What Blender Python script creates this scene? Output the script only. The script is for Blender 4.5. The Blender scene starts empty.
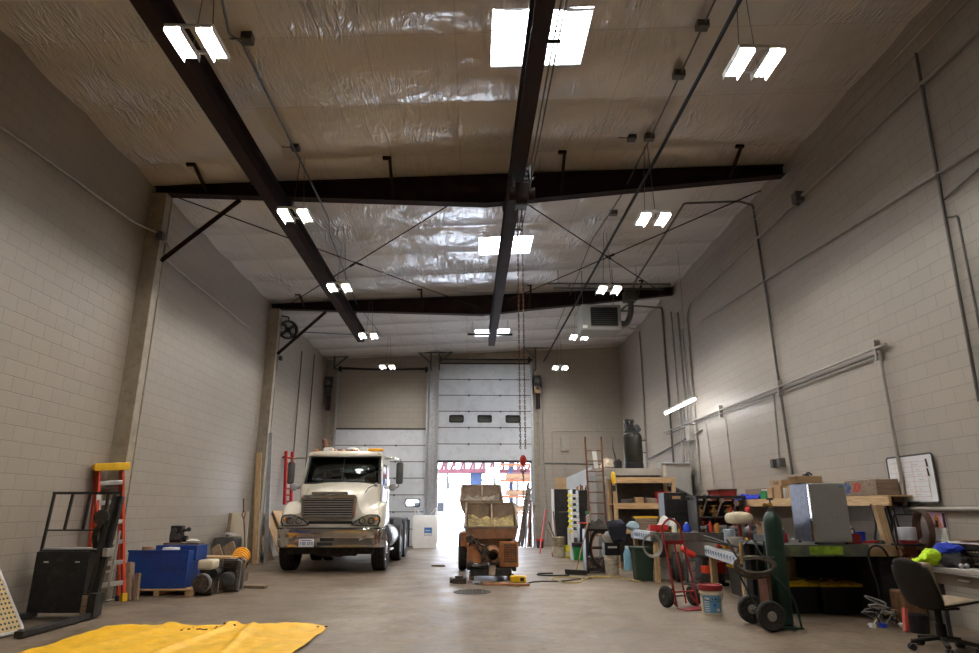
import bpy, bmesh, math, random
from mathutils import Vector, Matrix, Euler, noise
random.seed(7)
PI = math.pi
SC = bpy.context.scene
COL = SC.collection

# ------------------------------------------------------------------ materials
MATS = {}
def pm(name, col, rough=.55, metal=0., var=.12, scale=5., bump=0., bscale=60., dirt=None, damt=.35, coat=0., spec=.5):
    """procedural Principled material: base colour broken up by noise, optional dirt patches and bump"""
    if name in MATS: return MATS[name]
    m = bpy.data.materials.new(name); m.use_nodes = True
    nt = m.node_tree; N = nt.nodes; L = nt.links
    b = N['Principled BSDF']
    tc = N.new('ShaderNodeTexCoord')
    nz = N.new('ShaderNodeTexNoise'); nz.inputs['Scale'].default_value = scale; nz.inputs['Detail'].default_value = 6
    L.new(tc.outputs['Object'], nz.inputs['Vector'])
    cr = N.new('ShaderNodeValToRGB')
    cr.color_ramp.elements[0].position = .3; cr.color_ramp.elements[1].position = .7
    lo = [max(0, c*(1-var)) for c in col]; hi = [min(1, c*(1+var)) for c in col]
    cr.color_ramp.elements[0].color = (*lo, 1); cr.color_ramp.elements[1].color = (*hi, 1)
    L.new(nz.outputs['Fac'], cr.inputs['Fac'])
    out = cr.outputs['Color']
    if dirt:
        n2 = N.new('ShaderNodeTexNoise'); n2.inputs['Scale'].default_value = scale*1.7; n2.inputs['Detail'].default_value = 8
        n2.inputs['Roughness'].default_value = .65
        L.new(tc.outputs['Object'], n2.inputs['Vector'])
        r2 = N.new('ShaderNodeValToRGB'); r2.color_ramp.elements[0].position = .5; r2.color_ramp.elements[1].position = .62
        r2.color_ramp.elements[0].color = (0,0,0,1); r2.color_ramp.elements[1].color = (damt*2 if damt < .5 else 1,)*3 + (1,)
        L.new(n2.outputs['Fac'], r2.inputs['Fac'])
        mx = N.new('ShaderNodeMixRGB'); mx.inputs['Color2'].default_value = (*dirt, 1)
        L.new(r2.outputs['Color'], mx.inputs['Fac']); L.new(out, mx.inputs['Color1']); out = mx.outputs['Color']
    L.new(out, b.inputs['Base Color'])
    b.inputs['Roughness'].default_value = rough; b.inputs['Metallic'].default_value = metal
    b.inputs['Coat Weight'].default_value = coat; b.inputs['Specular IOR Level'].default_value = spec
    if bump:
        n3 = N.new('ShaderNodeTexNoise'); n3.inputs['Scale'].default_value = bscale; n3.inputs['Detail'].default_value = 4
        L.new(tc.outputs['Object'], n3.inputs['Vector'])
        bp = N.new('ShaderNodeBump'); bp.inputs['Strength'].default_value = bump; bp.inputs['Distance'].default_value = .02
        L.new(n3.outputs['Fac'], bp.inputs['Height']); L.new(bp.outputs['Normal'], b.inputs['Normal'])
    MATS[name] = m
    return m

def emit(name, col, strength):
    m = bpy.data.materials.new(name); m.use_nodes = True
    N = m.node_tree.nodes; N.clear()
    e = N.new('ShaderNodeEmission'); e.inputs['Color'].default_value = (*col, 1); e.inputs['Strength'].default_value = strength
    o = N.new('ShaderNodeOutputMaterial'); m.node_tree.links.new(e.outputs[0], o.inputs[0])
    return m

def glass(name, tint=(.6,.7,.68), rough=.03, mixf=.12):
    m = bpy.data.materials.new(name); m.use_nodes = True
    N = m.node_tree.nodes; L = m.node_tree.links; N.clear()
    t = N.new('ShaderNodeBsdfTransparent'); t.inputs['Color'].default_value = (*tint, 1)
    g = N.new('ShaderNodeBsdfGlossy'); g.inputs['Roughness'].default_value = rough
    f = N.new('ShaderNodeFresnel'); f.inputs['IOR'].default_value = 1.5
    a = N.new('ShaderNodeMath'); a.operation = 'ADD'; a.inputs[1].default_value = mixf; a.use_clamp = True
    mx = N.new('ShaderNodeMixShader'); o = N.new('ShaderNodeOutputMaterial')
    L.new(f.outputs[0], a.inputs[0]); L.new(a.outputs[0], mx.inputs[0]); L.new(t.outputs[0], mx.inputs[1]); L.new(g.outputs[0], mx.inputs[2])
    L.new(mx.outputs[0], o.inputs[0])
    return m

def wood(name, col, dark, axis='X', rough=.7, scale=3.):
    """sawn timber with grain running along one object axis"""
    if name in MATS: return MATS[name]
    m = bpy.data.materials.new(name); m.use_nodes = True
    N = m.node_tree.nodes; L = m.node_tree.links; b = N['Principled BSDF']
    tc = N.new('ShaderNodeTexCoord'); mp = N.new('ShaderNodeMapping')
    s = [14*scale]*3; s['XYZ'.index(axis)] = 1.2*scale
    mp.inputs['Scale'].default_value = s
    nz = N.new('ShaderNodeTexNoise'); nz.inputs['Scale'].default_value = 1.; nz.inputs['Detail'].default_value = 6; nz.inputs['Distortion'].default_value = .6
    L.new(tc.outputs['Object'], mp.inputs['Vector']); L.new(mp.outputs['Vector'], nz.inputs['Vector'])
    cr = N.new('ShaderNodeValToRGB'); cr.color_ramp.elements[0].position = .32; cr.color_ramp.elements[1].position = .68
    cr.color_ramp.elements[0].color = (*dark, 1); cr.color_ramp.elements[1].color = (*col, 1)
    L.new(nz.outputs['Fac'], cr.inputs['Fac']); L.new(cr.outputs['Color'], b.inputs['Base Color'])
    b.inputs['Roughness'].default_value = rough
    MATS[name] = m
    return m

# ------------------------------------------------------------------ mesh builder
class MB:
    def __init__(s): s.bm = bmesh.new(); s.mi = 0
    def slot(s, i): s.mi = i; return s
    def _f(s, vs):
        try:
            f = s.bm.faces.new(vs); f.material_index = s.mi; return f
        except ValueError: return None
    def box(s, x0, x1, y0, y1, z0, z1, mat=None):
        P = [(x,y,z) for z in (z0,z1) for y in (y0,y1) for x in (x0,x1)]
        if mat is not None: P = [mat @ Vector(p) for p in P]
        v = [s.bm.verts.new(p) for p in P]
        for q in ((0,2,3,1),(4,5,7,6),(0,1,5,4),(2,6,7,3),(0,4,6,2),(1,3,7,5)): s._f([v[i] for i in q])
        return s
    def obox(s, c, size, rot=(0,0,0)):
        mt = Matrix.Translation(c) @ Euler(rot).to_matrix().to_4x4()
        a, b, d = [q/2 for q in size]
        return s.box(-a,a,-b,b,-d,d,mt)
    def bar(s, p0, p1, w, h, up=(0,0,1)):
        """box from p0 to p1; w across, h along the up hint"""
        p0, p1 = Vector(p0), Vector(p1); d = (p1-p0); l = d.length; d.normalize()
        u = Vector(up); sd = d.cross(u)
        if sd.length < 1e-4: sd = d.cross(Vector((1,0,0)))
        sd.normalize(); u = sd.cross(d).normalized()
        mt = Matrix(((d.x,sd.x,u.x,p0.x),(d.y,sd.y,u.y,p0.y),(d.z,sd.z,u.z,p0.z),(0,0,0,1)))
        return s.box(0,l,-w/2,w/2,-h/2,h/2,mt)
    def ring(s, pts): return [s.bm.verts.new(p) for p in pts]
    def skin(s, rings, closed=True, caps=True):
        R = [s.ring(r) for r in rings]
        n = len(R[0])
        for a, b in zip(R, R[1:]):
            for i in range(n if closed else n-1):
                j = (i+1) % n
                s._f([a[i],a[j],b[j],b[i]])
        if caps and closed:
            s._f(R[0][::-1]); s._f(R[-1])
        return s
    def cyl(s, p0, p1, r, r2=None, n=16, caps=True):
        p0, p1 = Vector(p0), Vector(p1); r2 = r if r2 is None else r2
        d = (p1-p0).normalized()
        a = d.orthogonal().normalized(); b = d.cross(a)
        rg = []
        for p, q in ((p0,r),(p1,r2)):
            rg.append([p + (a*math.cos(2*PI*i/n) + b*math.sin(2*PI*i/n))*q for i in range(n)])
        return s.skin(rg, True, caps)
    def tube(s, pts, r, n=8, closed=False):
        P = [Vector(p) for p in pts]
        m = len(P); rings = []; prev = None
        for i in range(m):
            if closed: t = P[(i+1) % m]-P[i-1]
            else: t = P[min(i+1,m-1)]-P[max(i-1,0)]
            t.normalize()
            if prev is None: a = t.orthogonal().normalized()
            else:
                a = prev - t*prev.dot(t)
                if a.length < 1e-5: a = t.orthogonal()
                a.normalize()
            prev = a; b = t.cross(a)
            rings.append([P[i] + (a*math.cos(2*PI*k/n)+b*math.sin(2*PI*k/n))*r for k in range(n)])
        if closed: rings.append(rings[0]); return s.skin(rings, True, False)
        return s.skin(rings, True, True)
    def lathe(s, prof, c=(0,0,0), d=(0,0,1), n=24, caps=True):
        c, d = Vector(c), Vector(d).normalized()
        a = d.orthogonal().normalized(); b = d.cross(a)
        rg = [[c + d*z + (a*math.cos(2*PI*i/n)+b*math.sin(2*PI*i/n))*max(r,1e-4) for i in range(n)] for r, z in prof]
        return s.skin(rg, True, caps)
    def prism(s, pts, axis, a, b):
        k = 'xyz'.index(axis)
        def P(p, t):
            q = list(p); q.insert(k, t); return q
        return s.skin([[P(p,a) for p in pts],[P(p,b) for p in pts]])
    def sph(s, c, rx, ry=None, rz=None, n=16, m=10):
        ry = rx if ry is None else ry; rz = rx if rz is None else rz
        rg = []
        for j in range(m+1):
            t = PI*j/m; q = max(math.sin(t),1e-3)
            rg.append([(c[0]+rx*q*math.cos(2*PI*i/n), c[1]+ry*q*math.sin(2*PI*i/n), c[2]-rz*math.cos(t)) for i in range(n)])
        return s.skin(rg)
    def grid(s, nx, ny, fn):
        V = [[s.bm.verts.new(fn(i/nx, j/ny)) for i in range(nx+1)] for j in range(ny+1)]
        for j in range(ny):
            for i in range(nx): s._f([V[j][i],V[j][i+1],V[j+1][i+1],V[j+1][i]])
        return s
    def jitter(s, amt, sc=4.):
        for v in s.bm.verts:
            v.co += Vector(noise.noise_vector(v.co*sc))*amt
        return s
    def build(s, name, mats, parent=None, loc=None, rot=None, bev=0., smooth=True, solid=0., subd=0, ang=35, seg=2):
        bmesh.ops.recalc_face_normals(s.bm, faces=s.bm.faces)
        me = bpy.data.meshes.new(name); s.bm.to_mesh(me); s.bm.free()
        for m in (mats if isinstance(mats, (list, tuple)) else [mats]): me.materials.append(m)
        o = bpy.data.objects.new(name, me); COL.objects.link(o)
        if parent is not None: o.parent = parent
        if loc is not None: o.location = loc
        if rot is not None: o.rotation_euler = rot
        if smooth:
            me.polygons.foreach_set('use_smooth', [True]*len(me.polygons))
            me.set_sharp_from_angle(angle=math.radians(ang))
        if solid:
            q = o.modifiers.new('solid','SOLIDIFY'); q.thickness = solid; q.offset = 0
        if bev:
            q = o.modifiers.new('bevel','BEVEL'); q.width = bev; q.segments = seg; q.limit_method = 'ANGLE'; q.angle_limit = math.radians(40)
        if subd:
            q = o.modifiers.new('sub','SUBSURF'); q.levels = subd; q.render_levels = subd
        return o

def tag(o, label, cat, group=None, kind=None):
    o['label'] = label; o['category'] = cat
    if group: o['group'] = group
    if kind: o['kind'] = kind
    return o
def thing(name, label, cat, loc=(0,0,0), rotz=0., group=None):
    o = bpy.data.objects.new(name, None); COL.objects.link(o)
    o.empty_display_size = .1
    o.location = loc; o.rotation_euler = (0,0,rotz)
    return tag(o, label, cat, group)
def struct(o, label):
    o['kind'] = 'structure'; o['label'] = label
    return o
def dup(root, loc=None, rotz=None, label=None, scale=None):
    """copy of a thing with copies of its parts and sub-parts (mesh data shared)"""
    r = root.copy(); COL.objects.link(r)
    if loc is not None: r.location = loc
    if rotz is not None: r.rotation_euler = (0,0,rotz)
    if scale is not None: r.scale = scale
    if label: r['label'] = label
    for ch in list(root.children):
        c = ch.copy(); COL.objects.link(c); c.parent = r
        for g in list(ch.children):
            d = g.copy(); COL.objects.link(d); d.parent = c
    return r
def sag(p0, p1, drop, n=12):
    p0, p1 = Vector(p0), Vector(p1)
    return [p0.lerp(p1, i/n) - Vector((0,0,drop*4*(i/n)*(1-i/n))) for i in range(n+1)]
def arc(c, r, a0, a1, n, u=(1,0,0), v=(0,1,0)):
    c, u, v = Vector(c), Vector(u), Vector(v)
    return [c + u*r*math.cos(a0+(a1-a0)*i/n) + v*r*math.sin(a0+(a1-a0)*i/n) for i in range(n+1)]
def bend(pts, r=.08, n=5):
    """rounds the corners of a polyline"""
    P = [Vector(p) for p in pts]; out = [P[0]]
    for a, b, c in zip(P, P[1:], P[2:]):
        d0 = (a-b); d1 = (c-b); q = min(r, d0.length*.45, d1.length*.45)
        s0 = b + d0.normalized()*q; s1 = b + d1.normalized()*q
        for i in range(n+1):
            t = i/n; out.append((1-t)*(1-t)*s0 + 2*t*(1-t)*b + t*t*s1)
    return out + [P[-1]]

# ------------------------------------------------------------------ shared materials
STEEL_BROWN = pm('red_oxide_steel', (.022,.010,.008), .7, 0, .35, 3, .1, 30, spec=.2)
GALV   = pm('galvanised_steel', (.42,.43,.45), .42, .8, .15, 12)
CONDUIT= pm('conduit_steel', (.36,.34,.31), .45, .55, .12, 8)
CONDUIT_DK = pm('dark_conduit_steel', (.13,.12,.11), .5, .5, .15, 8)
PAINTED_PIPE = pm('wall_coloured_pipe', (.34,.31,.27), .5, .1, .1, 6)
BLACK_IRON = pm('black_iron', (.018,.017,.017), .5, .4, .3, 10)
TAN_STEEL = pm('tan_painted_steel', (.33,.29,.23), .55, 0, .1, 4, dirt=(.15,.12,.09), damt=.15)
WHITE_STEEL = pm('white_painted_steel', (.72,.72,.71), .4, 0, .05, 5)
DOOR_WHITE = pm('white_door_steel', (.60,.635,.69), .45, 0, .05, 2, dirt=(.35,.34,.33), damt=.12)
RUBBER = pm('black_rubber', (.020,.019,.018), .85, 0, .3, 14, .25, 60, dirt=(.08,.07,.06), damt=.2)
BLACK  = pm('black_plastic', (.014,.014,.015), .45, 0, .2, 8)
BLACKP = pm('black_paint', (.016,.016,.017), .38, .1, .3, 6, dirt=(.06,.05,.045), damt=.2)
CHROME = pm('chrome', (.62,.60,.57), .16, 1., .12, 6)
ALU    = pm('aluminium', (.60,.60,.60), .35, .9, .1, 10)
CREAM  = pm('cream_truck_paint', (.70,.66,.56), .28, 0, .04, 2, coat=.5)
RED    = pm('red_paint', (.25,.013,.017), .4, 0, .2, 8, dirt=(.12,.03,.03), damt=.25)
RED_B  = pm('bright_red_plastic', (.55,.03,.02), .4, 0, .12, 8)
ORANGE = pm('orange_fibreglass', (.60,.055,.018), .45, 0, .1, 8)
BLUE   = pm('blue_paint', (.012,.055,.26), .38, 0, .15, 5, dirt=(.03,.03,.05), damt=.22)
BLUE_B = pm('bright_blue_plastic', (.01,.05,.55), .5, 0, .15, 8)
YELLOW = pm('yellow_plastic', (.78,.46,.012), .45, 0, .1, 8)
GREENC = pm('dark_green_paint', (.008,.032,.021), .38, .1, .25, 5, dirt=(.05,.06,.045), damt=.18)
GREEN_B= pm('green_plastic', (.01,.20,.06), .5, 0, .15, 8)
WOODL  = wood('light_timber', (.62,.42,.22), (.42,.26,.12), 'X')
WOODLY = wood('light_timber_lengthways', (.62,.44,.25), (.42,.27,.13), 'Y')
WOODLZ = wood('light_timber_upright', (.62,.44,.25), (.42,.27,.13), 'Z')
WOODD  = wood('weathered_timber', (.30,.22,.15), (.13,.09,.06), 'X')
WOODDZ = wood('weathered_timber_upright', (.32,.23,.15), (.14,.09,.06), 'Z')
PLY    = pm('plywood', (.50,.33,.18), .7, 0, .15, 3, dirt=(.30,.18,.10), damt=.2)
CARD   = pm('cardboard', (.40,.25,.13), .8, 0, .1, 6)
WHITEP = pm('white_plastic', (.72,.71,.67), .45, 0, .06, 6)
CREAMP = pm('cream_plastic', (.66,.58,.42), .45, 0, .1, 6)
GREYP  = pm('grey_painted_metal', (.30,.30,.30), .45, .2, .1, 6)
GREYD  = pm('dark_grey_metal', (.09,.09,.09), .5, .4, .2, 8)
RUSTOR = pm('rusty_orange_paint', (.40,.155,.055), .65, .05, .3, 6, .3, 40, dirt=(.20,.135,.085), damt=.45)
HOPPER = pm('cement_stained_steel', (.23,.175,.125), .75, .1, .3, 5, .4, 30, dirt=(.34,.20,.11), damt=.22)
CEMENT = pm('dry_cement_crust', (.30,.235,.12), .95, 0, .35, 7, .8, 25, dirt=(.50,.37,.09), damt=.4)
CEMENT_GREY = pm('grey_cement_crust', (.27,.23,.18), .95, 0, .3, 8, .8, 25, dirt=(.38,.32,.24), damt=.3)
RUST   = pm('rust', (.16,.06,.03), .8, .2, .35, 8, .3, 40)
CLEAR  = glass('clear_glass', (.88,.92,.92), .02, .02)
TINT   = glass('dark_windscreen_glass', (.42,.50,.48), .02, .05)
GRIME  = pm('grimy_mixed_metal', (.07,.06,.055), .5, .5, .6, 12, .4, 30, dirt=(.22,.16,.10), damt=.4)
# ================================================================== SETTING
XL, XR, YB, YF = -6.0, 5.95, 25.6, -4.0
def zc(x): return 7.25 + (x-XL)*(7.86-7.25)/(XR-XL)

def block_mat(name, ax):
    """painted concrete block, 406 x 203 mm courses in running bond"""
    m = bpy.data.materials.new(name); m.use_nodes = True
    N = m.node_tree.nodes; L = m.node_tree.links; b = N['Principled BSDF']
    tc = N.new('ShaderNodeTexCoord'); sp = N.new('ShaderNodeSeparateXYZ'); cb = N.new('ShaderNodeCombineXYZ')
    L.new(tc.outputs['Object'], sp.inputs[0]); L.new(sp.outputs[ax], cb.inputs['X']); L.new(sp.outputs['Z'], cb.inputs['Y'])
    br = N.new('ShaderNodeTexBrick'); br.offset = .5
    br.inputs['Scale'].default_value = 1.; br.inputs['Brick Width'].default_value = .4064; br.inputs['Row Height'].default_value = .2032
    br.inputs['Mortar Size'].default_value = .006; br.inputs['Mortar Smooth'].default_value = .6; br.inputs['Bias'].default_value = 0
    br.inputs['Color1'].default_value = (.358,.319,.274,1); br.inputs['Color2'].default_value = (.345,.306,.262,1)
    br.inputs['Mortar'].default_value = (.24,.217,.19,1)
    L.new(cb.outputs[0], br.inputs['Vector'])
    nz = N.new('ShaderNodeTexNoise'); nz.inputs['Scale'].default_value = .5; nz.inputs['Detail'].default_value = 5
    L.new(tc.outputs['Object'], nz.inputs['Vector'])
    cr = N.new('ShaderNodeValToRGB'); cr.color_ramp.elements[0].color = (.86,.86,.86,1); cr.color_ramp.elements[1].color = (1.06,1.05,1.03,1)
    L.new(nz.outputs['Fac'], cr.inputs['Fac'])
    mx = N.new('ShaderNodeMixRGB'); mx.blend_type = 'MULTIPLY'; mx.inputs['Fac'].default_value = 1
    L.new(br.outputs['Color'], mx.inputs['Color1']); L.new(cr.outputs['Color'], mx.inputs['Color2']); L.new(mx.outputs['Color'], b.inputs['Base Color'])
    b.inputs['Roughness'].default_value = .42
    n2 = N.new('ShaderNodeTexNoise'); n2.inputs['Scale'].default_value = 45; n2.inputs['Detail'].default_value = 4
    L.new(tc.outputs['Object'], n2.inputs['Vector'])
    ml = N.new('ShaderNodeMath'); ml.operation = 'MULTIPLY'; ml.inputs[1].default_value = -1.2
    L.new(br.outputs['Fac'], ml.inputs[0])
    ad = N.new('ShaderNodeMath'); ad.operation = 'ADD'; L.new(ml.outputs[0], ad.inputs[0])
    m3 = N.new('ShaderNodeMath'); m3.operation = 'MULTIPLY'; m3.inputs[1].default_value = .8
    L.new(n2.outputs['Fac'], m3.inputs[0]); L.new(m3.outputs[0], ad.inputs[1])
    bp = N.new('ShaderNodeBump'); bp.inputs['Strength'].default_value = .45; bp.inputs['Distance'].default_value = .008
    L.new(ad.outputs[0], bp.inputs['Height']); L.new(bp.outputs['Normal'], b.inputs['Normal'])
    return m
BLK_Y = block_mat('painted_block_side', 'Y'); BLK_X = block_mat('painted_block_end', 'X')

def floor_mat():
    m = bpy.data.materials.new('worn_concrete'); m.use_nodes = True
    N = m.node_tree.nodes; L = m.node_tree.links; b = N['Principled BSDF']
    tc = N.new('ShaderNodeTexCoord')
    def nz(sc, det=8, rg=.6, dist=0, stretch=None):
        n = N.new('ShaderNodeTexNoise'); n.inputs['Scale'].default_value = sc; n.inputs['Detail'].default_value = det
        n.inputs['Roughness'].default_value = rg; n.inputs['Distortion'].default_value = dist
        if stretch:
            mp = N.new('ShaderNodeMapping'); mp.inputs['Scale'].default_value = stretch
            L.new(tc.outputs['Object'], mp.inputs['Vector']); L.new(mp.outputs['Vector'], n.inputs['Vector'])
        else: L.new(tc.outputs['Object'], n.inputs['Vector'])
        return n
    def ramp(n, p0, c0, p1, c1):
        r = N.new('ShaderNodeValToRGB'); r.color_ramp.elements[0].position = p0; r.color_ramp.elements[1].position = p1
        r.color_ramp.elements[0].color = (*c0,1); r.color_ramp.elements[1].color = (*c1,1)
        L.new(n.outputs['Fac'], r.inputs['Fac']); return r
    def mix(a, bcol, fac, mode='MIX'):
        x = N.new('ShaderNodeMixRGB'); x.blend_type = mode
        L.new(a, x.inputs['Color1']); L.new(bcol, x.inputs['Color2'])
        if isinstance(fac, float): x.inputs['Fac'].default_value = fac
        else: L.new(fac, x.inputs['Fac'])
        return x.outputs['Color']
    base = ramp(nz(.45), .3, (.160,.122,.088), .7, (.245,.194,.147))
    fine = ramp(nz(3.2, 10, .7, .4, (1,1,1)), .33, (.58,.55,.52), .67, (1.2,1.18,1.15))
    c = mix(base.outputs['Color'], fine.outputs['Color'], 1., 'MULTIPLY')
    st = ramp(nz(1.5, 9, .66, .5), .50, (1.05,1.05,1.05), .68, (.62,.57,.52))
    c = mix(c, st.outputs['Color'], 1., 'MULTIPLY')
    sp = ramp(nz(9, 6, .6), .59, (1,1,1), .68, (.42,.36,.31))
    c = mix(c, sp.outputs['Color'], .8, 'MULTIPLY')
    lt = ramp(nz(.8, 7, .6, .5), .58, (0,0,0), .75, (.5,.5,.5))
    pale = N.new('ShaderNodeRGB'); pale.outputs[0].default_value = (.28,.24,.20,1)
    c = mix(c, pale.outputs[0], lt.outputs['Color'])
    L.new(c, b.inputs['Base Color'])
    rr = ramp(nz(1.6, 6), .3, (.34,)*3, .7, (.58,)*3); L.new(rr.outputs['Color'], b.inputs['Roughness'])
    bp = N.new('ShaderNodeBump'); bp.inputs['Strength'].default_value = .25; bp.inputs['Distance'].default_value = .01
    L.new(nz(14, 8, .7).outputs['Fac'], bp.inputs['Height']); L.new(bp.outputs['Normal'], b.inputs['Normal'])
    return m

def ceil_mat():
    """glossy white vinyl insulation facing, creased"""
    m = bpy.data.materials.new('vinyl_insulation_facing'); m.use_nodes = True
    N = m.node_tree.nodes; L = m.node_tree.links; b = N['Principled BSDF']
    tc = N.new('ShaderNodeTexCoord')
    n0 = N.new('ShaderNodeTexNoise'); n0.inputs['Scale'].default_value = .35; n0.inputs['Detail'].default_value = 4
    L.new(tc.outputs['Object'], n0.inputs['Vector'])
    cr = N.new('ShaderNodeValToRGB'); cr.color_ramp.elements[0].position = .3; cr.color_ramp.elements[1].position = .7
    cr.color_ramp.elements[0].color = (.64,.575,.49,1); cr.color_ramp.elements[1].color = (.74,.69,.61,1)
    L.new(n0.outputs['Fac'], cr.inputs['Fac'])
    # base colour by bay: tan in the nearest bay, whiter beyond the first roof beam
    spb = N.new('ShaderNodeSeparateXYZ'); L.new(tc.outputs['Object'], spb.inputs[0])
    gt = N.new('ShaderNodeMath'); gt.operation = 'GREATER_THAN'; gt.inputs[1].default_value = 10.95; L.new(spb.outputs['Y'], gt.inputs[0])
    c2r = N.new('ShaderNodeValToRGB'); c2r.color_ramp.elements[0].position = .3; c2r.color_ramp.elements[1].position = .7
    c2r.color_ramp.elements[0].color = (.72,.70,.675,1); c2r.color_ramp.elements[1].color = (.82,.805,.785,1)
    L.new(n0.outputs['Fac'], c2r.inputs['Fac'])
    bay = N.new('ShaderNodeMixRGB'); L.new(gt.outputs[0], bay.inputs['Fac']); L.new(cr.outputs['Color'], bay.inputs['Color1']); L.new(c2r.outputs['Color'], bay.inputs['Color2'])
    # tape seams, every 1.22 m across the hall
    sp = N.new('ShaderNodeSeparateXYZ'); L.new(tc.outputs['Object'], sp.inputs[0])
    def seam(out, period, w, off):
        a = N.new('ShaderNodeMath'); a.operation = 'ADD'; a.inputs[1].default_value = 100*period+off; L.new(out, a.inputs[0])
        q = N.new('ShaderNodeMath'); q.operation = 'MODULO'; q.inputs[1].default_value = period; L.new(a.outputs[0], q.inputs[0])
        t = N.new('ShaderNodeMath'); t.operation = 'LESS_THAN'; t.inputs[1].default_value = w; L.new(q.outputs[0], t.inputs[0])
        return t.outputs[0]
    s1 = seam(sp.outputs['X'], 1.22, .022, .3); s2 = seam(sp.outputs['Y'], 1.525, .02, .44)
    mxm = N.new('ShaderNodeMath'); mxm.operation = 'MAXIMUM'; L.new(s1, mxm.inputs[0]); L.new(s2, mxm.inputs[1])
    mul = N.new('ShaderNodeMath'); mul.operation = 'MULTIPLY'; mul.inputs[1].default_value = .25; L.new(mxm.outputs[0], mul.inputs[0])
    mx = N.new('ShaderNodeMixRGB'); mx.inputs['Color2'].default_value = (.30,.25,.19,1)
    L.new(mul.outputs[0], mx.inputs['Fac']); L.new(bay.outputs['Color'], mx.inputs['Color1']); L.new(mx.outputs['Color'], b.inputs['Base Color'])
    b.inputs['Roughness'].default_value = .16; b.inputs['Specular IOR Level'].default_value = 1.0; b.inputs['Metallic'].default_value = .12
    # creases: warped directional noise, strong in patches
    def crease(rot, sc, dist):
        mp = N.new('ShaderNodeMapping'); mp.inputs['Rotation'].default_value = (0,0,rot); mp.inputs['Scale'].default_value = sc
        L.new(tc.outputs['Object'], mp.inputs['Vector'])
        n = N.new('ShaderNodeTexNoise'); n.inputs['Scale'].default_value = 1.; n.inputs['Detail'].default_value = 3; n.inputs['Distortion'].default_value = dist
        L.new(mp.outputs['Vector'], n.inputs['Vector']); return n.outputs['Fac']
    c1 = crease(.6, (7,1.3,1), 1.6); c2 = crease(-.7, (6,1.2,1), 1.8); c3 = crease(0, (1.6,1.6,1), .6)
    msk = N.new('ShaderNodeTexNoise'); msk.inputs['Scale'].default_value = .9; L.new(tc.outputs['Object'], msk.inputs['Vector'])
    mr = N.new('ShaderNodeValToRGB'); mr.color_ramp.elements[0].position = .48; mr.color_ramp.elements[1].position = .66
    L.new(msk.outputs['Fac'], mr.inputs['Fac'])
    def mth(op, a, bb):
        q = N.new('ShaderNodeMath'); q.operation = op
        for i, z in enumerate((a, bb)):
            if isinstance(z, float): q.inputs[i].default_value = z
            else: L.new(z, q.inputs[i])
        return q.outputs[0]
    def ridge(c): return mth('ABSOLUTE', mth('SUBTRACT', c, .5), 0.)
    h = mth('ADD', mth('MULTIPLY', mth('MULTIPLY', ridge(c1), 2.4), mr.outputs['Color']), mth('MULTIPLY', mth('MULTIPLY', ridge(c2), .35), mth('SUBTRACT', 1., mr.outputs['Color'])))
    h = mth('ADD', h, mth('MULTIPLY', c3, .8))
    bp = N.new('ShaderNodeBump'); bp.inputs['Strength'].default_value = .8; bp.inputs['Distance'].default_value = .06
    L.new(h, bp.inputs['Height']); L.new(bp.outputs['Normal'], b.inputs['Normal'])
    return m

fl = MB(); fl.box(XL-.2, XR+.2, YF, YB, -.2, 0)
struct(fl.build('floor', floor_mat(), smooth=False), 'tan grey worn concrete shop floor with stains')
w = MB(); w.box(XL-.2, XL, YF-.2, YB+.3, -.2, 8.4)
struct(w.build('wall_left', BLK_Y, smooth=False), 'painted concrete block wall on the side of the orange stepladder')
w = MB(); w.box(XR, XR+.2, YF-.2, YB+.3, -.2, 8.4)
struct(w.build('wall_right', BLK_Y, smooth=False), 'painted concrete block wall behind the workbenches and whiteboard')
w = MB(); w.box(XL-.2, XR+.2, YF-.2, YF, -.2, 8.4)
struct(w.build('wall_front', BLK_X, smooth=False), 'block wall behind the viewer')
# end wall with two openings
w = MB()
for x0, x1, z0, z1 in ((XL,-5.42,-.2,8.4),(-1.88,-1.42,-.2,8.4),(2.22,XR,-.2,8.4),(-5.42,-1.88,4.36,8.4),(-1.42,2.22,4.3,8.4)):
    w.box(x0, x1, YB, YB+.25, z0, z1)
struct(w.build('wall_back', BLK_X, smooth=False), 'far block end wall with two overhead door openings')

SKY = [(.2,1.5,6.72,7.86),(.08,1.36,13.88,15.02),(.0,1.25,21.95,23.0)]
# ceiling: sagging facing between purlins 1.525 m apart, holes at the skylights
cm = MB(); nx, ny = 150, 380
def cpt(x, y):
    t = ((y+.44) % 1.525)/1.525
    s = math.sin(PI*t)
    u = ((x+.3) % 1.22)/1.22
    a = .07*s**.7*(.75+.5*noise.noise(Vector((x*.6,y*.6,0)))) + .02*math.sin(PI*u)**.6*s
    wv = .014*noise.noise(Vector((x*3.1,y*2.3,1.))) + .004*noise.noise(Vector((x*8,y*6,4.)))
    return (x, y, zc(x)-a*.9-wv*s-.01)
xs = sorted(set([XL+(XR-XL)*i/nx for i in range(nx+1)] + [q for s in SKY for q in s[:2]]))
ys = sorted(set([YF+(YB-YF)*j/ny for j in range(ny+1)] + [q for s in SKY for q in s[2:]]))
V = [[cm.bm.verts.new(cpt(x,y)) for x in xs] for y in ys]
for j in range(len(ys)-1):
    for i in range(len(xs)-1):
        mxx, myy = (xs[i]+xs[i+1])/2, (ys[j]+ys[j+1])/2
        if any(a < mxx < b and c < myy < d for a,b,c,d in SKY): continue
        cm._f([V[j][i],V[j+1][i],V[j+1][i+1],V[j][i+1]])
struct(cm.build('ceiling', ceil_mat(), ang=180), 'sloped ceiling of shiny white vinyl insulation facing between purlins')
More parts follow.
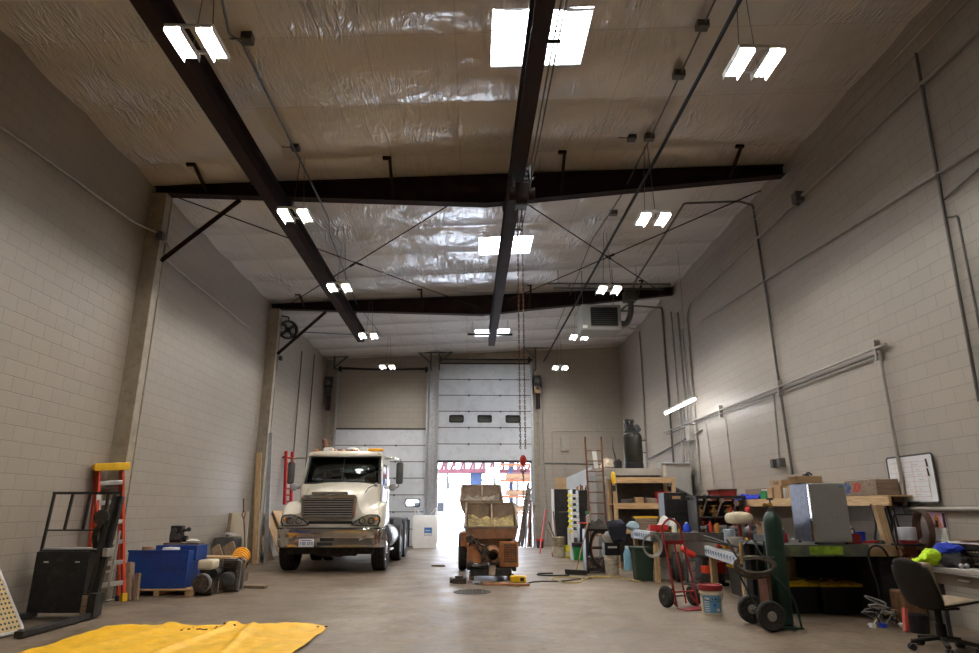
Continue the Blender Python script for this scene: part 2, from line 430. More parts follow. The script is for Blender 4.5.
# roof deck above the facing, with the same three holes
rd = MB()
def roof_strip(x0,x1,y0,y1):
    rd.skin([[(x0,y,zc(x0)+.22),(x1,y,zc(x1)+.22),(x1,y,zc(x1)+.27),(x0,y,zc(x0)+.27)] for y in (y0,y1)])
yy = YF-.2
for (a,b,c,d) in SKY:
    roof_strip(XL-.2,XR+.2,yy,c); roof_strip(XL-.2,a,c,d); roof_strip(b,XR+.2,c,d); yy = d
roof_strip(XL-.2,XR+.2,yy,YB+.3)
struct(rd.build('roof', GALV, smooth=False), 'metal roof deck above the insulation')

SKYPANE = emit('daylit_skylight_panel', (.93,.97,1.0), 30.)
FILM = pm('skylight_film', (.75,.77,.80), .25, 0, .05, 3, .5, 6)
skl = ['large square skylight nearest the viewer, crossed by the brown hoist beam','skylight between the two roof beams, half hidden by the hoist beam','farthest skylight behind the end of the hoist beam']
for i, (a,b,c,d) in enumerate(SKY):
    e = bpy.data.objects.new('window_%d' % (i+1), None); COL.objects.link(e); e.location = ((a+b)/2,(c+d)/2,zc((a+b)/2)); struct(e, skl[i])
    hx, hy = (b-a)/2, (d-c)/2; sl = (7.86-7.25)/(XR-XL)
    f = MB()
    for (u0,u1,v0,v1) in ((-hx-.03,-hx,-hy-.03,hy+.03),(hx,hx+.03,-hy-.03,hy+.03),(-hx,hx,-hy-.03,-hy),(-hx,hx,hy,hy+.03)):
        f.skin([[(u0,v,u0*sl-.03),(u1,v,u1*sl-.03),(u1,v,u1*sl+.24),(u0,v,u0*sl+.24)] for v in (v0,v1)])
    f.build('window_frame', FILM, e, smooth=False)
    p = MB(); p.skin([[(-hx,v,-hx*sl+.17),(hx,v,hx*sl+.17),(hx,v,hx*sl+.19),(-hx,v,-hx*sl+.19)] for v in (-hy,hy)])
    p.build('pane', SKYPANE, e, smooth=False)
    if i == 0:
        g = MB(); g.cyl((-hx,.05,.1),(hx,.05,.12),.012)
        g.build('glazing_bar', GREYD, e)
        g = MB(); g.grid(24, 6, lambda u, v: (-hx+2*hx*u, -hy+.02+.2*v+.03*math.sin(9*u), -.02+.14*v*v+.03*noise.noise(Vector((u*9,v*3,0)))))
        g.build('loose_film', FILM, e)

# wall columns (painted tapered steel) and the red-oxide roof beams
cl = ['tan steel wall column behind the orange stepladder','tan steel wall column beside the truck and the leaning boards']
for i, y in enumerate((10.86, 18.0)):
    c = MB(); x1 = -5.72
    c.box(XL, x1, y, y+.022, 0, 7.02); c.box(XL, x1+.02, y+.20, y+.222, 0, 7.02); c.box(x1-.03, x1, y+.022, y+.2, 0, 7.02)
    c.box(XL, x1+.06, y-.04, y+.26, 0, .02)
    for q in ((x1+.02,y-.02),(x1+.02,y+.24)): c.cyl((q[0],q[1],.02),(q[0],q[1],.05),.014,n=6)
    struct(c.build('wall_column', TAN_STEEL, bev=.004), cl[i])
bl = ['dark brown tapered steel roof beam nearest the viewer','second dark brown steel roof beam, above the truck']
for i, y in enumerate((10.86, 18.0)):
    e = bpy.data.objects.new('roof_beam', None); COL.objects.link(e); e.location = (0,y,0); struct(e, bl[i])
    def lo(x): return 7.02 + (x-XL)*(6.88-7.02)/(.2-XL) if x < .2 else 6.88 + (x-.2)*(7.56-6.88)/(XR-.2)
    wb = MB(); X = [XL+.02+(XR-XL-.04)*k/12 for k in range(13)] + [.2]; X.sort()
    pts = [(x, zc(x)-.09) for x in X] + [(x, lo(x)) for x in X[::-1]]
    wb.prism(pts, 'y', .09, .11); wb.build('web', STEEL_BROWN, e, smooth=False)
    fb = MB()
    for a, b in zip(X, X[1:]):
        fb.skin([[(x,0,lo(x)),(x,.2,lo(x)),(x,.2,lo(x)+.016),(x,0,lo(x)+.016)] for x in (a,b)])
    fb.build('bottom_flange', STEEL_BROWN, e, smooth=False)
    fb = MB()
    for a, b in zip(X, X[1:]):
        fb.skin([[(x,0,zc(x)-.106),(x,.2,zc(x)-.106),(x,.2,zc(x)-.09),(x,0,zc(x)-.09)] for x in (a,b)])
    fb.build('top_flange', STEEL_BROWN, e, smooth=False)
    for x in (-5.0,-1.55,1.6,4.85):
        fb = MB(); fb.bar((x,.02,lo(x)+.05),(x,-.62,zc(x)-.03),.05,.05); fb.box(x-.12,x+.03,-.66,-.6,zc(x)-.08,zc(x)-.03)
        fb.build('flange_brace', STEEL_BROWN, e, smooth=False)
    fb = MB()
    for s in (-5.9, 5.86):
        fb.box(s-.012,s+.012,.0,.2,lo(s),zc(s)-.1)
    fb.build('end_plate', STEEL_BROWN, e, smooth=False)

# ------------------------------------------------------------------ overhead doors on the end wall
YD = 25.46
def door_panel(par, x0, x1, z0, h, name, wins=()):
    m = MB(); holes = []
    if not wins: m.box(x0, x1, YD, YD+.045, z0+.001, z0+h-.001)
    else:
        zc0, hh = z0+h*.55, .13; cur = x0
        m.box(x0, x1, YD, YD+.045, z0+.001, zc0-hh); m.box(x0, x1, YD, YD+.045, zc0+hh, z0+h-.001)
        for wx in wins:
            m.box(cur, wx-.27, YD, YD+.045, zc0-hh, zc0+hh); cur = wx+.27
        m.box(cur, x1, YD, YD+.045, zc0-hh, zc0+hh)
    # shallow horizontal ribs and the hinges
    m.box(x0, x1, YD-.006, YD, z0+h*.30, z0+h*.34)
    m.box(x0, x1, YD-.006, YD, z0+h*.88, z0+h*.93)
    m.box(x0, x1, YD-.002, YD, z0-.001, z0+.012)
    o = m.build(name, DOOR_WHITE, par, smooth=False)
    hg = MB(); hg.box(x0, x1, YD-.004, YD-.0021, z0-.006, z0+.026)
    for t in (.33,.67):
        hx = x0+(x1-x0)*t; hg.box(hx-.035,hx+.035,YD-.025,YD-.004,z0-.035,z0+.035)
    hg.build('hinge', GREYD, o, bev=.004)
    if wins:
        for wx in wins:
            fr = MB(); z = z0+h*.55
            def rr(a, b, n=5):
                pts = []
                for (cx, cz, s) in ((a-.06,b-.06,0),(-a+.06,b-.06,1),(-a+.06,-b+.06,2),(a-.06,-b+.06,3)):
                    for k in range(n+1): 
                        t = PI/2*(s+k/n); pts.append((wx+cx+.06*math.cos(t), z+cz+.06*math.sin(t)))
                return pts
            o1, i1 = rr(.29,.15), rr(.25,.115)
            fr.skin([[(p[0],YD-.02,p[1]) for p in o1],[(p[0],YD-.02,p[1]) for p in i1],[(p[0],YD+.05,p[1]) for p in i1],[(p[0],YD+.05,p[1]) for p in o1],[(p[0],YD-.02,p[1]) for p in o1]], True, False)
            wf = fr.build('window_frame', BLACK, o, smooth=False)
            g = MB(); g.prism(i1,'y',YD+.015,YD+.022); g.build('window_pane', CLEAR if name == 'panel' else CLEAR, o, smooth=False)
    return o
def door_tracks(par, x0, x1, ztop):
    for s, x in ((-1,x0-.02),(1,x1+.02)):
        t = MB(); 
        t.box(x-.035, x+.035, YD-.09, YD-.084, 0, ztop); t.box(x+s*.032-.003, x+s*.032+.003, YD-.09, YD+.02, 0, ztop)
        t.box(x+s*.05-.03, x+s*.05+.03, YD+.06, YD+.068, 0, ztop); t.box(x+s*.06-.004,x+s*.06+.004,YD+.0,YD+.14,0,ztop)
        for k in range(int(ztop/.7)): t.box(x-.02+s*.03, x+.02+s*.05, YD-.05, YD+.13, .35+k*.7, .41+k*.7)
        t.build('door_track', GALV, par, smooth=False)
d1 = bpy.data.objects.new('door_1', None); COL.objects.link(d1); struct(d1, 'closed white sectional overhead door behind the truck')
H1 = 4.38/7
for k in range(7):
    door_panel(d1, -5.44, -1.90, k*H1, H1, 'panel', (-4.6,-3.67,-2.35) if k == 2 else ())
door_tracks(d1, -5.44, -1.90, 6.85)
s = MB(); s.cyl((-5.5,YD-.12,6.78),(-1.86,YD-.12,6.78),.03,n=12)
for x in (-5.4,-1.95): s.cyl((x-.05,YD-.12,6.78),(x+.05,YD-.12,6.78),.11,n=20)
s.tube(sag((-5.3,YD-.2,6.80),(-1.95,YD-.2,6.80),.05,20),.045,8)
s.build('torsion_shaft', BLACK_IRON, d1)
s = MB(); s.box(-5.48,-1.88,YD-.01,YB,4.37,4.43); s.build('top_seal', BLACK, d1, smooth=False)
d2 = bpy.data.objects.new('door_2', None); COL.objects.link(d2); struct(d2, 'half raised white sectional overhead door over the bright opening')
H2 = 3.86/6
for k in range(6):
    door_panel(d2, -1.45, 2.25, 3.17+k*H2, H2, 'panel', (-.72,.40,1.52) if k == 2 else ())
door_tracks(d2, -1.45, 2.25, 7.1)
s = MB(); s.cyl((-1.5,YD-.12,7.2),(2.35,YD-.12,7.2),.035,n=12)
for x in (-1.4,2.2): s.cyl((x-.05,YD-.12,7.2),(x+.05,YD-.12,7.2),.12,n=20)
s.box(-1.5,2.3,YD-.02,YD+.1,7.03,7.08)
s.build('torsion_shaft', BLACK_IRON, d2)
s = MB(); s.box(-1.45,2.25,YD-.005,YD+.05,3.10,3.175); s.build('bottom_seal', BLACK, d2, smooth=False)
# header over the raised door and hanging angle braces up to the roof
h = MB(); h.box(-1.6,2.5,YB-.02,YB,7.0,7.62); struct(h.build('trim_1', TAN_STEEL, smooth=False), 'dark tan header panel above the raised door')
for i,(x,lab) in enumerate(((-1.75,'galvanised angle hanger above the post between the two doors'),(-1.42,'galvanised angle hanger at the left top corner of the raised door'),(2.42,'galvanised angle hanger at the right top corner of the raised door'),(-5.56,'galvanised angle hanger above the left track of the closed door'))):
    a = MB(); zt = zc(x)-.08
    a.box(x-.03,x+.03,24.88,24.94,6.7,zt); a.bar((x,24.90,zt-.45),(x+(.5 if i in (1,3) else -.5),24.90,zt),.05,.05)
    a.box(x-.55,x+.55,24.9,24.94,zt-.03,zt)
    a.box(x-.02,x+.02,24.92,YD-.02,6.75,6.79)
    tag(a.build('track_hanger', GREYD, smooth=False), lab, 'bracket', 'steel hangers for the overhead door tracks')
# post between the doors
p = MB(); p.box(-1.80,-1.50,YB-.10,YB,0,6.9)
p.box(-1.72,-1.66,YB-.14,YB-.1,0,6.9); p.box(-1.60,-1.55,YB-.14,YB-.1,0,6.9)
struct(p.build('trim_2', GALV, smooth=False, bev=.004), 'grey steel jamb post between the two overhead doors')
for i,(x0,x1) in enumerate(((-5.72,-5.52),(2.34,2.56))):
    p = MB(); p.box(x0,x1,YB-.07,YB,0,6.9)
    struct(p.build('trim_%d'%(i+3), TAN_STEEL, smooth=False, bev=.004), ('tan jamb post at the left of the closed door','tan jamb post at the right of the raised door')[i])

# ------------------------------------------------------------------ outside
SNOW = pm('snow', (.85,.87,.90), .7, 0, .04, .8, .3, 3)
g = MB(); g.grid(40,40,lambda u,v:(-60+120*u, YB+.25+110*v, -.06+.12*noise.noise(Vector((u*9,v*14,0)))*min(1,v*6)))
struct(g.build('ground', SNOW), 'snow covered yard outside the raised door')
# ================================================================== HOIST BEAMS, LIGHTS, PIPES
def ibeam(m, p0, p1, w, h, t=.018):
    """I section, p0/p1 on the centre of the bottom flange"""
    for z0, z1, hw in ((0,t,w/2),(t,h-t,t*.4),(h-t,h,w/2)):
        m.skin([[(p[0]-hw,p[1],p[2]+z0),(p[0]+hw,p[1],p[2]+z0),(p[0]+hw,p[1],p[2]+z1),(p[0]-hw,p[1],p[2]+z1)] for p in (p0,p1)])
def monorail(name_label, p0, p1, w, h, clamps):
    t = thing('hoist_beam', name_label, 'beam', p0, group='red oxide hoist beams hung under the roof beams')
    q = tuple(b-a for a,b in zip(p0,p1))
    m = MB(); ibeam(m, (0,0,0), q, w, h); m.build('rail', STEEL_BROWN, t, smooth=False)
    for y in clamps:
        k = (y-p0[1])/q[1]; x = q[0]*k
        c = MB(); c.box(x-w*.5-.03,x+w*.5+.03,y-p0[1]-.06,y-p0[1]+.06,h,h+.02)
        for s in (-1,1):
            for d in (-.04,.04): c.cyl((x+s*(w/2+.012),y-p0[1]+d,h-.05),(x+s*(w/2+.012),y-p0[1]+d,h+.06),.012,n=6)
        c.build('beam_clamp', GREYD, t)
    m = MB(); m.box(q[0]-w*.5,q[0]+w*.5,q[1]-.02,q[1]+.01,.02,h-.02); m.build('end_stop', STEEL_BROWN, t, smooth=False)
    return t
monorail('dark brown hoist beam along the left of the ceiling, above the truck', (-3.47,-3.5,6.52), (-3.64,19.9,6.50), .21, .40, (11.0,18.1))
mb_ = monorail('dark brown hoist beam along the middle of the ceiling, crossing the skylights', (.80,-3.5,6.39), (.53,19.9,6.40), .21, .45, (11.0,18.1))

# festoon cables strung along the middle beam
f = MB()
for k, dx in enumerate((.20,.25)):
    f.tube([(.76+dx-.011*(y),y,6.62-.03*k+.012*math.sin(y*2.1+k)) for y in [i*.5 for i in range(-2,26)]], .011, 6)
for y in (3,6.2,9.4,11.4): f.box(.70+.06,.74+.30-.011*y,y-.015,y+.015,6.57,6.61)
tag(f.build('festoon_cable', CONDUIT_DK), 'pair of black cables strung along the middle hoist beam', 'cable')
# trolley, chain hoist and its load chain
t = thing('chain_hoist', 'electric chain hoist trolley under the middle hoist beam with chains hanging to a red hook', 'hoist', (.71,8.95,6.39))
m = MB(); 
for s in (-1,1):
    m.box(s*.12-.012,s*.12+.012,-.14,.14,-.16,.10)
    for d in (-.08,.08): m.cyl((s*.10,d,.05),(s*.06,d,.05),.045,n=14)
m.box(-.13,.13,-.03,.03,-.16,-.12); m.build('trolley', GREYD, t, bev=.004)
m = MB(); m.box(-.10,.10,-.14,.14,-.46,-.18); m.cyl((-.2,0,-.32),(.2,0,-.32),.11,n=18); m.build('hoist_body', STEEL_BROWN, t, bev=.02)
zb = 2.00-6.39
def chain(x, y, z0, z1, nm, mat):
    m = MB(); n = int((z0-z1)/.040)
    for i in range(n):
        z = z0-(z0-z1)*(i+.5)/n; u = (1,0,0) if i % 2 else (0,1,0)
        m.tube([Vector((x,y,z))+Vector(u)*.010*math.cos(a)+Vector((0,0,1))*.027*math.sin(a) for a in [2*PI*k/8 for k in range(8)]], .005, 4, closed=True)
    return m.build(nm, mat, t)
CH = pm('rusty_chain', (.14,.07,.04), .6, .6, .3, 10)
chain(-.065,.12,-.5,zb+.2,'load_chain',CH); chain(.005,.12,-.5,zb+.2,'load_chain',CH)
chain(-.03,.12,zb-.1,zb-.9,'load_chain',CH)
m = MB(); m.box(-.10,.08,.0,.2,-.50,-.44); m.build('chain_guide', GREYD, t, bev=.004)
m = MB(); m.sph((-.03,.12,zb+.04),.048,.04,.075); m.build('hook_block', RED_B, t)
m = MB(); m.tube([(-.03+.034*math.cos(a),.12,zb-.08+.04*math.sin(a)) for a in [PI*.5-2*PI*.78*i/14 for i in range(15)]],.011,8); m.cyl((-.03,.12,zb),(-.03,.12,zb-.04),.010); m.build('hook', GREYD, t)

# LED high-bay lights: two rows
LEDM = emit('lit_led_strip', (1.0,.94,.86), 430.)
def highbay(name_label, loc, drop):
    t = thing('high_bay_light', name_label, 'ceiling light', loc, group='LED high bay lights in two rows under the ceiling')
    for s in (-1,1):
        b = MB(); b.box(s*.165-.085,s*.165+.085,-.25,.25,0,.035)
        b.box(s*.165-.03,s*.165+.03,-.2,.2,.035,.07)
        for q in (-.083,.083): b.box(s*.165+q-.002,s*.165+q+.002,-.25,.25,-.052,0)
        p = b.build('light_panel', WHITE_STEEL, t, bev=.006)
        for d in (-.040,.040):
            e = MB(); e.box(s*.165+d-.026,s*.165+d+.026,-.22,.22,-.006,.002); e.build('led_strip', LEDM, p, smooth=False)
    b = MB()
    for y in (-.2,.2): b.box(-.24,.24,y-.02,y+.02,.03,.06)
    b.box(-.04,.04,-.15,.15,.06,.11); b.build('end_bar', WHITE_STEEL, t, bev=.004)
    for x, x2 in ((-.1,-.03),(.1,.03)):
        c = MB(); c.cyl((x,.1,.06),(x2,.05,drop),.006,n=6); c.build('hanging_cable', CONDUIT_DK, t)
    return t
LY = (5.85,10.05,13.78,18.0,22.25)
wl = ['white LED high bay light over the left hoist beam, nearest the viewer','second LED high bay light from the viewer in the row over the truck side','third LED high bay light from the viewer in the row over the truck side','fourth LED high bay light in the truck side row, at the brown beam end','last LED high bay light in the truck side row, in front of the closed door']
wr = ['white LED high bay light on the workbench side, nearest the viewer','second LED high bay light from the viewer in the workbench side row','third LED high bay light in the workbench side row, just before the unit heater','fourth LED high bay light in the workbench side row, beyond the unit heater','last LED high bay light in the workbench side row, beside the raised door']
for side, X, labs in ((0,-3.06,wl),(1,3.02,wr)):
    pr = None
    for y, lb in zip(LY, labs):
        z = 6.2; x = X - .02*(y > 17) + (.07 if y < 6 else .02*side); y = y + (.17*side if y < 6 else 0)
        if pr is None: pr = highbay(lb, (x,y,z), zc(x)-z-.06)
        else: dup(pr, (x,y,z), label=lb)

# unit heater with gas pipe and flue
t = thing('unit_heater', 'grey gas unit heater hanging under the second roof beam', 'heater', (3.32,16.05,5.88))
m = MB(); m.box(-.52,.52,-.0,.75,0,.70); m.build('cabinet', pm('heater_grey', (.27,.27,.25), .5, .2, .08, 5), t, bev=.012)
m = MB(); m.box(-.29,.43,-.02,.0,.1,.62); lv = m.build('louvre_panel', GREYD, t, smooth=False)
m = MB()
for k in range(9): m.obox((.07,-.035,.14+k*.055),(.70,.045,.008),(-.6,0,0))
m.build('louvre', BLACK, lv, smooth=False)
for x in (-.42,.42):
    m = MB(); m.cyl((x,.35,.7),(x,.35,zc(3.3+x)-5.92),.009,n=6); m.build('hanger_rod', GREYD, t)
m = MB(); m.tube(bend([(.53,.5,.35),(.78,.5,.30),(.92,.5,.62),(.92,.5,.95)],.15),.08,14); m.box(.74,1.08,.34,.66,.95,1.22); m.build('flue', GREYD, t)
m = MB(); m.box(-.50,-.38,-.012,.0,.05,.13); m.build('rating_plate', WHITE_STEEL, t, smooth=False)

# ------------------------------------------------------------------ pipes and conduits
def pipe(label, pts, r, mat=CONDUIT, name='conduit', cat='conduit', rad=.1, clips=None, extra=None):
    o = MB().tube(bend(pts, rad), r, 8)
    if clips:
        for c in clips: o.box(*c)
    if extra: extra(o)
    ob = o.build(name, mat)
    return tag(ob, label, cat)
W = 5.91
pipe('dark pipe hung along the ceiling from the viewer to the far door operator', [(3.02,-3,6.95),(2.97,9,6.95),(2.72,24.6,6.98)], .028, pm('dark_blue_grey_pipe',(.03,.032,.038),.75,0,.1,6,spec=.2), 'ceiling_pipe','pipe')
# gas pipe: up the wall, across the ceiling, along to the heater
pipe('black gas pipe climbing the wall behind the workbench and crossing to the unit heater', [(W,12.05,2.0),(W,12.3,7.62),(5.6,12.25,7.68),(4.42,12.25,7.62),(4.33,16.4,7.3),(4.33,16.75,6.62),(3.86,16.75,6.62)], .024, CONDUIT_DK, 'gas_pipe','pipe', .06)
pipe('black pipe leaving the heater and dropping down the far wall to the compressor', [(3.84,16.55,6.45),(4.2,16.85,6.82),(W,19.2,7.5),(W,19.25,1.6)], .028, CONDUIT_DK, 'gas_pipe','pipe', .08)
pipe('grey pipe dropping down the wall just right of the compressor', [(3.84,16.65,6.05),(4.15,16.9,6.2),(W,22.1,7.55),(W,22.25,2.44)], .032, CONDUIT, 'wall_pipe','pipe', .1)
for (y, zt, r, lb) in ((18.35,7.1,.026,'tallest conduit of the bundle beside the grey metal hood'),(17.75,6.9,.03,'thick conduit of the bundle beside the grey metal hood'),(17.45,6.3,.022,'thin conduit of the bundle, at its side nearest the viewer'),(18.05,4.1,.022,'short conduit of the bundle ending at a junction box')):
    pipe(lb, [(W,y,zt),(W,y,1.9)], r, CONDUIT)
pipe('conduit running high along the workbench wall then bending down at the far bundle', [(W,-3,6.75),(W,10.5,6.85),(W,16.6,6.85),(W,17.0,6.6),(W,17.1,2.0)], .03, PAINTED_PIPE, rad=.3)
pipe('thin conduit along the upper workbench wall, below the thick one', [(W,-3,5.2),(W,6.6,5.48),(W,16.1,6.15)], .018, PAINTED_PIPE)
pipe('upper of two thin wires strung just under the ceiling edge of the workbench wall', [(W,-3,7.6),(W,16,7.45)], .012, PAINTED_PIPE)
pipe('lower of two thin wires strung just under the ceiling edge of the workbench wall', [(W,-3,7.35),(W,16,7.25)], .012, PAINTED_PIPE)
pipe('dark cable pipe running down the wall above the whiteboard side', [(W,7.15,7.3),(W,7.24,5.1),(W,7.32,2.6)], .02, CONDUIT_DK)
pipe('thin dark conduit jogging beside the pipe above the desk', [(W,7.2,4.9),(W,7.05,4.85),(W,7.1,2.6)], .014, CONDUIT_DK, rad=.04)
pipe('short stub conduit with a hook high above the desk', [(W,4.0,5.6),(W,7.2,5.15)], .014, CONDUIT_DK)
# conduit pair at 3.6 m with strut brackets
def strut_b(o):
    for y in (9.0,12.1,15.2): o.box(W-.05,XR,y-.020,y+.020,3.48,3.78)
pipe('long upper conduit of the pair on wall brackets above the workbench', [(W-.03,8.75,3.66),(W-.03,19.8,3.66)], .021, CONDUIT, extra=strut_b)
pipe('long lower conduit of the pair on wall brackets above the workbench', [(W-.02,8.95,3.57),(W-.02,19.6,3.57)], .017, CONDUIT_DK)
pipe('conduit sloping down the wall toward the compressor', [(W,16.6,3.35),(W,22,3.0)], .022, CONDUIT_DK)
pipe('painted conduit dropping beside the whiteboard to the eye level raceway', [(W-.02,8.94,3.6),(W-.02,8.93,2.1),(W-.02,8.93,1.42)], .024, PAINTED_PIPE)
pipe('painted raceway along the wall at eye level under the whiteboard', [(W,3,1.38),(W,9.6,1.39)], .026, PAINTED_PIPE)
pipe('conduit dropping from the bracket pair to the double outlet boxes', [(W,12.4,3.6),(W,12.5,2.32)], .018, CONDUIT)
pipe('thin conduit dropping to the red toolbox shelf', [(W,14.95,3.55),(W,14.9,1.7)], .016, CONDUIT)
pipe('thin conduit dropping left of the red toolbox shelf', [(W,16.3,3.55),(W,16.1,1.95)], .016, CONDUIT)
for (x,y,z,s,lb) in ((5.88,12.68,2.24,.06,'metal outlet box on the workbench wall, farther of two'),(5.88,12.40,2.24,.06,'metal outlet box on the workbench wall, nearer of two')):
    b = MB(); b.box(x-.05,XR-.001,y-s,y+s,z-.08,z+.08)
    for d in (-.035,.035): b.cyl((x-.051,y,z+d),(x-.056,y,z+d),.018,n=12)
    tag(b.build('outlet_box', GREYD, bev=.008), lb, 'electrical box')
b = MB(); b.box(5.78,XR-.001,17.2,17.5,3.15,3.55); b.box(5.77,5.78,17.23,17.47,3.18,3.52); tag(b.build('junction_box', PAINTED_PIPE, bev=.01), 'painted junction box on the conduit bundle above the grey hood', 'electrical box')
b = MB(); b.box(5.80,XR-.001,10.38,10.56,6.75,6.95); b.cyl((5.86,10.47,6.75),(5.86,10.47,6.70),.03); tag(b.build('junction_box', GREYD, bev=.01), 'small dark box on the high conduit along the workbench wall', 'electrical box')
# left wall conduit
pipe('thin conduit along the left wall, ending at the near tan column', [(-5.96,-3,5.9),(-5.96,7,5.99),(-5.96,10.4,6.2),(-5.70,10.75,6.15),(-5.66,11.2,6.05)], .02, CONDUIT)
b = MB(); b.box(-5.74,-5.62,10.72,10.84,6.05,6.19); b.cyl((-5.68,10.72,6.12),(-5.68,10.68,6.12),.035); tag(b.build('junction_box', GREYD, bev=.01), 'small round-faced box on the near tan column', 'electrical box')
pipe('thin conduit along the left wall between the two tan columns', [(-5.96,11.4,6.0),(-5.96,17.9,5.97)], .02, CONDUIT)
# conduits feeding the lights
BLUEC = pm('blue_grey_conduit', (.16,.19,.24), .45, .4, .1, 6)
pipe('blue grey conduit winding along the ceiling above the truck side lights', [(-3.05,-3,7.28),(-3.05,6.3,7.30),(-3.2,7.0,7.28),(-3.1,7.15,7.30),(-3.1,9.6,7.28),(-3.0,10.0,7.1),(-2.85,11.5,6.8),(-3.25,13.2,7.28),(-3.25,13.8,7.2),(-3.5,18.0,7.2),(-3.3,22.2,7.28)], .017, BLUEC, rad=.15)
def boxes(o):
    for y in (7.0,8.0,9.66,12.6): o.box(2.9,3.06,y-.06,y+.06,7.50,7.60)
pipe('thin conduit with small boxes along the ceiling above the workbench side lights', [(3.0,-3,7.56),(3.0,6.9,7.56),(3.0,9.7,7.54),(2.85,11.3,7.3),(2.75,14,7.5),(2.9,22,7.56)], .014, CONDUIT_DK, rad=.15, extra=boxes)
for x,y,lb in ((-3.0,7.1,'small metal box on the ceiling beside the nearest truck side light'),(-3.07,9.7,'small metal box on the ceiling before the near roof beam'),(2.7,9.75,'small junction box with a looped cable above the second workbench side light')):
    b = MB(); z = zc(x)-.1; b.box(x-.07,x+.07,y-.07,y+.07,z-.05,z+.07)
    b.tube(arc((x-.12,y,z),.11,0,2*PI,16,(1,0,0),(0,.6,.4)),.008,6)
    tag(b.build('junction_box', GREYD, bev=.006), lb, 'electrical box')
# cross-bracing rods in the roof bay and struts
def rod(lb, a, b, r=.013): 
    a, b = Vector(a), Vector(b)
    m = MB(); m.cyl(a, b, r, n=8)
    d = (b-a).normalized()
    m.cyl(a.lerp(b,.48), a.lerp(b,.48)+d*.22, r*2.2, n=8)
    tag(m.build('brace_rod', STEEL_BROWN), lb, 'rod', 'cross bracing rods between the two roof beams')
rod('bracing rod from the near left column across to the middle of the far roof beam', (-5.6,11.0,7.0), (.1,17.9,7.05))
rod('bracing rod from the middle of the near roof beam to the far left column', (-.4,11.05,7.0), (-5.6,17.95,7.02))
rod('bracing rod from the near beam middle to the workbench wall at the far beam', (.85,11.05,7.05), (5.6,17.6,7.35))
rod('bracing rod from the near beam at the workbench wall to mid far beam', (5.5,11.05,7.3), (.9,17.4,7.1))
def knee(lb, y, a, b):
    m = MB(); m.bar((a[0],y+.1,a[1]),(b[0],y+.1,b[1]),.012,.09,(0,1,0)); m.bar((a[0],y+.1,a[1]),(b[0],y+.1,b[1]),.09,.012,(0,1,0))
    tag(m.build('knee_brace', STEEL_BROWN, smooth=False), lb, 'brace', 'steel knee braces on the left columns')
knee('brown angle brace from the near tan column up to the near roof beam', 10.9, (-5.72,5.72), (-4.42,6.96))
knee('brown angle brace from the far tan column up to the far roof beam', 18.02, (-5.70,5.68), (-4.40,6.96))
m = MB(); m.box(1.9,5.2,15.98,16.02,7.12,7.16); m.box(2.1,5.1,16.3,16.34,7.10,7.14); m.box(2.5,2.54,16.02,16.3,7.12,7.14)
for x in (2.2,4.3): m.cyl((x,16,7.16),(x,16,zc(x)-.14),.008,n=6)
tag(m.build('strut_channel', GREYD, smooth=False), 'pair of thin steel channels hung crosswise above the unit heater', 'bracket')
m = MB(); m.box(-.25,1.25,20.6,20.66,6.95,7.01)
for x in (-.1,1.1): m.cyl((x,20.63,7.01),(x,20.63,zc(x)-.14),.008,n=6)
tag(m.build('strut_channel', STEEL_BROWN, smooth=False), 'dark steel channel hung across under the farthest skylight', 'bracket')

# long LED tube hung by the workbench wall
t = thing('tube_light', 'lit white LED tube light hung along the wall above the far workbench', 'tube light', (5.2,16.1,3.90))
m = MB(); m.box(-.05,.05,-1.22,1.22,0,.05); m.build('fixture_body', WHITE_STEEL, t, bev=.008)
m = MB(); m.cyl((0,-1.2,-.025),(0,1.2,-.025),.026,n=12); m.build('tube', emit('lit_tube',(.95,.97,1.),60.), t)
for y in (-.9,.9):
    m = MB(); m.cyl((0,y,.05),(0,y,zc(5.2)-3.98),.004,n=5); m.build('hanging_cable', CONDUIT_DK, t)
    
# black machines up on the columns
def wall_fan(lb, loc, s):
    t = thing('wall_fan', lb, 'fan', loc)
    m = MB(); m.lathe([(.24*s,-.08*s),(.28*s,-.06*s),(.28*s,.06*s),(.24*s,.08*s)],(.0,0,0),(.55,-.8,-.2),24,False); m.build('housing', BLACK, t, solid=.012)
    m = MB(); d = Vector((.55,-.8,-.2)).normalized(); a = d.orthogonal().normalized(); b = d.cross(a)
    for r in (.07,.14,.21,.27): m.tube([d*.1*s+(a*math.cos(q)+b*math.sin(q))*r*s for q in [2*PI*k/24 for k in range(24)]],.006,5,True)
    for k in range(8):
        q = PI*k/8; v = (a*math.cos(q)+b*math.sin(q))*.27*s; m.cyl(d*.1*s+v,d*.1*s-v,.005,n=5)
    m.build('grille', BLACK_IRON, t)
    m = MB(); m.sph((0,0,0),.09*s,.09*s,.09*s)
    for k in range(4):
        q = PI*k/2; v = (a*math.cos(q)+b*math.sin(q)); u = d.cross(v)
        m.skin([[v*.05*s+u*.03,v*.05*s-u*.03+d*.02,v*.05*s-u*.03+d*.024,v*.05*s+u*.03+d*.004],[v*.22*s+u*.06,v*.22*s-u*.06+d*.04,v*.22*s-u*.06+d*.044,v*.22*s+u*.06+d*.004]])
    m.build('blade', GREYD, t)
    m = MB(); m.tube(bend([(-.0,0,.28*s),(0,0,.40*s),(-.3,.0,.45*s)],.06),.02,8); m.build('mount_arm', BLACK_IRON, t)
wall_fan('black caged fan high on the left wall just behind the far tan column', (-5.62,18.65,6.55), 1.)
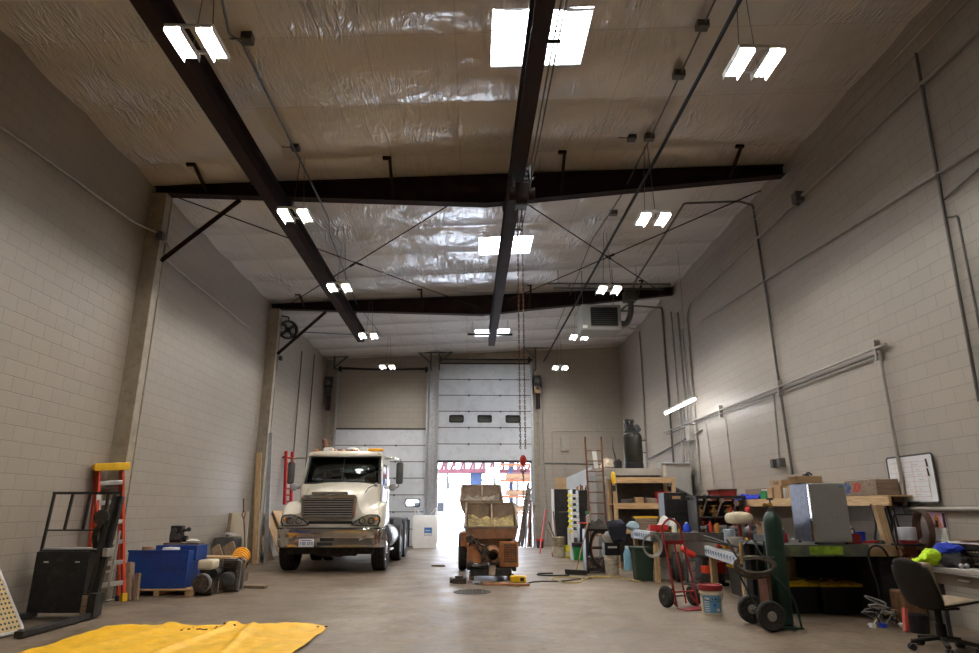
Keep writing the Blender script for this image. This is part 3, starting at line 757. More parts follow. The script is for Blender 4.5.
def operator(lb, loc):
    t = thing('door_operator', lb, 'door motor', loc)
    m = MB(); m.box(-.14,.14,-.12,.12,-.05,.38); m.build('housing', BLACK, t, bev=.015)
    m = MB(); m.cyl((-.02,-.12,.12),(-.02,-.30,.12),.10,n=18); m.cyl((.02,-.12,-.14),(.02,-.24,-.14),.07,n=16); m.build('motor', GREYD, t)
    m = MB(); m.box(-.11,.11,-.10,.10,-.34,-.05); m.build('gearbox', PLY if 'raised' in lb else BLACK, t, bev=.01)
    m = MB(); m.box(-.06,.10,-.08,.08,-.95,-.36); m.build('chain_guard', STEEL_BROWN, t, bev=.008)
    m = MB()
    for x in (-.03,.03): m.cyl((x,-.1,-.3),(x,-.1,-3.2),.006,n=5)
    m.build('hand_chain', GREYD, t)
operator('black door motor at the left top corner of the closed door', (-5.80,25.25,6.05))
operator('black and brown door motor beside the raised door', (2.50,25.3,6.15))
# conduit and boxes on the end wall right of the raised door
YW = YB-.03
pipe('conduit crossing the end wall above the mezzanine ladder to a small box', [(3.1,YW,2.6),(3.1,YW,4.35),(5.9,YW,4.35)], .016, PAINTED_PIPE, rad=.05)
pipe('horizontal dark conduit on the end wall behind the black steel panel', [(2.75,YW,3.1),(5.2,YW,3.05)], .022, CONDUIT_DK)
pipe('conduit dropping down the end wall from the door motor', [(2.72,YW,6.3),(2.78,YW,.2)], .02, CONDUIT)
pipe('thin conduit rising from the grey switch box on the end wall', [(3.55,YW,1.0),(3.55,YW,3.55)], .014, PAINTED_PIPE)
b = MB(); b.box(3.42,3.72,YB-.12,YB-.001,3.55,4.1); b.box(3.44,3.70,YB-.13,YB-.12,3.58,4.07); tag(b.build('switch_box', PAINTED_PIPE, bev=.01), 'grey painted switch box on the end wall right of the raised door', 'electrical box')
b = MB(); b.box(4.86,5.0,YB-.1,YB-.001,4.33,4.5); b.cyl((4.93,YB-.1,4.5),(4.93,YB-.1,4.6),.03); tag(b.build('junction_box', PAINTED_PIPE, bev=.01), 'small box on the end wall conduit above the mezzanine', 'electrical box')
pipe('dark conduit down the left wall beside the closed door, nearer one', [(-5.96,21.6,6.6),(-5.96,21.6,1.2)], .02, CONDUIT_DK)
pipe('dark conduit down the left wall beside the closed door, farther one', [(-5.96,23.3,6.9),(-5.96,23.3,1.0)], .02, CONDUIT_DK)
pipe('blue grey conduit crossing the ceiling from the left wall toward the last light', [(-5.95,21.0,6.9),(-5.9,21.0,7.12),(-3.4,22.0,7.28)], .02, BLUEC)
b = MB(); b.box(-5.99,-5.9,19.2,19.32,5.75,5.87); b.tube([(-5.94,19.2,5.85),(-5.94,18.7,6.1),(-5.94,18.3,6.2)],.008,6); tag(b.build('junction_box', GREYD, bev=.01), 'small round box on the left wall beyond the far column', 'electrical box')
# ================================================================== TRUCK (local: x right, y back, origin on the floor under the bumper)
TK = thing('semi_truck', 'cream white day cab semi truck with chrome bumper parked facing forward', 'truck', (-3.26,15.1,0))
def tp(m, nm, mat, parent=None, **k): return m.build(nm, mat, parent or TK, **k)
FRAMEM = pm('dark_chassis', (.022,.020,.019), .65, .2, .4, 8, .2, 30, dirt=(.10,.08,.06), damt=.25)

# bumper: curved chrome channel with swept ends
def bump_path(off, z):
    P = []
    for i in range(21):
        u = -1+2*i/20; x = u*(1.22+off); y = .06*u*u + (.34*max(0,abs(u)-.82)/.18*max(0,abs(u)-.82)/.18) - off
        P.append((x,y,z))
    return P
m = MB()
prof = [(.0,.55),(.03,.57),(.035,.72),(.02,.76),(.035,.80),(.03,.95),(.0,.97)]
rows = [[(p[0],p[1]-d,z) for p in bump_path(0,0)] for d, z in prof]
m.skin(rows, False, False)
bp = tp(m, 'bumper', CHROME, solid=.01, ang=50)
m = MB(); m.box(-.22,.12,-.045,-.02,.60,.665); m.box(-.16,.14,-.05,-.04,.70,.76)
tp(m, 'tow_slot', BLACK, bp, bev=.01)
m = MB(); m.box(-.62,-.29,-.06,-.045,.57,.74); lp = tp(m, 'license_plate', pm('plate_white',(.75,.76,.78),.4,0,.05,6), bp, bev=.006)
m = MB(); PB = pm('plate_blue', (.03,.06,.32), .4, 0, .1, 6)
for i,x in enumerate((-.58,-.535,-.49,-.43,-.385,-.34)):
    m.box(x,x+.012,-.064,-.06,.61,.68)
    if i % 2: m.box(x,x+.032,-.064,-.06,.668,.68)
    if i % 3: m.box(x,x+.032,-.064,-.06,.61,.622)
    m.box(x+.022,x+.032,-.064,-.06,.61 if i % 2 else .64,.68 if i % 3 else .65)
m.box(-.57,-.34,-.064,-.06,.70,.715); m.build('plate_characters', PB, lp, smooth=False)
for x in (-.78,.78):
    m = MB(); m.tube([(x-.05,-.02,.72),(x-.05,-.09,.72),(x+.0,-.11,.75),(x+.05,-.09,.78),(x+.05,-.02,.78)],.02,8); tp(m,'tow_hook',CHROME,bp)

# hood shell: cross sections from the grille back to the cowl
def hood_sec(y, hw, zt, zs, fw, zf):
    """half-profile: fender foot -> fender top -> shoulder -> crown; mirrored"""
    h = [(fw,zf[0]),(fw+.005,zf[0]+.12),(fw-.02,zf[1]-.10),(fw-.09,zf[1]-.02),(fw-.2,zf[1]),(hw+.10,zs),(hw+.02,zs+.12),(hw-.02,zt-.12),(hw-.10,zt-.03),(hw*.45,zt+.015),(0,zt+.025)]
    L_ = [(-x,y,z) for x,z in h]; R_ = [(x,y,z) for x,z in h[::-1][1:]]
    return L_ + R_
m = MB()
secs = [hood_sec(.20,.62,1.68,1.28,1.10,(.98,1.26)), hood_sec(.26,.66,1.74,1.33,1.15,(.98,1.34)), hood_sec(.45,.70,1.80,1.42,1.19,(.98,1.48)),
        hood_sec(.75,.76,1.87,1.46,1.21,(1.06,1.56)), hood_sec(1.05,.82,1.94,1.48,1.21,(1.12,1.57)), hood_sec(1.30,.86,1.99,1.46,1.19,(1.06,1.52)), hood_sec(1.50,.88,2.01,1.42,1.14,(.9,1.42))]
m.skin(secs, False, False)
# front face between fenders, below and around the grille
n_ = len(secs[0]); r0 = [m.bm.verts.new(p) for p in secs[0]]
for i in range(n_//2):
    a, b, c, d = r0[i], r0[i+1], r0[n_-2-i], r0[n_-1-i]
    if i+1 == n_-2-i: m._f([a,b,d])
    else: m._f([a,b,c,d])
hood = tp(m, 'hood', CREAM, ang=60)
m = MB(); m.box(-1.06,1.06,.185,.20,.97,1.14); tp(m, 'valance', CREAM, hood, bev=.01)
m = MB(); m.box(-.50,.50,.175,.19,1.055,1.115); tp(m, 'intake_slot', BLACK, hood, bev=.01)
m = MB(); 
for s in (-1,1): m.box(s*1.0-.1,s*1.0+.1,.18,.2,1.0,1.02)
m.box(-1.15,1.15,.05,.22,.955,.975); tp(m, 'bumper_gap', BLACK, hood)

# grille
def rrect(hx, z0, z1, r, n=6, taper=0.):
    zc_, hz = (z0+z1)/2, (z1-z0)/2; P = []
    for cx, cz, q in ((hx-r,hz-r,0),(-hx+r,hz-r,1),(-hx+r,-hz+r,2),(hx-r,-hz+r,3)):
        for k in range(n+1):
            t = PI/2*(q+k/n); x = cx+r*math.cos(t); z = cz+r*math.sin(t)
            P.append((x*(1+taper*z/hz), z+zc_))
    return P
o_, i_ = rrect(.62,1.15,1.69,.09,6,.03), rrect(.555,1.20,1.62,.06,6,.03)
m = MB()
m.skin([[(x,.20,z) for x,z in o_],[(x,.13,z) for x,z in o_],[(x*.985,.105,(z-1.42)*.975+1.42) for x,z in o_],[(x,.115,z) for x,z in i_],[(x,.19,z) for x,z in i_]], True, False)
gr = tp(m, 'grille_surround', CHROME, ang=50)
m = MB(); m.prism(rrect(.57,1.19,1.63,.06),'y',.18,.19); tp(m, 'grille_mesh', BLACK, gr)
for k in range(8):
    m = MB(); z = 1.225+k*.0525; m.prism([(.165,z-.012),(.125,z-.006),(.12,z+.006),(.135,z+.014),(.165,z+.010)],'x',-.565,.565); tp(m, 'grille_bar', ALU, gr, ang=20)
m = MB(); m.lathe([(.0,0),(.055,.0),(.06,.008),(.05,.018),(0,.02)],(0,.11,1.655),(0,-1,0),24)
for v in m.bm.verts: v.co.x *= 1.7
em = tp(m, 'hood_badge', CHROME)
m = MB(); m.prism(rrect(.42,1.70,1.76,.03,4),'y',.15,.22); tp(m,'hood_lip',CHROME,bev=.008)

# headlights
for s in (-1,1):
    P = [(.46,1.03),(.60,1.01),(.95,1.00),(1.08,1.02),(1.13,1.10),(1.12,1.20),(1.06,1.255),(.88,1.265),(.70,1.21),(.56,1.12)]
    P = [(s*x,z) for x,z in P]
    def yb(x): return .172 + .10*max(0,abs(x)-.72)
    cx_ = sum(p[0] for p in P)/len(P); cz_ = sum(p[1] for p in P)/len(P)
    m = MB()
    m.skin([[(x,yb(x)+.06,z) for x,z in P],[(x,yb(x)-.012,z) for x,z in P],[(cx_+(x-cx_)*.88,yb(x)-.02,cz_+(z-cz_)*.84) for x,z in P],[(cx_+(x-cx_)*.86,yb(x)+.03,cz_+(z-cz_)*.82) for x,z in P]],True,False)
    hl = tp(m, 'headlight', BLACKP, ang=40)
    m = MB(); m.prism([(cx_+(x-cx_)*.87,cz_+(z-cz_)*.83) for x,z in P],'y',.182,.186); tp(m,'reflector',ALU,hl)
    for q in (.72,.92):
        m = MB(); m.lathe([(.080,-.012),(.072,-.012),(.066,.004),(.03,.010),(.0,.004)],(s*q,.174,1.12),(0,1,0),20,False); tp(m,'lamp',CHROME,hl)
    m = MB(); m.sph((s*1.04,.185,1.15),.035,.02,.04); tp(m,'turn_lamp',pm('amber_lens',(.75,.25,.02),.2,0,.05,8),hl)
    m = MB(); m.skin([[(cx_+(x-cx_)*.88,yb(x)-.018,cz_+(z-cz_)*.84) for x,z in P],[(cx_+(x-cx_)*.6,yb(x)-.03,cz_+(z-cz_)*.6) for x,z in P]],True,False)
    m._f([m.bm.verts.new((cx_+(x-cx_)*.6,yb(x)-.03,cz_+(z-cz_)*.6)) for x,z in P]); tp(m,'lens',glass('headlight_glass',(.97,.98,.98),.02,.0),hl)

# cab
m = MB()
def cab_sec(y, hw, z0, z1, hwt): 
    return [(-hw,y,z0),(-hw,y,1.95),(-hwt,y,z1-.10),(-hwt+.10,y,z1-.01),(0,y,z1+.03),(hwt-.10,y,z1-.01),(hwt,y,z1-.10),(hw,y,1.95),(hw,y,z0)]
def ring_open(sec): return sec
# side walls, roof and back as panels with window holes
ZB, ZR = .80, 2.86
for s in (-1,1):
    hw, ht = 1.0, .955
    def wp(y, z): 
        t = max(0,(z-1.95)/(2.76-1.95)); return (s*(hw+(ht-hw)*t), y, z)
    def quad(y0,z0,y1,z1):
        m.skin([[wp(y0,z0),wp(y1,z0),wp(y1,z1),wp(y0,z1)],[tuple(a-b for a,b in zip(q,(s*.03,0,0))) for q in (wp(y0,z0),wp(y1,z0),wp(y1,z1),wp(y0,z1))]])
    quad(1.42,ZB,2.95,1.95); quad(1.42,1.95,1.58,2.76) if False else None
    m.skin([[wp(1.42,1.95),wp(1.60,1.95),wp(1.86,2.55),wp(1.80,2.76),wp(1.72,2.76)],[tuple(a-b for a,b in zip(q,(s*.03,0,0))) for q in (wp(1.42,1.95),wp(1.60,1.95),wp(1.86,2.55),wp(1.80,2.76),wp(1.72,2.76))]])
    quad(1.80,2.55,2.95,2.76); quad(2.52,1.95,2.95,2.55)
m.skin([[(-.955,y,2.76),(-.90,y,2.83),(-.5,y,2.87),(0,y,2.885),(.5,y,2.87),(.90,y,2.83),(.955,y,2.76),(.9,y,2.74),(-.9,y,2.74)] for y in (1.66,1.75,2.2,2.9,2.97)])
m.box(-1.0,1.0,2.92,2.95,ZB,1.95); m.box(-.98,-.55,2.92,2.95,1.95,2.76); m.box(.55,.98,2.92,2.95,1.95,2.76); m.box(-.55,.55,2.92,2.95,2.5,2.76)
m.box(-1.0,1.0,1.42,1.46,.9,1.98)
cab = tp(m, 'cab', CREAM, ang=40, bev=.006)
m = MB(); m.skin([[(-.90,1.50,2.02),(-.5,1.43,2.02),(0,1.41,2.02),(.5,1.43,2.02),(.90,1.50,2.02)],[(-.86,1.78,2.68),(-.5,1.72,2.70),(0,1.70,2.70),(.5,1.72,2.70),(.86,1.78,2.68)]],False,False)
ws = tp(m, 'windshield', TINT, cab, solid=.006)
m = MB()
m.tube([(-.92,1.49,2.0),(-.5,1.42,2.0),(0,1.40,2.0),(.5,1.42,2.0),(.92,1.49,2.0),(.87,1.78,2.70),(.5,1.71,2.72),(0,1.69,2.72),(-.5,1.71,2.72),(-.87,1.78,2.70)],.025,8,True)
m.cyl((0,1.40,2.0),(0,1.69,2.72),.014); tp(m, 'windshield_seal', BLACK, cab)
m = MB(); m.skin([[(-.97,1.72,2.76),(-.6,1.50,2.72),(0,1.44,2.71),(.6,1.50,2.72),(.97,1.72,2.76)],[(-.93,1.74,2.86),(-.6,1.60,2.87),(0,1.56,2.88),(.6,1.60,2.87),(.93,1.74,2.86)]],False,False)
tp(m, 'sun_visor', pm('visor_beige',(.56,.51,.42),.3,.2,.05,4), cab, solid=.012)
for s in (-1,1):
    m = MB(); m.skin([[(s*.985,1.62,1.97),(s*.985,2.50,1.97),(s*.952,2.50,2.53),(s*.952,1.88,2.53)],[(s*.98,1.62,1.97),(s*.98,2.50,1.97),(s*.947,2.50,2.53),(s*.947,1.88,2.53)]]); tp(m, 'side_window', TINT, cab, smooth=False)
    m = MB(); m.box(s*1.0-.012,s*1.0+.012,1.55,2.6,.84,.85); m.box(s*1.0-.012,s*1.0+.012,1.55,1.56,.85,1.95); m.box(s*1.0-.012,s*1.0+.012,2.59,2.6,.85,1.95); m.box(s*1.012-.02,s*1.012+.02,2.35,2.52,1.52,1.57); tp(m, 'door_seam', GREYD, cab, smooth=False)
m = MB(); m.box(-.55,.55,2.93,2.935,1.95,2.5); tp(m, 'rear_window', CLEAR, cab, smooth=False)
# wipers
for x0 in (-.45,.35):
    m = MB(); m.tube([(x0,1.42,2.02),(x0+.28,1.47,2.24),(x0+.34,1.46,2.2)],.010,6); m.bar((x0+.0,1.44,2.1),(x0+.62,1.53,2.36),.012,.02); tp(m, 'wiper', BLACK, cab)
# inside: dash, wheel, two seats
m = MB(); m.prism([(1.46,1.5),(1.46,1.96),(1.60,2.02),(1.85,1.92),(1.95,1.5)],'x',-.93,.93); tp(m, 'dashboard', GREYD, cab, bev=.02)
m = MB(); m.tube(arc((.48,1.98,1.98),.22,0,2*PI,24,(1,0,0),(0,.75,.66))[:-1],.016,8,True); m.cyl((.48,1.98,1.98),(.48,1.82,1.78),.03); m.bar((.26,1.98,1.98),(.70,1.98,1.98),.03,.015); tp(m, 'steering_wheel', BLACK, cab)
SEATM = pm('seat_fabric', (.06,.055,.05), .9, 0, .2, 12)
for x in (-.45,.48):
    m = MB(); m.box(x-.25,x+.25,2.2,2.70,1.45,1.62); m.prism([(2.62,1.55),(2.74,1.55),(2.84,2.25),(2.72,2.27)],'x',x-.25,x+.25); m.prism([(2.73,2.28),(2.83,2.28),(2.85,2.46),(2.76,2.46)],'x',x-.14,x+.14); m.box(x-.08,x+.08,2.3,2.6,1.0,1.46); tp(m, 'seat', SEATM, cab, bev=.03)
m = MB(); m.box(-.96,.96,1.46,2.92,.98,1.02); tp(m, 'cab_floor', BLACK, cab)
# roof furniture
for x,w_ in ((-.50,.12),(.42,.11)):
    m = MB(); m.box(x-w_,x+w_,1.9,2.15,2.885,2.99); m.box(x-w_*.8,x+w_*.8,1.92,2.13,2.99,3.01); tp(m, 'roof_beacon', WHITEP, cab, bev=.012)
m = MB(); m.lathe([(.17,0),(.17,.05),(.14,.11),(.06,.14),(0,.145)],(.1,2.15,2.89),n=24); tp(m, 'roof_vent', WHITEP, cab)
for x in (-.74,-.26,-.05,.24):
    m = MB(); m.sph((x,1.70,2.90),.05,.05,.035); tp(m, 'marker_lamp', pm('amber_lens',(.75,.25,.02),.2), cab)
m = MB(); m.box(.55,.93,1.86,1.98,2.90,2.98); tp(m, 'amber_light_bar', pm('amber_bar',(.80,.38,.02),.25,0,.15,20), cab, bev=.015)
m = MB(); m.box(-.3,.3,1.72,1.76,2.90,2.93); tp(m, 'lamp_rail', STEEL_BROWN, cab)
# exhaust stack
m = MB(); m.tube([(-.86,3.15,1.0),(-.86,3.15,3.10),(-.87,3.17,3.25),(-.92,3.2,3.36)],.065,14); tp(m, 'exhaust_stack', RUST)
m = MB(); m.cyl((-.86,3.15,1.3),(-.86,3.15,2.4),.11,n=18); tp(m, 'muffler', CHROME)
# mirrors
for s in (-1,1):
    m = MB(); m.tube(bend([(s*.95,1.74,2.62),(s*1.16,1.62,2.63),(s*1.37,1.58,2.60),(s*1.37,1.58,2.45)],.05),.016,8); m.tube(bend([(s*1.0,1.5,1.90),(s*1.2,1.52,1.86),(s*1.36,1.58,1.92),(s*1.36,1.58,2.1)],.05),.016,8); m.tube([(s*.98,1.55,1.98),(s*1.2,1.55,1.88)],.012,6)
    mr = tp(m, 'mirror_arm', CHROME)
    m = MB(); m.lathe([(.0,-.27),(.07,-.265),(.09,-.22),(.092,.22),(.07,.27),(0,.275)],(s*1.37,1.60,2.25),n=16)
    for v in m.bm.verts: v.co.y = 1.60+(v.co.y-1.60)*.8
    tp(m, 'mirror_head', GREYD if s > 0 else GREYD, mr)
    m = MB(); m.sph((s*1.22,1.40,1.90),.095,.05,.095); m.cyl((s*1.05,1.35,1.86),(s*1.2,1.42,1.9),.014); tp(m, 'convex_mirror', GREYP, mr)
# small hood mirror / filter
m = MB(); m.tube([(.70,.5,1.75),(.78,.48,1.86),(.93,.5,1.93)],.012,6); m.sph((.95,.5,1.93),.05,.03,.05); tp(m,'hood_mirror',GREYP)
# wheels
def tyre(parent_name, c, w_, r, hub=CHROME, nseg=36):
    x, y, z = c; m = MB()
    pr = [(r*.60,-w_/2*.85),(r*.80,-w_/2),(r*.94,-w_/2*.96),(r*.99,-w_/2*.82)]
    g = [(r*.99,-w_*.26),(r*.965,-w_*.25),(r*.965,-w_*.22),(r*1.,-w_*.21),(r*1.,-w_*.02),(r*.965,-w_*.015),(r*.965,w_*.015),(r*1.,w_*.02),(r*1.,w_*.21),(r*.965,w_*.22),(r*.965,w_*.25),(r*.99,w_*.26)]
    pr += g + [(a,-b) for a,b in pr[::-1]]
    m.lathe(pr,(x,y,z),(1,0,0),nseg,False)
    o = tp(m, 'tyre', RUBBER, ang=25)
    m = MB(); s = 1 if x > 0 else -1
    m.lathe([(r*.60,-w_*.4),(r*.60,w_*.36),(r*.56,w_*.40),(r*.50,w_*.30),(r*.30,w_*.12),(r*.28,w_*.40),(r*.16,w_*.48),(0,w_*.48)],(x,y,z),(s,0,0),24,False)
    for k in range(10):
        a = 2*PI*k/10; m.cyl((x+s*w_*.12,y+r*.40*math.cos(a),z+r*.40*math.sin(a)),(x+s*w_*.28,y+r*.40*math.cos(a),z+r*.40*math.sin(a)),.02,n=6)
    m.build('rim', hub, o); return o
for s in (-1,1): tyre('', (s*1.05,1.0,.51), .32, .51)
for y in (3.9,5.2):
    for s in (-1,1):
        tyre('', (s*1.10,y,.51), .26, .51, GREYP, 28); tyre('', (s*.76,y,.51), .26, .51, GREYP, 20)
# chassis
m = MB()
for s in (-1,1): m.box(s*.42-.04,s*.42+.04,.6,6.1,.72,.98)
for y in (.7,2.0,3.2,4.5,5.9): m.box(-.42,.42,y,y+.1,.74,.92)
m.cyl((-1.0,1.0,.52),(1.0,1.0,.52),.07); m.box(-.6,.6,.9,1.1,.44,.6)
for y in (3.9,5.2): m.cyl((-1.,y,.52),(1.,y,.52),.1); m.sph((0,y,.52),.24,.24,.2)
for s in (-1,1): m.bar((s*.45,.4,.66),(s*.45,1.7,.66),.08,.05)
m.box(-.5,.5,.4,.9,.5,.9); m.sph((0,1.3,.5),.3,.5,.16)
tp(m, 'chassis', FRAMEM, bev=.006)
m = MB(); m.box(-1.0,1.0,.25,.30,.40,.56); m.box(-.30,.6,.28,.5,.36,.5); tp(m, 'front_crossmember', FRAMEM)
for s in (-1,1):
    m = MB(); m.cyl((s*.92,1.95,.70),(s*.92,3.15,.70),.29,n=24); ft = tp(m, 'fuel_tank', ALU)
    for y in (2.1,2.95):
        m = MB(); m.lathe([(.295,-.03),(.30,-.03),(.30,.03),(.295,.03)],(s*.92,y,.70),(0,1,0),24,False); m.build('tank_strap', GREYD, ft)
    m = MB(); m.box(s*1.1-.10,s*1.1+.08,1.9,2.5,.38,.42); m.box(s*1.1-.10,s*1.1+.08,1.9,2.5,.80,.83); tp(m, 'step', ALU, bev=.006)
    m = MB(); m.box(s*.98-.12,s*.98+.06,3.3,3.36,.55,1.1); tp(m, 'deck_bracket', RUBBER, smooth=False)
    m = MB(); m.box(s*1.1-.26,s*1.1+.14,6.05,6.07,.25,1.05); tp(m, 'mud_flap', RUBBER, smooth=False)
    m = MB()
    for k in range(11):
        pass
    m.grid(16,1,lambda u,v,s=s:(s*(.60+.64*v), 3.9+.62*math.cos(PI*(.98-u*.96)), .53+.60*math.sin(PI*(.98-u*.96)))); m.grid(16,1,lambda u,v,s=s:(s*(.60+.64*v), 5.2+.62*math.cos(PI*(.98-u*.96)), .53+.60*math.sin(PI*(.98-u*.96)))); tp(m, 'fender', BLACK, solid=.012)
m = MB(); m.prism([(-.45,.0),(.45,.0),(.5,.2),(.3,.9),(-.3,.9),(-.5,.2)],'z',1.02,1.10)
for v in m.bm.verts: v.co.y += 4.2
m.box(-.5,.5,4.3,4.9,.98,1.03); tp(m, 'fifth_wheel', FRAMEM, bev=.01)
m = MB(); m.box(-.9,.9,3.25,3.8,.98,1.02); m.box(.55,.98,3.3,3.75,.6,.98); tp(m, 'deck_plate', ALU, bev=.004)
m = MB(); m.box(.5,1.2,5.9,6.05,.6,.75); m.box(-1.2,-.5,5.9,6.05,.6,.75); m.box(-.5,.5,6.0,6.1,.7,.95); tp(m, 'rear_crossmember', FRAMEM)

# final proportions of the cab: a little lower and narrower than the hood line
def remap(o):
    if o.data and o.data.users == 1:
        for v in o.data.vertices:
            if v.co.z > 2.02: v.co.z = 2.02 + (v.co.z-2.02)*.915
            v.co.x -= .05
    for c in o.children: remap(c)
remap(cab)
for c in TK.children:
    if c.name.startswith('exhaust'): remap(c)

for c in TK.children:
    if c.name.startswith(('grille_surround','hood_badge','hood_lip')): c.location.x -= .05
# ================================================================== HOPPER MACHINES AND THE FAR DOORWAY
HM = thing('hopper_pump', 'rusty orange mortar pump with open stained hopper, nearer of two', 'machine', (.36,13.7,0))
def hp(m, nm, mat, par=None, **k): return m.build(nm, mat, par or HM, **k)
def hopper(par, w0, zf, zb, zl, dep, wl, open_mat=HOPPER, crust=True, y0=0.):
    """open-topped bin: front lip zf, back rim zb; throat at zl"""
    m = MB(); t = .012
    F = [(-w0,y0,zf),(w0,y0,zf)]; B = [(-w0+.02,y0+dep,zb),(w0-.02,y0+dep,zb)]
    Tf = [(-wl,y0+.12,zl),(wl,y0+.12,zl)]; Tb = [(-wl,y0+dep-.15,zl),(wl,y0+dep-.15,zl)]
    top = [F[0],F[1],B[1],B[0]]; mid = [(-w0+.03,y0+.02,zf-.16),(w0-.03,y0+.02,zf-.16),(w0-.05,y0+dep-.03,zf-.16),(-w0+.05,y0+dep-.03,zf-.16)]
    bot = [Tf[0],Tf[1],Tb[1],Tb[0]]
    m.skin([top,mid,bot],True,False)
    o = m.build('hopper', open_mat, par, solid=.014, smooth=False)
    m = MB(); P = [top[0],top[1],top[2],top[3]]
    for a,b in zip(P,P[1:]+P[:1]): m.bar(a,b,.045,.05)
    m.build('rim', open_mat, o, bev=.006)
    m = MB(); m.bar((.02,y0+.05,zf-.02),(.02,y0+dep-.04,zb-.03),.035,.06); m.bar((.02,y0+dep-.04,zb-.03),(.02,y0+dep-.06,zf-.12),.035,.05); m.build('divider', open_mat, o, bev=.004)
    if crust:
        m = MB(); m.grid(26,18,lambda u,v:((-w0+.05)+(2*w0-.10)*u, y0+.04+(dep-.08)*v, zf-.12+ (zb-zf)*.62*v*v + .14*abs(2*u-1)**2*.6 + .05*noise.noise(Vector((u*6,v*6,2.)))+.03*noise.noise(Vector((u*19,v*15,5.)))))
        m.build('cement_residue', CEMENT if par is HM else CEMENT_GREY, o)
    return o
hopper(HM, .54, 1.02, 1.50, .70, .85, .34)
m = MB(); m.box(-.50,.50,-.012,.0,.80,.99); hp(m,'front_apron',pm('worn_apron_paint',(.22,.115,.06),.7,.05,.3,6,.3,40,dirt=(.42,.15,.05),damt=.3),bev=.006)
m = MB(); m.box(-.48,-.20,-.05,.65,.33,.68); m.box(-.49,-.19,-.06,.66,.66,.70); hp(m,'engine_box',RUSTOR,bev=.012)
m = MB(); m.box(.16,.54,-.05,.65,.26,.75); gb = hp(m,'radiator_cabinet',RUSTOR,bev=.015)
m = MB(); m.box(.25,.50,-.058,-.05,.35,.70); m.build('grille_back', BLACK, gb, smooth=False)
m = MB()
for i in range(7): x=.25+.25*i/6; m.box(x-.006,x+.006,-.066,-.056,.35,.70)
for i in range(9): z=.35+.35*i/8; m.box(.25,.50,-.066,-.056,z-.006,z+.006)
m.box(.20,.26,-.07,-.055,.62,.72); m.build('grille', RUSTOR, gb, smooth=False)
m = MB(); m.lathe([(.17,.38),(.17,.30),(.145,.28),(.135,-.02),(.150,-.04),(.150,-.10),(.105,-.10),(.10,.1),(.0,.12)],(.03,-.05,.49),(0,1,.22),28,False); op = hp(m,'outlet_pipe',pm('worn_orange_pipe',(.60,.33,.17),.5,.1,.2,7,.2,30,dirt=(.62,.16,.03),damt=.45),ang=30)
m = MB(); m.lathe([(.152,-.15),(.152,-.10),(.11,-.095),(.11,-.16)],(.03,-.05,.49),(0,1,.22),28,False); m.lathe([(.0,.02),(.105,.03)],(.03,-.05,.49),(0,1,.22),20,False); m.build('pipe_collar', BLACKP, op)
m = MB(); m.lathe([(.19,.36),(.19,.26),(.15,.26)],(.03,-.05,.49),(0,1,.22),24,False); m.build('pipe_flange', RUSTOR, op)
m = MB(); m.bar((.02,-.10,.36),(.0,-.22,.12),.13,.03,(0,1,0)); hp(m,'chute',HOPPER)
m = MB(); m.lathe([(.075,-.06),(.085,-.05),(.085,.05),(.075,.06),(.03,.07),(.03,-.06)],(-.44,-.08,.80),(0,1,0),18); m.cyl((-.44,-.08,.80),(-.44,-.08,.66),.02); hp(m,'pulley',GRIME)
m = MB()
for p in ([(-.40,-.02,.78),(-.30,-.12,.72),(-.24,-.1,.55),(-.15,-.02,.5)],[(-.30,-.1,.82),(-.26,-.14,.70),(-.14,-.12,.66)],[(-.48,-.10,.36),(-.34,-.16,.28),(-.18,-.14,.30),(-.08,-.05,.40)]): m.tube(bend(p,.08),.02,8)
m.box(-.20,-.06,-.12,.3,.36,.62); m.box(-.22,-.08,-.18,-.05,.30,.36); m.box(-.48,-.36,-.14,-.02,.28,.36)
for k in range(5): m.cyl((-.18+.03*k,-.13,.45+.03*k),(-.18+.03*k,-.17,.45+.03*k),.025,n=8)
hp(m,'hydraulic_lines',GRIME)
m = MB(); m.box(-.42,.40,-.1,1.0,.10,.24); m.box(-.50,-.42,-.02,1.2,.20,.32); m.box(.42,.50,-.02,1.2,.18,.26); hp(m,'skid_frame',FRAMEM,bev=.01)
m = MB(); m.box(-.5,.5,.7,1.2,.3,.9); hp(m,'rear_tank',RUSTOR,bev=.02)
m = MB(); m.box(-.36,.36,.14,.75,.66,.80); hp(m,'auger_trough',HOPPER,bev=.01)
for s in (-1,1):
    m = MB(); m.box(s*.40-.05,s*.40+.05,.1,.2,0,.12); m.box(s*.40-.05,s*.40+.05,.8,.9,0,.12); hp(m,'foot_block',WOODD,bev=.006)
# second machine behind it
H2M = thing('hopper_pump', 'taller grey-brown mortar pump with open hopper standing behind the rusty orange one', 'machine', (.17,15.35,0))
hopper(H2M, .49, 1.55, 1.93, 1.18, .80, .34, HOPPER, True)
m = MB(); m.box(-.46,.46,-.012,0,1.36,1.52); m.build('front_apron', HOPPER, H2M, bev=.006)
m = MB(); m.box(-.36,.36,.1,.72,.52,1.2); m.box(-.48,.46,.3,1.6,.55,.85); m.build('body', RUSTOR, H2M, bev=.015)
m = MB(); m.cyl((.05,.15,1.9),(.05,.15,2.22),.012); m.build('lever', RUST, H2M)
for s in (-1,1):
    m = MB(); m.lathe([(.20,-.085),(.36,-.10),(.42,-.085),(.43,-.04),(.43,.04),(.42,.085),(.36,.10),(.20,.085)],(s*.43,.75,.43),(1,0,0),30,False); o = m.build('tyre', RUBBER, H2M)
    m = MB(); m.lathe([(.21,-.08),(.21,.06),(.12,.03),(.06,.07),(0,.07)],(s*.43,.75,.43),(s,0,0),20,False); m.build('rim', GREYP, o)
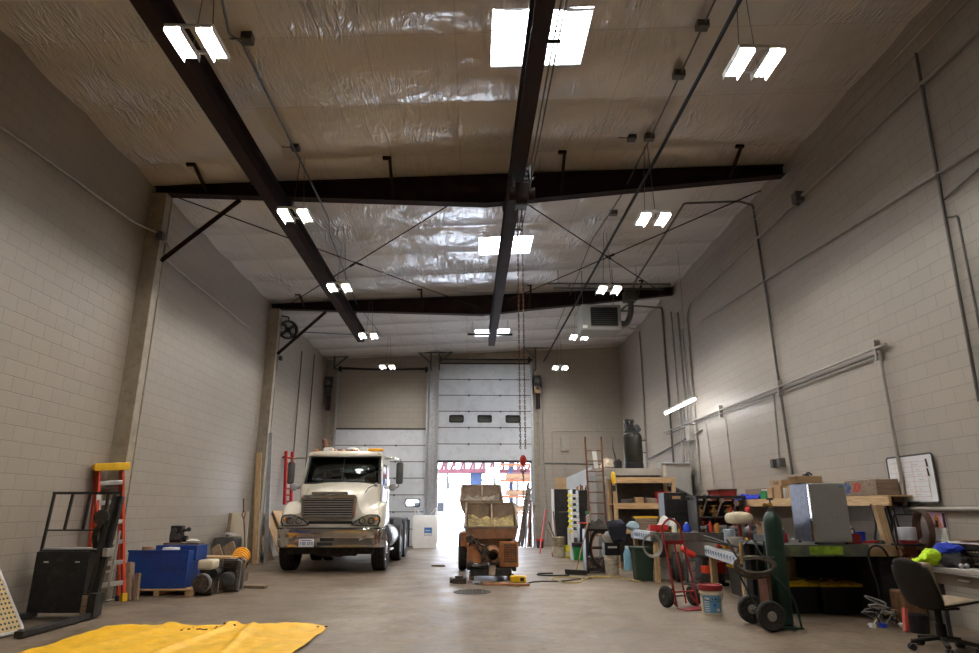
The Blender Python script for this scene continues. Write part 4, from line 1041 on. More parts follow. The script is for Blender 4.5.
m = MB(); m.cyl((-.4,.75,.43),(.4,.75,.43),.05); m.box(-.04,.04,1.5,2.4,.50,.58); m.box(-.05,.05,2.3,2.4,0,.55); m.build('axle', FRAMEM, H2M)

# things on the floor around the pump
def flat(name, label, cat, mat, pts, bev=0., group=None):
    pass
b = MB(); b.bar((.18,12.95,.025),(1.05,12.78,.025),.14,.035); tag(b.build('plank', wood('reddish_plank',(.45,.22,.10),(.26,.11,.05),'X')), 'reddish loose plank lying on the floor in front of the orange pump', 'plank')
b = MB(); b.bar((-.08,13.25,.03),(.42,12.92,.06),.10,.03); tag(b.build('plank', WOODD), 'short weathered plank propped under the pump outlet', 'plank')
b = MB(); b.bar((.02,13.05,.02),(.30,13.20,.02),.09,.03); tag(b.build('plank', WOODD), 'broken piece of board beside the propped plank', 'plank')
b = MB(); b.box(-1.05,-.72,17.0,17.12,0,.035); tag(b.build('plank', WOODD), 'short dark plank lying on the floor between truck and pump', 'plank')
b = MB(); b.box(-.40,-.14,13.18,13.32,0,.10); b.cyl((-.46,13.25,.06),(-.40,13.25,.06),.055); b.box(-.36,-.2,13.2,13.3,.1,.14); tag(b.build('pump_fitting', GRIME, bev=.01), 'dark greasy fitting on the floor left of the pump', 'machine part')
b = MB(); b.box(-.02,.14,13.05,13.11,0,.05); tag(b.build('paper_box', pm('pale_blue_card',(.40,.52,.66),.6,0,.1,8), bev=.004), 'small pale blue box on the floor under the pump', 'box')
t = thing('power_tool_case', 'small bright yellow box on the floor right of the orange pump', 'box', (.86,13.15,0))
m = MB(); m.box(-.15,.15,-.09,.09,.03,.15); m.build('case', YELLOW, t, bev=.02)
m = MB(); m.box(.03,.10,-.097,-.09,.06,.12); m.box(-.13,.13,-.08,.08,0,.03); m.build('foot', BLACK, t, bev=.005)
b = MB(); b.tube([(1.0,13.1,.012)]+[(1.0+.18*i,13.2+.12*math.sin(i*1.1)+.10*i,.012) for i in range(1,9)],.011,6); tag(b.build('power_cable', BLACK), 'thin black cord running across the floor from the yellow box', 'cord')
b = MB(); P = [(1.9+.3*math.cos(a)*(1+.12*math.sin(3*a)),13.75+.55*math.sin(a),.014) for a in [i*2*PI/30 for i in range(31)]]; P += [(2.2+.12*i,13.75+.13*i+.15*math.sin(i),.014) for i in range(1,9)]
b.tube(P,.013,6); tag(b.build('hose', pm('yellow_hose',(.42,.31,.09),.6)), 'yellow hose looped on the floor in front of the leaning broom', 'hose')
# drain cover
t = thing('floor_drain', 'round iron drain grate set in the floor before the pump', 'drain', (-.02,11.95,0))
m = MB(); m.lathe([(.30,.0),(.33,.0),(.335,.008),(.30,.010)],n=36,caps=False); m.build('rim', GREYD, t)
m = MB()
for k in range(9):
    x = -.24+.06*k; h_ = math.sqrt(max(.30*.30-x*x,0)); m.box(x-.016,x+.016,-h_,h_,.001,.007)
for k in (-.15,0,.15):
    h_ = math.sqrt(.09-k*k); m.box(-h_,h_,k-.014,k+.014,.001,.0075)
m.build('grate', pm('worn_drain_iron',(.06,.048,.036),.6,.3,.2,8), t, smooth=False)
m = MB(); m.lathe([(0,.001),(.30,.001)],n=30,caps=False); m.build('pit', BLACK, t)

# by the doorway: bulk bag, bins
t = thing('bulk_bag', 'white bulk bag with blue label standing at the foot of the post between the doors', 'bag', (-1.78,24.85,0))
m = MB(); m.skin([[(x*.45*k,y*.4*k,z) for x,y in ((-1,-1),(-.4,-1.06),(.4,-1.06),(1,-1),(1.05,0),(1,1),(0,1.05),(-1,1),(-1.05,0))] for k,z in ((.92,0),(1.0,.25),(1.0,.8),(.98,1.08),(.9,1.14))]).jitter(.02,3); m.build('sack', pm('white_woven_sack',(.86,.87,.88),.8,0,.04,8,.3,30), t)
m = MB(); m.box(-.02,.26,-.452,-.440,.44,.72); lb = m.build('label', pm('label_blue',(.05,.22,.55),.5,0,.1,5), t, smooth=False)
m = MB(); m.box(-.01,.25,-.456,-.452,.45,.53); m.box(.02,.2,-.456,-.452,.6,.63); m.build('label_print', WHITEP, lb, smooth=False)
for s in (-1,1):
    m = MB(); m.tube(bend([(s*.35,-.3,1.1),(s*.42,-.3,1.45),(s*.2,-.25,1.2)],.1),.02,6); m.build('lifting_loop', WHITEP, t)
# boards, pipes and bars leaning at the right door jamb
WOODDK = wood('dark_wet_timber',(.12,.09,.07),(.05,.04,.035),'Z')
LEAN = [('long dark steel bar leaning farthest left against the raised door jamb',(1.66,25.0,.03),(2.10,25.42,2.35),.10,.04,GRIME),
        ('weathered grey board leaning second from the doorway opening',(1.78,24.95,.03),(2.14,25.42,2.15),.13,.03,WOODDK),
        ('steel pipe leaning among the boards at the raised door jamb',(1.90,24.9,.03),(2.20,25.42,1.95),.05,.05,GALV),
        ('short brown board leaning at the raised door jamb',(2.02,24.85,.03),(2.24,25.42,1.7),.14,.03,WOODDK),
        ('dark angle iron leaning at the foot of the raised door track',(2.10,24.7,.03),(2.30,25.36,1.5),.07,.07,GRIME)]
LEAN += [('rusty flat bar leaning between the steel pipe and the brown board',(1.97,24.55,.03),(2.16,25.40,1.82),.05,.03,RUST),
        ('narrow dark stick leaning in front of the boards at the door jamb',(1.84,24.3,.03),(2.10,25.38,2.05),.04,.03,GRIME),
        ('pale aluminium strip leaning nearest the viewer at the door jamb',(2.12,24.2,.03),(2.22,25.36,1.62),.05,.02,ALU)]
for lb,a,b_,w_,h_,mt in LEAN:
    m = MB(); m.bar(a,b_,w_,h_,(0,-1,0)); tag(m.build('leaning_bar' if 'board' not in lb else 'leaning_board', mt, bev=.004), lb, 'board' if 'board' in lb else 'bar', 'boards and bars leaning at the door jamb')
t = thing('bucket', 'small black bucket with red rim at the foot of the raised door jamb', 'bucket', (2.42,24.6,0))
m = MB(); m.lathe([(0,0),(.12,0),(.15,.30),(.14,.30),(.115,.02)],n=24,caps=False); m.build('body', BLACK, t)
m = MB(); m.lathe([(.148,.24),(.155,.25),(.157,.31),(.145,.315)],n=24,caps=False); m.build('rim', RED_B, t)

# ---------------------------------------------------------- yard outside
POSTB = pm('blue_crane_steel',(.035,.06,.13),.5,.1,.1,4)
t = thing('yard_crane', 'red lattice crane jib on a blue post out in the snow', 'crane', (.1,34.0,0))
m = MB(); m.box(-.30,.30,-.3,.3,-.1,3.4); m.box(-.6,.6,-.6,.6,-.1,.15); m.build('post', POSTB, t, bev=.03)
CR = pm('red_crane_steel',(.13,.035,.045),.5,.1,.15,4)
m = MB()
for z in (3.72,4.30):
    for y in (-.5,.5): m.box(-3.6,3.0,y-.07,y+.07,z-.58,z-.40)
for k in range(27):
    x = -3.6+k*.25
    for y in (-.5,.5):
        m.bar((x,y,3.22),(x+.25 if k % 2 else x,y,3.80),.08,.08)
    m.box(x-.05,x+.05,-.5,.5,3.2,3.26)
m.build('jib', CR, t, smooth=False)
m = MB(); m.box(-.8,.9,-.45,.45,3.30,3.85); m.box(.5,1.2,-.6,.2,3.1,3.4); m.build('hoist_drum', WHITE_STEEL, t, bev=.03)
t = thing('lumber_rack', 'orange cantilever rack stacked with lumber out in the yard', 'rack', (2.75,33,0))
m = MB()
for x in (-.9,1.2): m.box(x-.1,x+.1,-.1,.1,-.1,4.2); m.box(x-.12,x+.12,-1.2,.8,-.1,.05)
m.build('column', POSTB, t, smooth=False)
for z in (1.25,2.0,2.75,3.5):
    m = MB()
    for x in (-.9,1.2): m.box(x-.06,x+.06,-1.2,0,z-.12,z)
    m.box(-1.5,1.8,-1.25,-1.15,z-.12,z-.02)
    m.build('arm', pm('orange_rack_steel',(.20,.055,.015),.5,0,.1,4), t, smooth=False)
for i,z in enumerate((1.25,2.0,2.75)):
    for j in range(3):
        m = MB(); m.box(1.55,4.3,31.86+j*.28,32.1+j*.28,z+.003,z+.16+.05*((i+j)%3)); tag(m.build('lumber_bundle', pm('yard_lumber',(.20,.11,.055),.7,0,.15,4), bev=.01), ('lumber on the %s arms of the orange rack, %s in its row' % (('lowest','middle','upper')[i],('front','middle','back')[j])), 'lumber','lumber bundles on the yard rack')
t = thing('parked_van', 'pale box van parked beyond the snow outside the raised door', 'van', (-2.6,40,0))
m = MB(); m.box(-1.1,1.1,0,4.5,.5,2.5); m.build('body', pm('pale_van_paint',(.65,.70,.78),.4), t, bev=.08)
m = MB(); m.box(-1.0,1.0,-1.3,0,.5,1.8); m.build('cab', pm('pale_van_paint',(.65,.70,.78),.4), t, bev=.1)
m = MB(); m.box(-.85,.85,-1.32,-1.29,1.2,1.7); m.build('windshield', BLACK, t)
for x in (-.9,.9):
    for y in (-.6,3.2):
        m = MB(); m.lathe([(.2,-.1),(.36,-.1),(.36,.1),(.2,.1)],(x,y,.30),(1,0,0),20); m.build('wheel', RUBBER, t)
b = MB()
for k,(x,y,w_,h_) in enumerate(((-1.6,30.2,.9,1.0),)): b.box(x,x+w_,y,y+.9,-.05,h_); b.box(x+.05,x+w_-.05,y-.01,y,.2,h_-.1)
tag(b.build('crate', pm('pale_crate',(.62,.60,.58),.6), bev=.02), 'pale crate standing in the snow just outside the doorway', 'crate')
b = MB(); b.box(-.5,.3,31,31.8,-.05,.75); tag(b.build('crate', pm('blue_grey_crate',(.30,.38,.50),.6), bev=.02), 'blue grey crate standing in the snow behind the pumps', 'crate')
TREE = pm('bare_bark',(.065,.06,.058),.9,0,.2,3)
random.seed(21)
tl = ['bare winter tree far out beyond the yard']
for k in range(16):
    x = -16+2.0*k+random.uniform(-.7,.7); y = 62+random.uniform(-6,8); h_ = random.uniform(8,13)
    m = MB()
    top = (x+random.uniform(-.5,.5),y,h_); m.cyl((x,y,-.2),top,.16,.04,7)
    for j in range(22):
        q = random.uniform(.12,.95); p = Vector((x,y,0)).lerp(Vector(top),q); a = random.uniform(0,2*PI); l = (1-q)*2.6+.8
        e = p+Vector((math.cos(a)*l*.7,math.sin(a)*l*.7,l*.9)); m.cyl(p,e,.05*(1.1-q)+.012,.01,5)
        for i in range(2):
            r_ = p.lerp(e,.5+.3*i); a2 = a+random.uniform(-1,1); m.cyl(r_,r_+Vector((math.cos(a2)*.8,math.sin(a2)*.8,.8)),.018,.006,4)
    o = m.build('bare_tree', TREE)
    tag(o, tl[0], 'tree', 'bare winter trees beyond the yard')
# ================================================================== LEFT SIDE AND FOREGROUND
# yellow tarp
def tarp_pt(u, v):
    x = -4.50+2.72*u; y = 5.0+3.68*v
    x += .06*noise.noise(Vector((v*5,3,0)))*(1 if u < .05 or u > .95 else .3)
    y += (.10*noise.noise(Vector((u*4,0,0)))+.05*noise.noise(Vector((u*13,7,0))) - .12*max(0,u-.93)/.07*.8)*v
    y += (.08 if abs(u-.33) < .10 else 0)*v*0
    z = .010
    z += .035*max(0,noise.noise(Vector((x*1.1,y*1.3,0))))
    z += .016*abs(noise.noise(Vector((x*3.2+2,y*1.2,1.))))+.008*noise.noise(Vector((x*7,y*7,3.)))
    for (cx,w_,h_,sl) in ((-3.05,.06,.05,.10),(-2.55,.05,.03,-.15),(-3.9,.08,.035,.2)):
        d = (x-cx-sl*(y-7.5))/w_; z += h_*math.exp(-d*d)*(.5+.5*noise.noise(Vector((y*2,cx,0)))+.3)
    d = (y-8.5)/.10; z += .045*math.exp(-d*d)*max(0,.5+noise.noise(Vector((x*3,1,9))))
    return (x,y,max(z,.006))
TARP = pm('yellow_tarp', (.90,.50,.008), .55, 0, .08, 2.5, .25, 22, dirt=(.45,.26,.05), damt=.12)
m = MB(); m.grid(150,170,tarp_pt)
tag(m.build('tarp', TARP, solid=.004, ang=180), 'bright yellow tarp spread on the floor in the foreground', 'tarp')
# soil bits on the far edge of the tarp
for i in range(14):
    x = -3.42+.085*(i % 7)+random.uniform(-.03,.03)+ (1.1 if i > 11 else 0); y = 8.40+random.uniform(-.08,.10); z = .055
    m = MB(); m.sph((x,y,tarp_pt((x+4.5)/2.72,(y-5.0)/3.68)[2]+.005),random.uniform(.012,.026),random.uniform(.012,.022),.010,8,5).jitter(.005,40)
    tag(m.build('dirt_clod', RUST), 'small brown dirt clod on the far edge of the yellow tarp', 'dirt', 'dirt clods on the yellow tarp')

# tan perforated panel in the corner
t = thing('perforated_panel', 'tan perforated panel with pale metal rim leaning on the left wall by the lift cart', 'panel', (-5.30,7.80,0))
PB0, PB1, PT0, PT1 = Vector((.06,.46,.03)), Vector((-.10,-.70,.03)), Vector((-.36,.42,.74)), Vector((-.50,-.70,.74))
pn = (PB1-PB0).cross(PT0-PB0).normalized()
def pp(u, v, o=0.): return PB0.lerp(PB1,u).lerp(PT0.lerp(PT1,u),v) + pn*o
m = MB(); m.skin([[pp(0,0,.008),pp(1,0,.008),pp(1,1,.008),pp(0,1,.008)],[pp(0,0,-.008),pp(1,0,-.008),pp(1,1,-.008),pp(0,1,-.008)]]); m.build('sheet', pm('tan_perforated_sheet',(.50,.37,.17),.6,0,.1,8), t, smooth=False)
m = MB()
for i in range(20):
    for j in range(13): q = pp(.04+.94*i/20,.07+.92*j/13); m.cyl(q-pn*.010,q+pn*.010,.016,n=6)
m.build('perforation', BLACK, t, smooth=False)['kind'] = 'stuff'
m = MB(); m.tube(bend([pp(.5,0),pp(0,0),pp(0,1),pp(1,1),pp(1,0),pp(.5,0)],.07),.02,8); m.build('rim', ALU, t)

# black stacker / lift cart
t = thing('pallet_stacker', 'black steel lift cart with tall barred load guard standing by the left wall', 'lift cart', (-5.42,9.22,0))
m = MB(); m.box(-.42,.28,-.03,.30,.08,.84); m.box(-.40,.27,-.0,.34,.84,.86); bd = m.build('body', BLACKP, t, bev=.012)
for x in (-.27,.14):
    m = MB(); m.box(x-.03,x+.03,-.035,-.028,.70,.718); m.build('label_strip', ALU, bd, smooth=False)
m = MB(); m.box(-.40,.40,.05,.35,.855,.875); m.build('top_plate', GREYP, bd, bev=.004)
m = MB()
for p0,p1 in (((-.42,.06,.8),(-.40,.10,1.60)),((.34,.06,.8),(.34,.10,1.60)),((-.17,.08,1.12),(-.15,.10,1.59)),((.08,.08,1.12),(.09,.10,1.59))): m.bar(p0,p1,.035,.03,(0,1,0))
m.bar((-.42,.10,1.60),(.53,.10,1.60),.035,.035); m.bar((-.42,.08,1.11),(.34,.08,1.11),.02,.02)
m.build('load_guard', BLACKP, t, bev=.004)
m = MB()
m.bar((.33,-.02,.02),(.46,.08,1.58),.05,.10,(0,1,0)); m.bar((.39,.04,.02),(.52,.12,1.56),.045,.07,(0,1,0))
m.box(.29,.47,-.06,.14,.03,.32); m.build('mast', BLACKP, t, bev=.006)
m = MB(); m.box(.30,.37,-.075,-.055,.08,.30); m.build('wear_plate', WOODD, t, bev=.004)
for s,x in ((0,-.42),(1,.40)):
    m = MB(); m.bar((x,.15,.05),(x-.02,-1.35,.05),.10,.07); m.build('leg', BLACKP, t, bev=.008)
    m = MB(); m.lathe([(.0,-.035),(.045,-.035),(.05,-.02),(.05,.02),(.045,.035),(0,.035)],(x-.02,-1.30,.05),(1,0,0),18); m.build('caster', GREYD, t)
m = MB(); m.bar((.52,.12,.35),(.55,.14,1.1),.03,.02,(0,1,0)); m.box(.43,.50,.0,.16,.77,.88); m.build('lift_cylinder', ALU, t, bev=.006)
m = MB(); m.tube(bend([(.28,.1,.88),(.26,.05,1.05),(.34,-.02,1.16),(.36,.0,1.28)],.1),.035,10); m.lathe([(.05,-.03),(.10,-.02),(.10,.02),(.05,.03)],(.36,-.02,1.28),(0,1,0),18); m.build('hose', RUBBER, t)

# orange fibreglass step ladder, folded, leaning on the wall
t = thing('step_ladder', 'orange fibreglass stepladder with yellow top and silver steps, folded against the left wall', 'ladder', (-5.58,10.55,.012), .10)
def chan(m, p0, p1, w_, h_): m.bar(p0, p1, w_, h_, (0,1,0))
for s in (-1,1):
    m = MB(); chan(m,(s*.22,-.20,.02),(s*.16,-.04,2.02),.042,.11); m.build('front_rail', ORANGE, t, bev=.006)
    m = MB(); chan(m,(s*.23,.10,.02),(s*.17,.07,1.98),.036,.08); m.build('rear_rail', ORANGE, t, bev=.006)
    m = MB(); m.box(s*.22-.035,s*.22+.035,-.27,-.12,0,.12); m.build('foot', YELLOW if s > 0 else BLACK, t, bev=.006)
    m = MB(); m.box(s*.23-.03,s*.23+.03,.05,.16,0,.08); m.build('foot', BLACK, t, bev=.006)
m = MB(); m.box(-.24,.24,-.12,.16,1.99,2.08); m.box(-.25,.25,-.135,-.12,1.96,2.08); m.build('top_cap', YELLOW, t, bev=.012)
for k in range(6):
    z = .29+.30*k; f_ = z/2.05; y = -.20+.16*f_; hw = .21-.06*f_
    m = MB(); m.box(-hw,hw,y-.05,y+.05,z-.014,z+.014); m.box(-hw,hw,y-.056,y-.045,z-.05,z+.014); m.build('step', ALU, t, smooth=False, bev=.003)
for k in range(4):
    z = .45+.42*k; f_ = z/2.05
    m = MB(); m.box(-.2,.2,.10,.12,z-.018,z+.018); m.build('rear_brace', ALU, t, smooth=False)
m = MB(); m.box(-.20,-.14,-.135,-.10,1.35,1.62); m.build('warning_label', WHITEP, t, smooth=False)
t.rotation_euler = (Matrix.Rotation(math.radians(-6.0),4,'Y') @ Matrix.Rotation(.75,4,'Z')).to_euler()

b = MB(); b.bar((-5.42,10.98,.0),(-5.52,11.05,.56),.10,.14,(0,1,0)); b.bar((-5.32,11.0,.0),(-5.36,11.05,.40),.07,.06,(0,1,0)); tag(b.build('timber_block', WOODDZ, bev=.006), 'short weathered timber standing between the stepladder and the blue box', 'timber')

# pallet with blue box and engine
t = thing('pallet', 'wooden pallet under the blue metal box and the small engine', 'pallet', (-5.16,11.95,0), -.02)
for x in (-.51,-.0,.51):
    m = MB(); m.box(x-.045,x+.045,-.60,.60,.02,.105); m.build('stringer', WOODLY, t, bev=.004)
for k in range(7):
    y = -.56+.187*k; m = MB(); m.box(-.56,.56,y-.055,y+.055,.106,.126); m.build('deck_board', WOODL, t, bev=.003)
for k in range(3):
    y = -.54+.54*k; m = MB(); m.box(-.56,.56,y-.055,y+.055,0,.019); m.build('bottom_board', WOODD, t, bev=.003)
ZP = .127
t = thing('blue_cabinet', 'blue painted steel box cabinet sitting on a wooden pallet by the left wall', 'cabinet', (-5.24,11.40,ZP))
m = MB(); m.skin([[(-.50,0,0),(.46,0,0),(.52,.72,0),(-.44,.72,0)],[(-.50,0,.58),(.46,0,.58),(.52,.72,.58),(-.44,.72,.58)]]); m.build('body', BLUE, t, bev=.01)
m = MB(); m.box(-.51,.49,-.008,.02,.565,.60); m.box(.45,.50,-.008,.02,.0,.6); m.build('edge_flange', BLUE, t, bev=.004)
m = MB(); m.box(-.2,.50,.30,.72,.58,.66); m.box(.36,.52,.25,.70,.42,.66); m.build('upper_shelf', BLUE, t, bev=.006)
ZC_ = ZP+.58
for (x0,x1,y0,y1,h_,mat,nm,lb,ct) in ((-5.58,-5.42,11.50,11.66,.06,CARD,'tin','round tan tin on the blue cabinet','tin'),):
    m = MB(); m.lathe([(0,0),(.085,0),(.09,.01),(.09,.06),(.085,.07),(0,.07)],(-5.5,11.55,ZC_)); tag(m.build('tin', CARD), lb, ct)
m = MB(); m.lathe([(0,0),(.12,0),(.14,.02),(.13,.05),(0,.06)],(-5.13,11.60,ZC_)); tag(m.build('dish', WHITEP), 'pale dish lying on the blue cabinet', 'dish')
m = MB(); m.box(-5.35,-4.75,11.76,12.02,ZC_+.085,ZC_+.115); tag(m.build('board', WOODD, bev=.004), 'weathered board lying across the back of the blue cabinet', 'board')
m = MB(); m.lathe([(0,0),(.09,0),(.11,.03),(.06,.05),(0,.06)],(-4.88,11.85,ZC_+.118)); tag(m.build('cap', WHITEP), 'white cap on the board on the blue cabinet', 'cap')
t = thing('black_gearbox', 'black boxy device with knob standing on the board on the blue cabinet', 'machine part', (-5.18,11.90,ZC_+.118))
m = MB(); m.box(-.11,.08,-.07,.08,0,.28); m.build('housing', BLACK, t, bev=.012)
m = MB(); m.cyl((-.04,-.07,.20),(-.04,-.10,.20),.045,n=16); m.cyl((.04,-.08,.10),(.04,-.11,.10),.05,n=16); m.box(-.1,.0,-.10,-.08,.05,.15); m.build('dial', GREYD, t)
m = MB(); m.cyl((.08,0,.19),(.17,0,.21),.025); m.sph((.18,0,.215),.038); m.cyl((.1,0,.06),(.17,0,.06),.05); m.build('knob', BLACK, t)
t = thing('small_engine', 'small petrol engine with cream fuel tank on the floor at the pallet end', 'engine', (-4.52,11.72,.0))
m = MB(); m.box(-.13,.13,-.16,.16,.40,.56); m.build('fuel_tank', CREAMP, t, bev=.04, seg=3)
m = MB(); m.box(-.14,.14,-.14,.16,.02,.26); m.box(-.10,.10,-.10,.10,.26,.40); m.cyl((0,-.12,.20),(0,-.26,.20),.14,n=24); m.build('crankcase', GRIME, t, bev=.01)
m = MB(); m.lathe([(.15,0),(.15,.05),(.12,.07),(.04,.08),(0,.08)],(0,-.16,.20),(0,-1,0),24)
for k in range(8): a=2*PI*k/8; m.cyl((.09*math.cos(a),-.235,.20+.09*math.sin(a)),(.09*math.cos(a),-.245,.20+.09*math.sin(a)),.022,n=8)
m.build('starter_cover', GREYP, t)
m = MB(); m.cyl((.13,-.1,.34),(.13,.12,.34),.07); m.build('air_filter', BLACK, t)
t = thing('small_engine', 'black finned engine with round guard beside the cream tanked one', 'engine', (-4.26,12.15,.0))
m = MB(); m.box(-.15,.15,-.16,.16,.03,.34)
for k in range(7): m.box(-.17,.17,-.18,.18,.34+.028*k,.348+.028*k)
m.box(-.12,.12,-.12,.12,.34,.54); m.build('cylinder_block', GRIME, t, bev=.006)
m = MB(); m.lathe([(.125,0),(.125,.05),(.10,.08),(.05,.085),(.05,.06),(0,.06)],(0,-.17,.22),(0,-1,0),24); m.build('fan_cover', GREYD, t)
m = MB(); m.tube(bend([(.17,-.1,.0),(.19,-.1,.52),(-.02,-.1,.55)],.08),.012,6); m.tube(bend([(.17,.12,.0),(.19,.12,.52),(-.02,.12,.55)],.08),.012,6); m.build('guard_bar', ALU, t)
m = MB(); m.cyl((.1,.0,.5),(.1,.2,.5),.06); m.build('muffler', RUST, t)
m = MB(); m.bar((-4.4,12.62,.03),(-3.75,12.50,.03),.12,.05); tag(m.build('timber_block', WOODD, bev=.004), 'dark flat timber lying just past the end of the pallet', 'timber')

# scrap pile along the wall
m = MB(); m.bar((-5.6,13.3,.49),(-4.72,13.5,.47),.35,.04); tag(m.build('board', WOODL, bev=.004), 'light board lying flat on the scrap pile behind the engines', 'board')
m = MB(); m.box(-5.6,-4.85,13.1,13.7,0,.44); m.jitter(.02,3); tag(m.build('scrap_crate', GRIME, bev=.02), 'dark greasy crate carrying the light board on the scrap pile', 'crate')
t = thing('hose_coil', 'yellow ribbed drum on the scrap pile behind the engines', 'hose', (-4.66,13.45,.0))
m = MB()
for k in range(6): m.lathe([(.12,-.03),(.17,-.015),(.17,.015),(.12,.03)],(.0,.06*k,.34+.03*k),(0,1,.5),20)
m.build('ribbed_drum', pm('ribbed_yellow',(.80,.38,.02),.5,0,.1,8), t)
m = MB(); m.box(-.12,.12,-.05,.45,0,.17); m.build('cradle', WOODD, t, bev=.01)
m = MB(); m.bar((-5.10,15.0,.0),(-5.50,15.25,.62),.26,.08,(0,1,0)); tag(m.build('board', WOODDZ, bev=.006), 'short weathered board leaning on the scrap pile, nearest the truck', 'board')
m = MB(); m.bar((-5.36,14.85,.0),(-5.72,15.1,.58),.20,.06,(0,1,0)); tag(m.build('board', WOODDZ, bev=.006), 'short weathered board leaning behind the nearest one of the scrap pile', 'board')
m = MB(); m.box(-5.95,-5.45,15.55,16.0,.0,.74); m.jitter(.03,2.5); tag(m.build('machine_housing', GREYD, bev=.03), 'dark sheet metal housing in the scrap pile by the wall', 'machine part')
m = MB(); m.grid(10,6,lambda u,v:(-5.94+.46*u,15.52+.5*v,.77+.06*math.sin(PI*u)+.02*math.sin(PI*v))); tag(m.build('steel_cover', ALU, solid=.01), 'curved silver cover on the dark housing', 'cover')
m = MB(); m.bar((-5.62,16.3,.0),(-5.74,16.5,1.30),.42,.025,(0,1,0)); tag(m.build('board', pm('pale_board',(.60,.52,.40),.7,0,.08,3)), 'tall pale sheet of board leaning on the left wall behind the shovel', 'board')
m = MB(); m.bar((-5.90,16.2,.0),(-5.95,16.45,1.28),.07,.03,(0,1,0)); tag(m.build('board', WOODDZ), 'thin dark strip leaning behind the pale board', 'board')
t = thing('shovel', 'shovel with black blade leaning upside the pale board by the left wall', 'shovel', (-5.26,15.95,0))
m = MB(); m.tube([(.02,-.25,.35),(-.22,.1,1.18)],.018,8); m.build('shaft', BLACK, t)
m = MB(); m.tube([(-.22,.1,1.15),(-.28,.12,1.24),(-.26,.14,1.36),(-.20,.13,1.28),(-.22,.1,1.15)],.016,8); m.tube([(-.25,.12,1.3),(-.31,.2,1.62)],.016,8); m.build('handle', RUST, t)
m = MB(); m.skin([[(-.10,-.24,.40),(0,-.26,.42),(.10,-.24,.40)],[(-.12,-.29,.2),(.0,-.33,.2),(.12,-.29,.2)],[(-.04,-.38,.0),(.03,-.39,.0),(.08,-.37,.0)]],False,False); m.build('blade', BLACKP, t, solid=.008)
# long timbers against the far column
m = MB(); m.bar((-5.66,17.75,.0),(-5.86,17.85,2.85),.14,.04,(0,1,0)); tag(m.build('timber', WOODLZ, bev=.004), 'tall brown timber leaning against the far tan column', 'timber')
m = MB(); m.bar((-5.40,17.8,.0),(-5.62,17.93,3.4),.10,.05,(0,1,0)); tag(m.build('steel_channel', GALV, bev=.004), 'tall pale steel channel leaning beside the brown timber on the far column', 'channel')
for i,(y,x,z,w_,mt,lb) in enumerate(((18.75,-5.58,.95,.70,'WOODDZ','dark brown panel edge leaning just behind the far column'),(19.35,-5.32,1.25,.9,'PLY','plywood sheet leaning behind the far column, white scuff on it'),(20.0,-5.10,1.32,1.0,'PLY','widest plywood sheet leaning behind the truck fender'))):
    m = MB(); m.bar((x,y,.01),(-5.96+.05*i,y,z),w_,.022,(1,0,0)); 
    if i == 1: m.slot(1).bar((x-.14,y-.25,.34),(x-.28,y-.25,.62),.07,.04,(1,0,0))
    tag(m.build('plywood_sheet', [globals()[mt], WHITEP]), lb, 'plywood')
# red ladder on the wall behind the truck
t = thing('extension_ladder', 'red fibreglass ladder hung upright on the left wall behind the truck', 'ladder', (-5.78,20.6,0))
for s in (-1,1):
    m = MB(); m.bar((.06,s*.13,1.5),(-.06,s*.13,3.12),.05,.10,(1,0,0)); m.build('rail', RED_B, t, bev=.004)
for k in range(8):
    m = MB(); z=1.6+.19*k; m.cyl((.06-.07*(z-1.5),-.13,z),(.06-.07*(z-1.5),.13,z),.025,n=8); m.build('rung', RED_B, t)
m = MB(); m.box(-.2,-.1,-.18,.18,2.9,2.96); m.build('wall_hook', GREYD, t)
t.rotation_euler = (0,0,-.55)
# ================================================================== RIGHT SIDE
# ---- storage platform with compressor (far right)
t = thing('storage_platform', 'grey raised storage platform with plank siding in the far right corner', 'platform', (4.5,18.9,0))
m = MB(); m.box(-1.25,1.40,-1.4,.1,2.24,2.43); m.build('deck', pm('grey_board',(.33,.30,.26),.75,0,.12,4), t, bev=.006)
SID = pm('grey_siding',(.30,.28,.25),.75,0,.12,3)
for k in range(11): 
    m = MB(); m.box(-1.25,-.70,-1.42,-1.38,.02+.202*k,.212+.202*k); m.build('siding_board', SID, t, bev=.003)
m = MB(); m.box(-1.24,-1.20,-1.36,.1,0,2.24); m.box(-1.20,1.40,.06,.1,0,2.24); m.build('back_wall', SID, t)
ZD = 2.432
t = thing('air_compressor', 'dark upright air compressor tank with pump on top, standing on the storage platform', 'compressor', (4.42,18.0,ZD))
m = MB(); m.lathe([(0,.10),(.10,.08),(.20,.11),(.25,.16),(.262,.24),(.262,.86),(.25,.93),(.20,.99),(.10,1.02),(0,1.025)],n=28); tk = m.build('tank', pm('dark_olive_paint',(.016,.015,.011),.35,.2,.2,4,spec=.4), t)
m = MB(); m.lathe([(.24,0),(.26,.0),(.26,.16),(.24,.18)],n=24,caps=False); m.build('skirt', BLACK_IRON, t)
m = MB(); m.box(-.20,.18,-.14,.14,1.01,1.05); m.box(-.12,.02,-.10,.10,1.05,1.24)
for k in range(5): m.box(-.15,.05,-.13,.13,1.08+.035*k,1.092+.035*k)
m.cyl((-.10,0,1.22),(-.14,0,1.38),.05); m.cyl((.0,0,1.22),(.03,0,1.36),.05); m.box(-.2,.06,-.05,.05,1.33,1.37); m.build('pump_head', BLACK_IRON, t, bev=.004)
m = MB(); m.cyl((.12,-.1,1.14),(.12,.16,1.14),.085,n=18); m.box(.16,.24,-.06,.06,1.05,1.13); m.build('motor', BLACK_IRON, t)
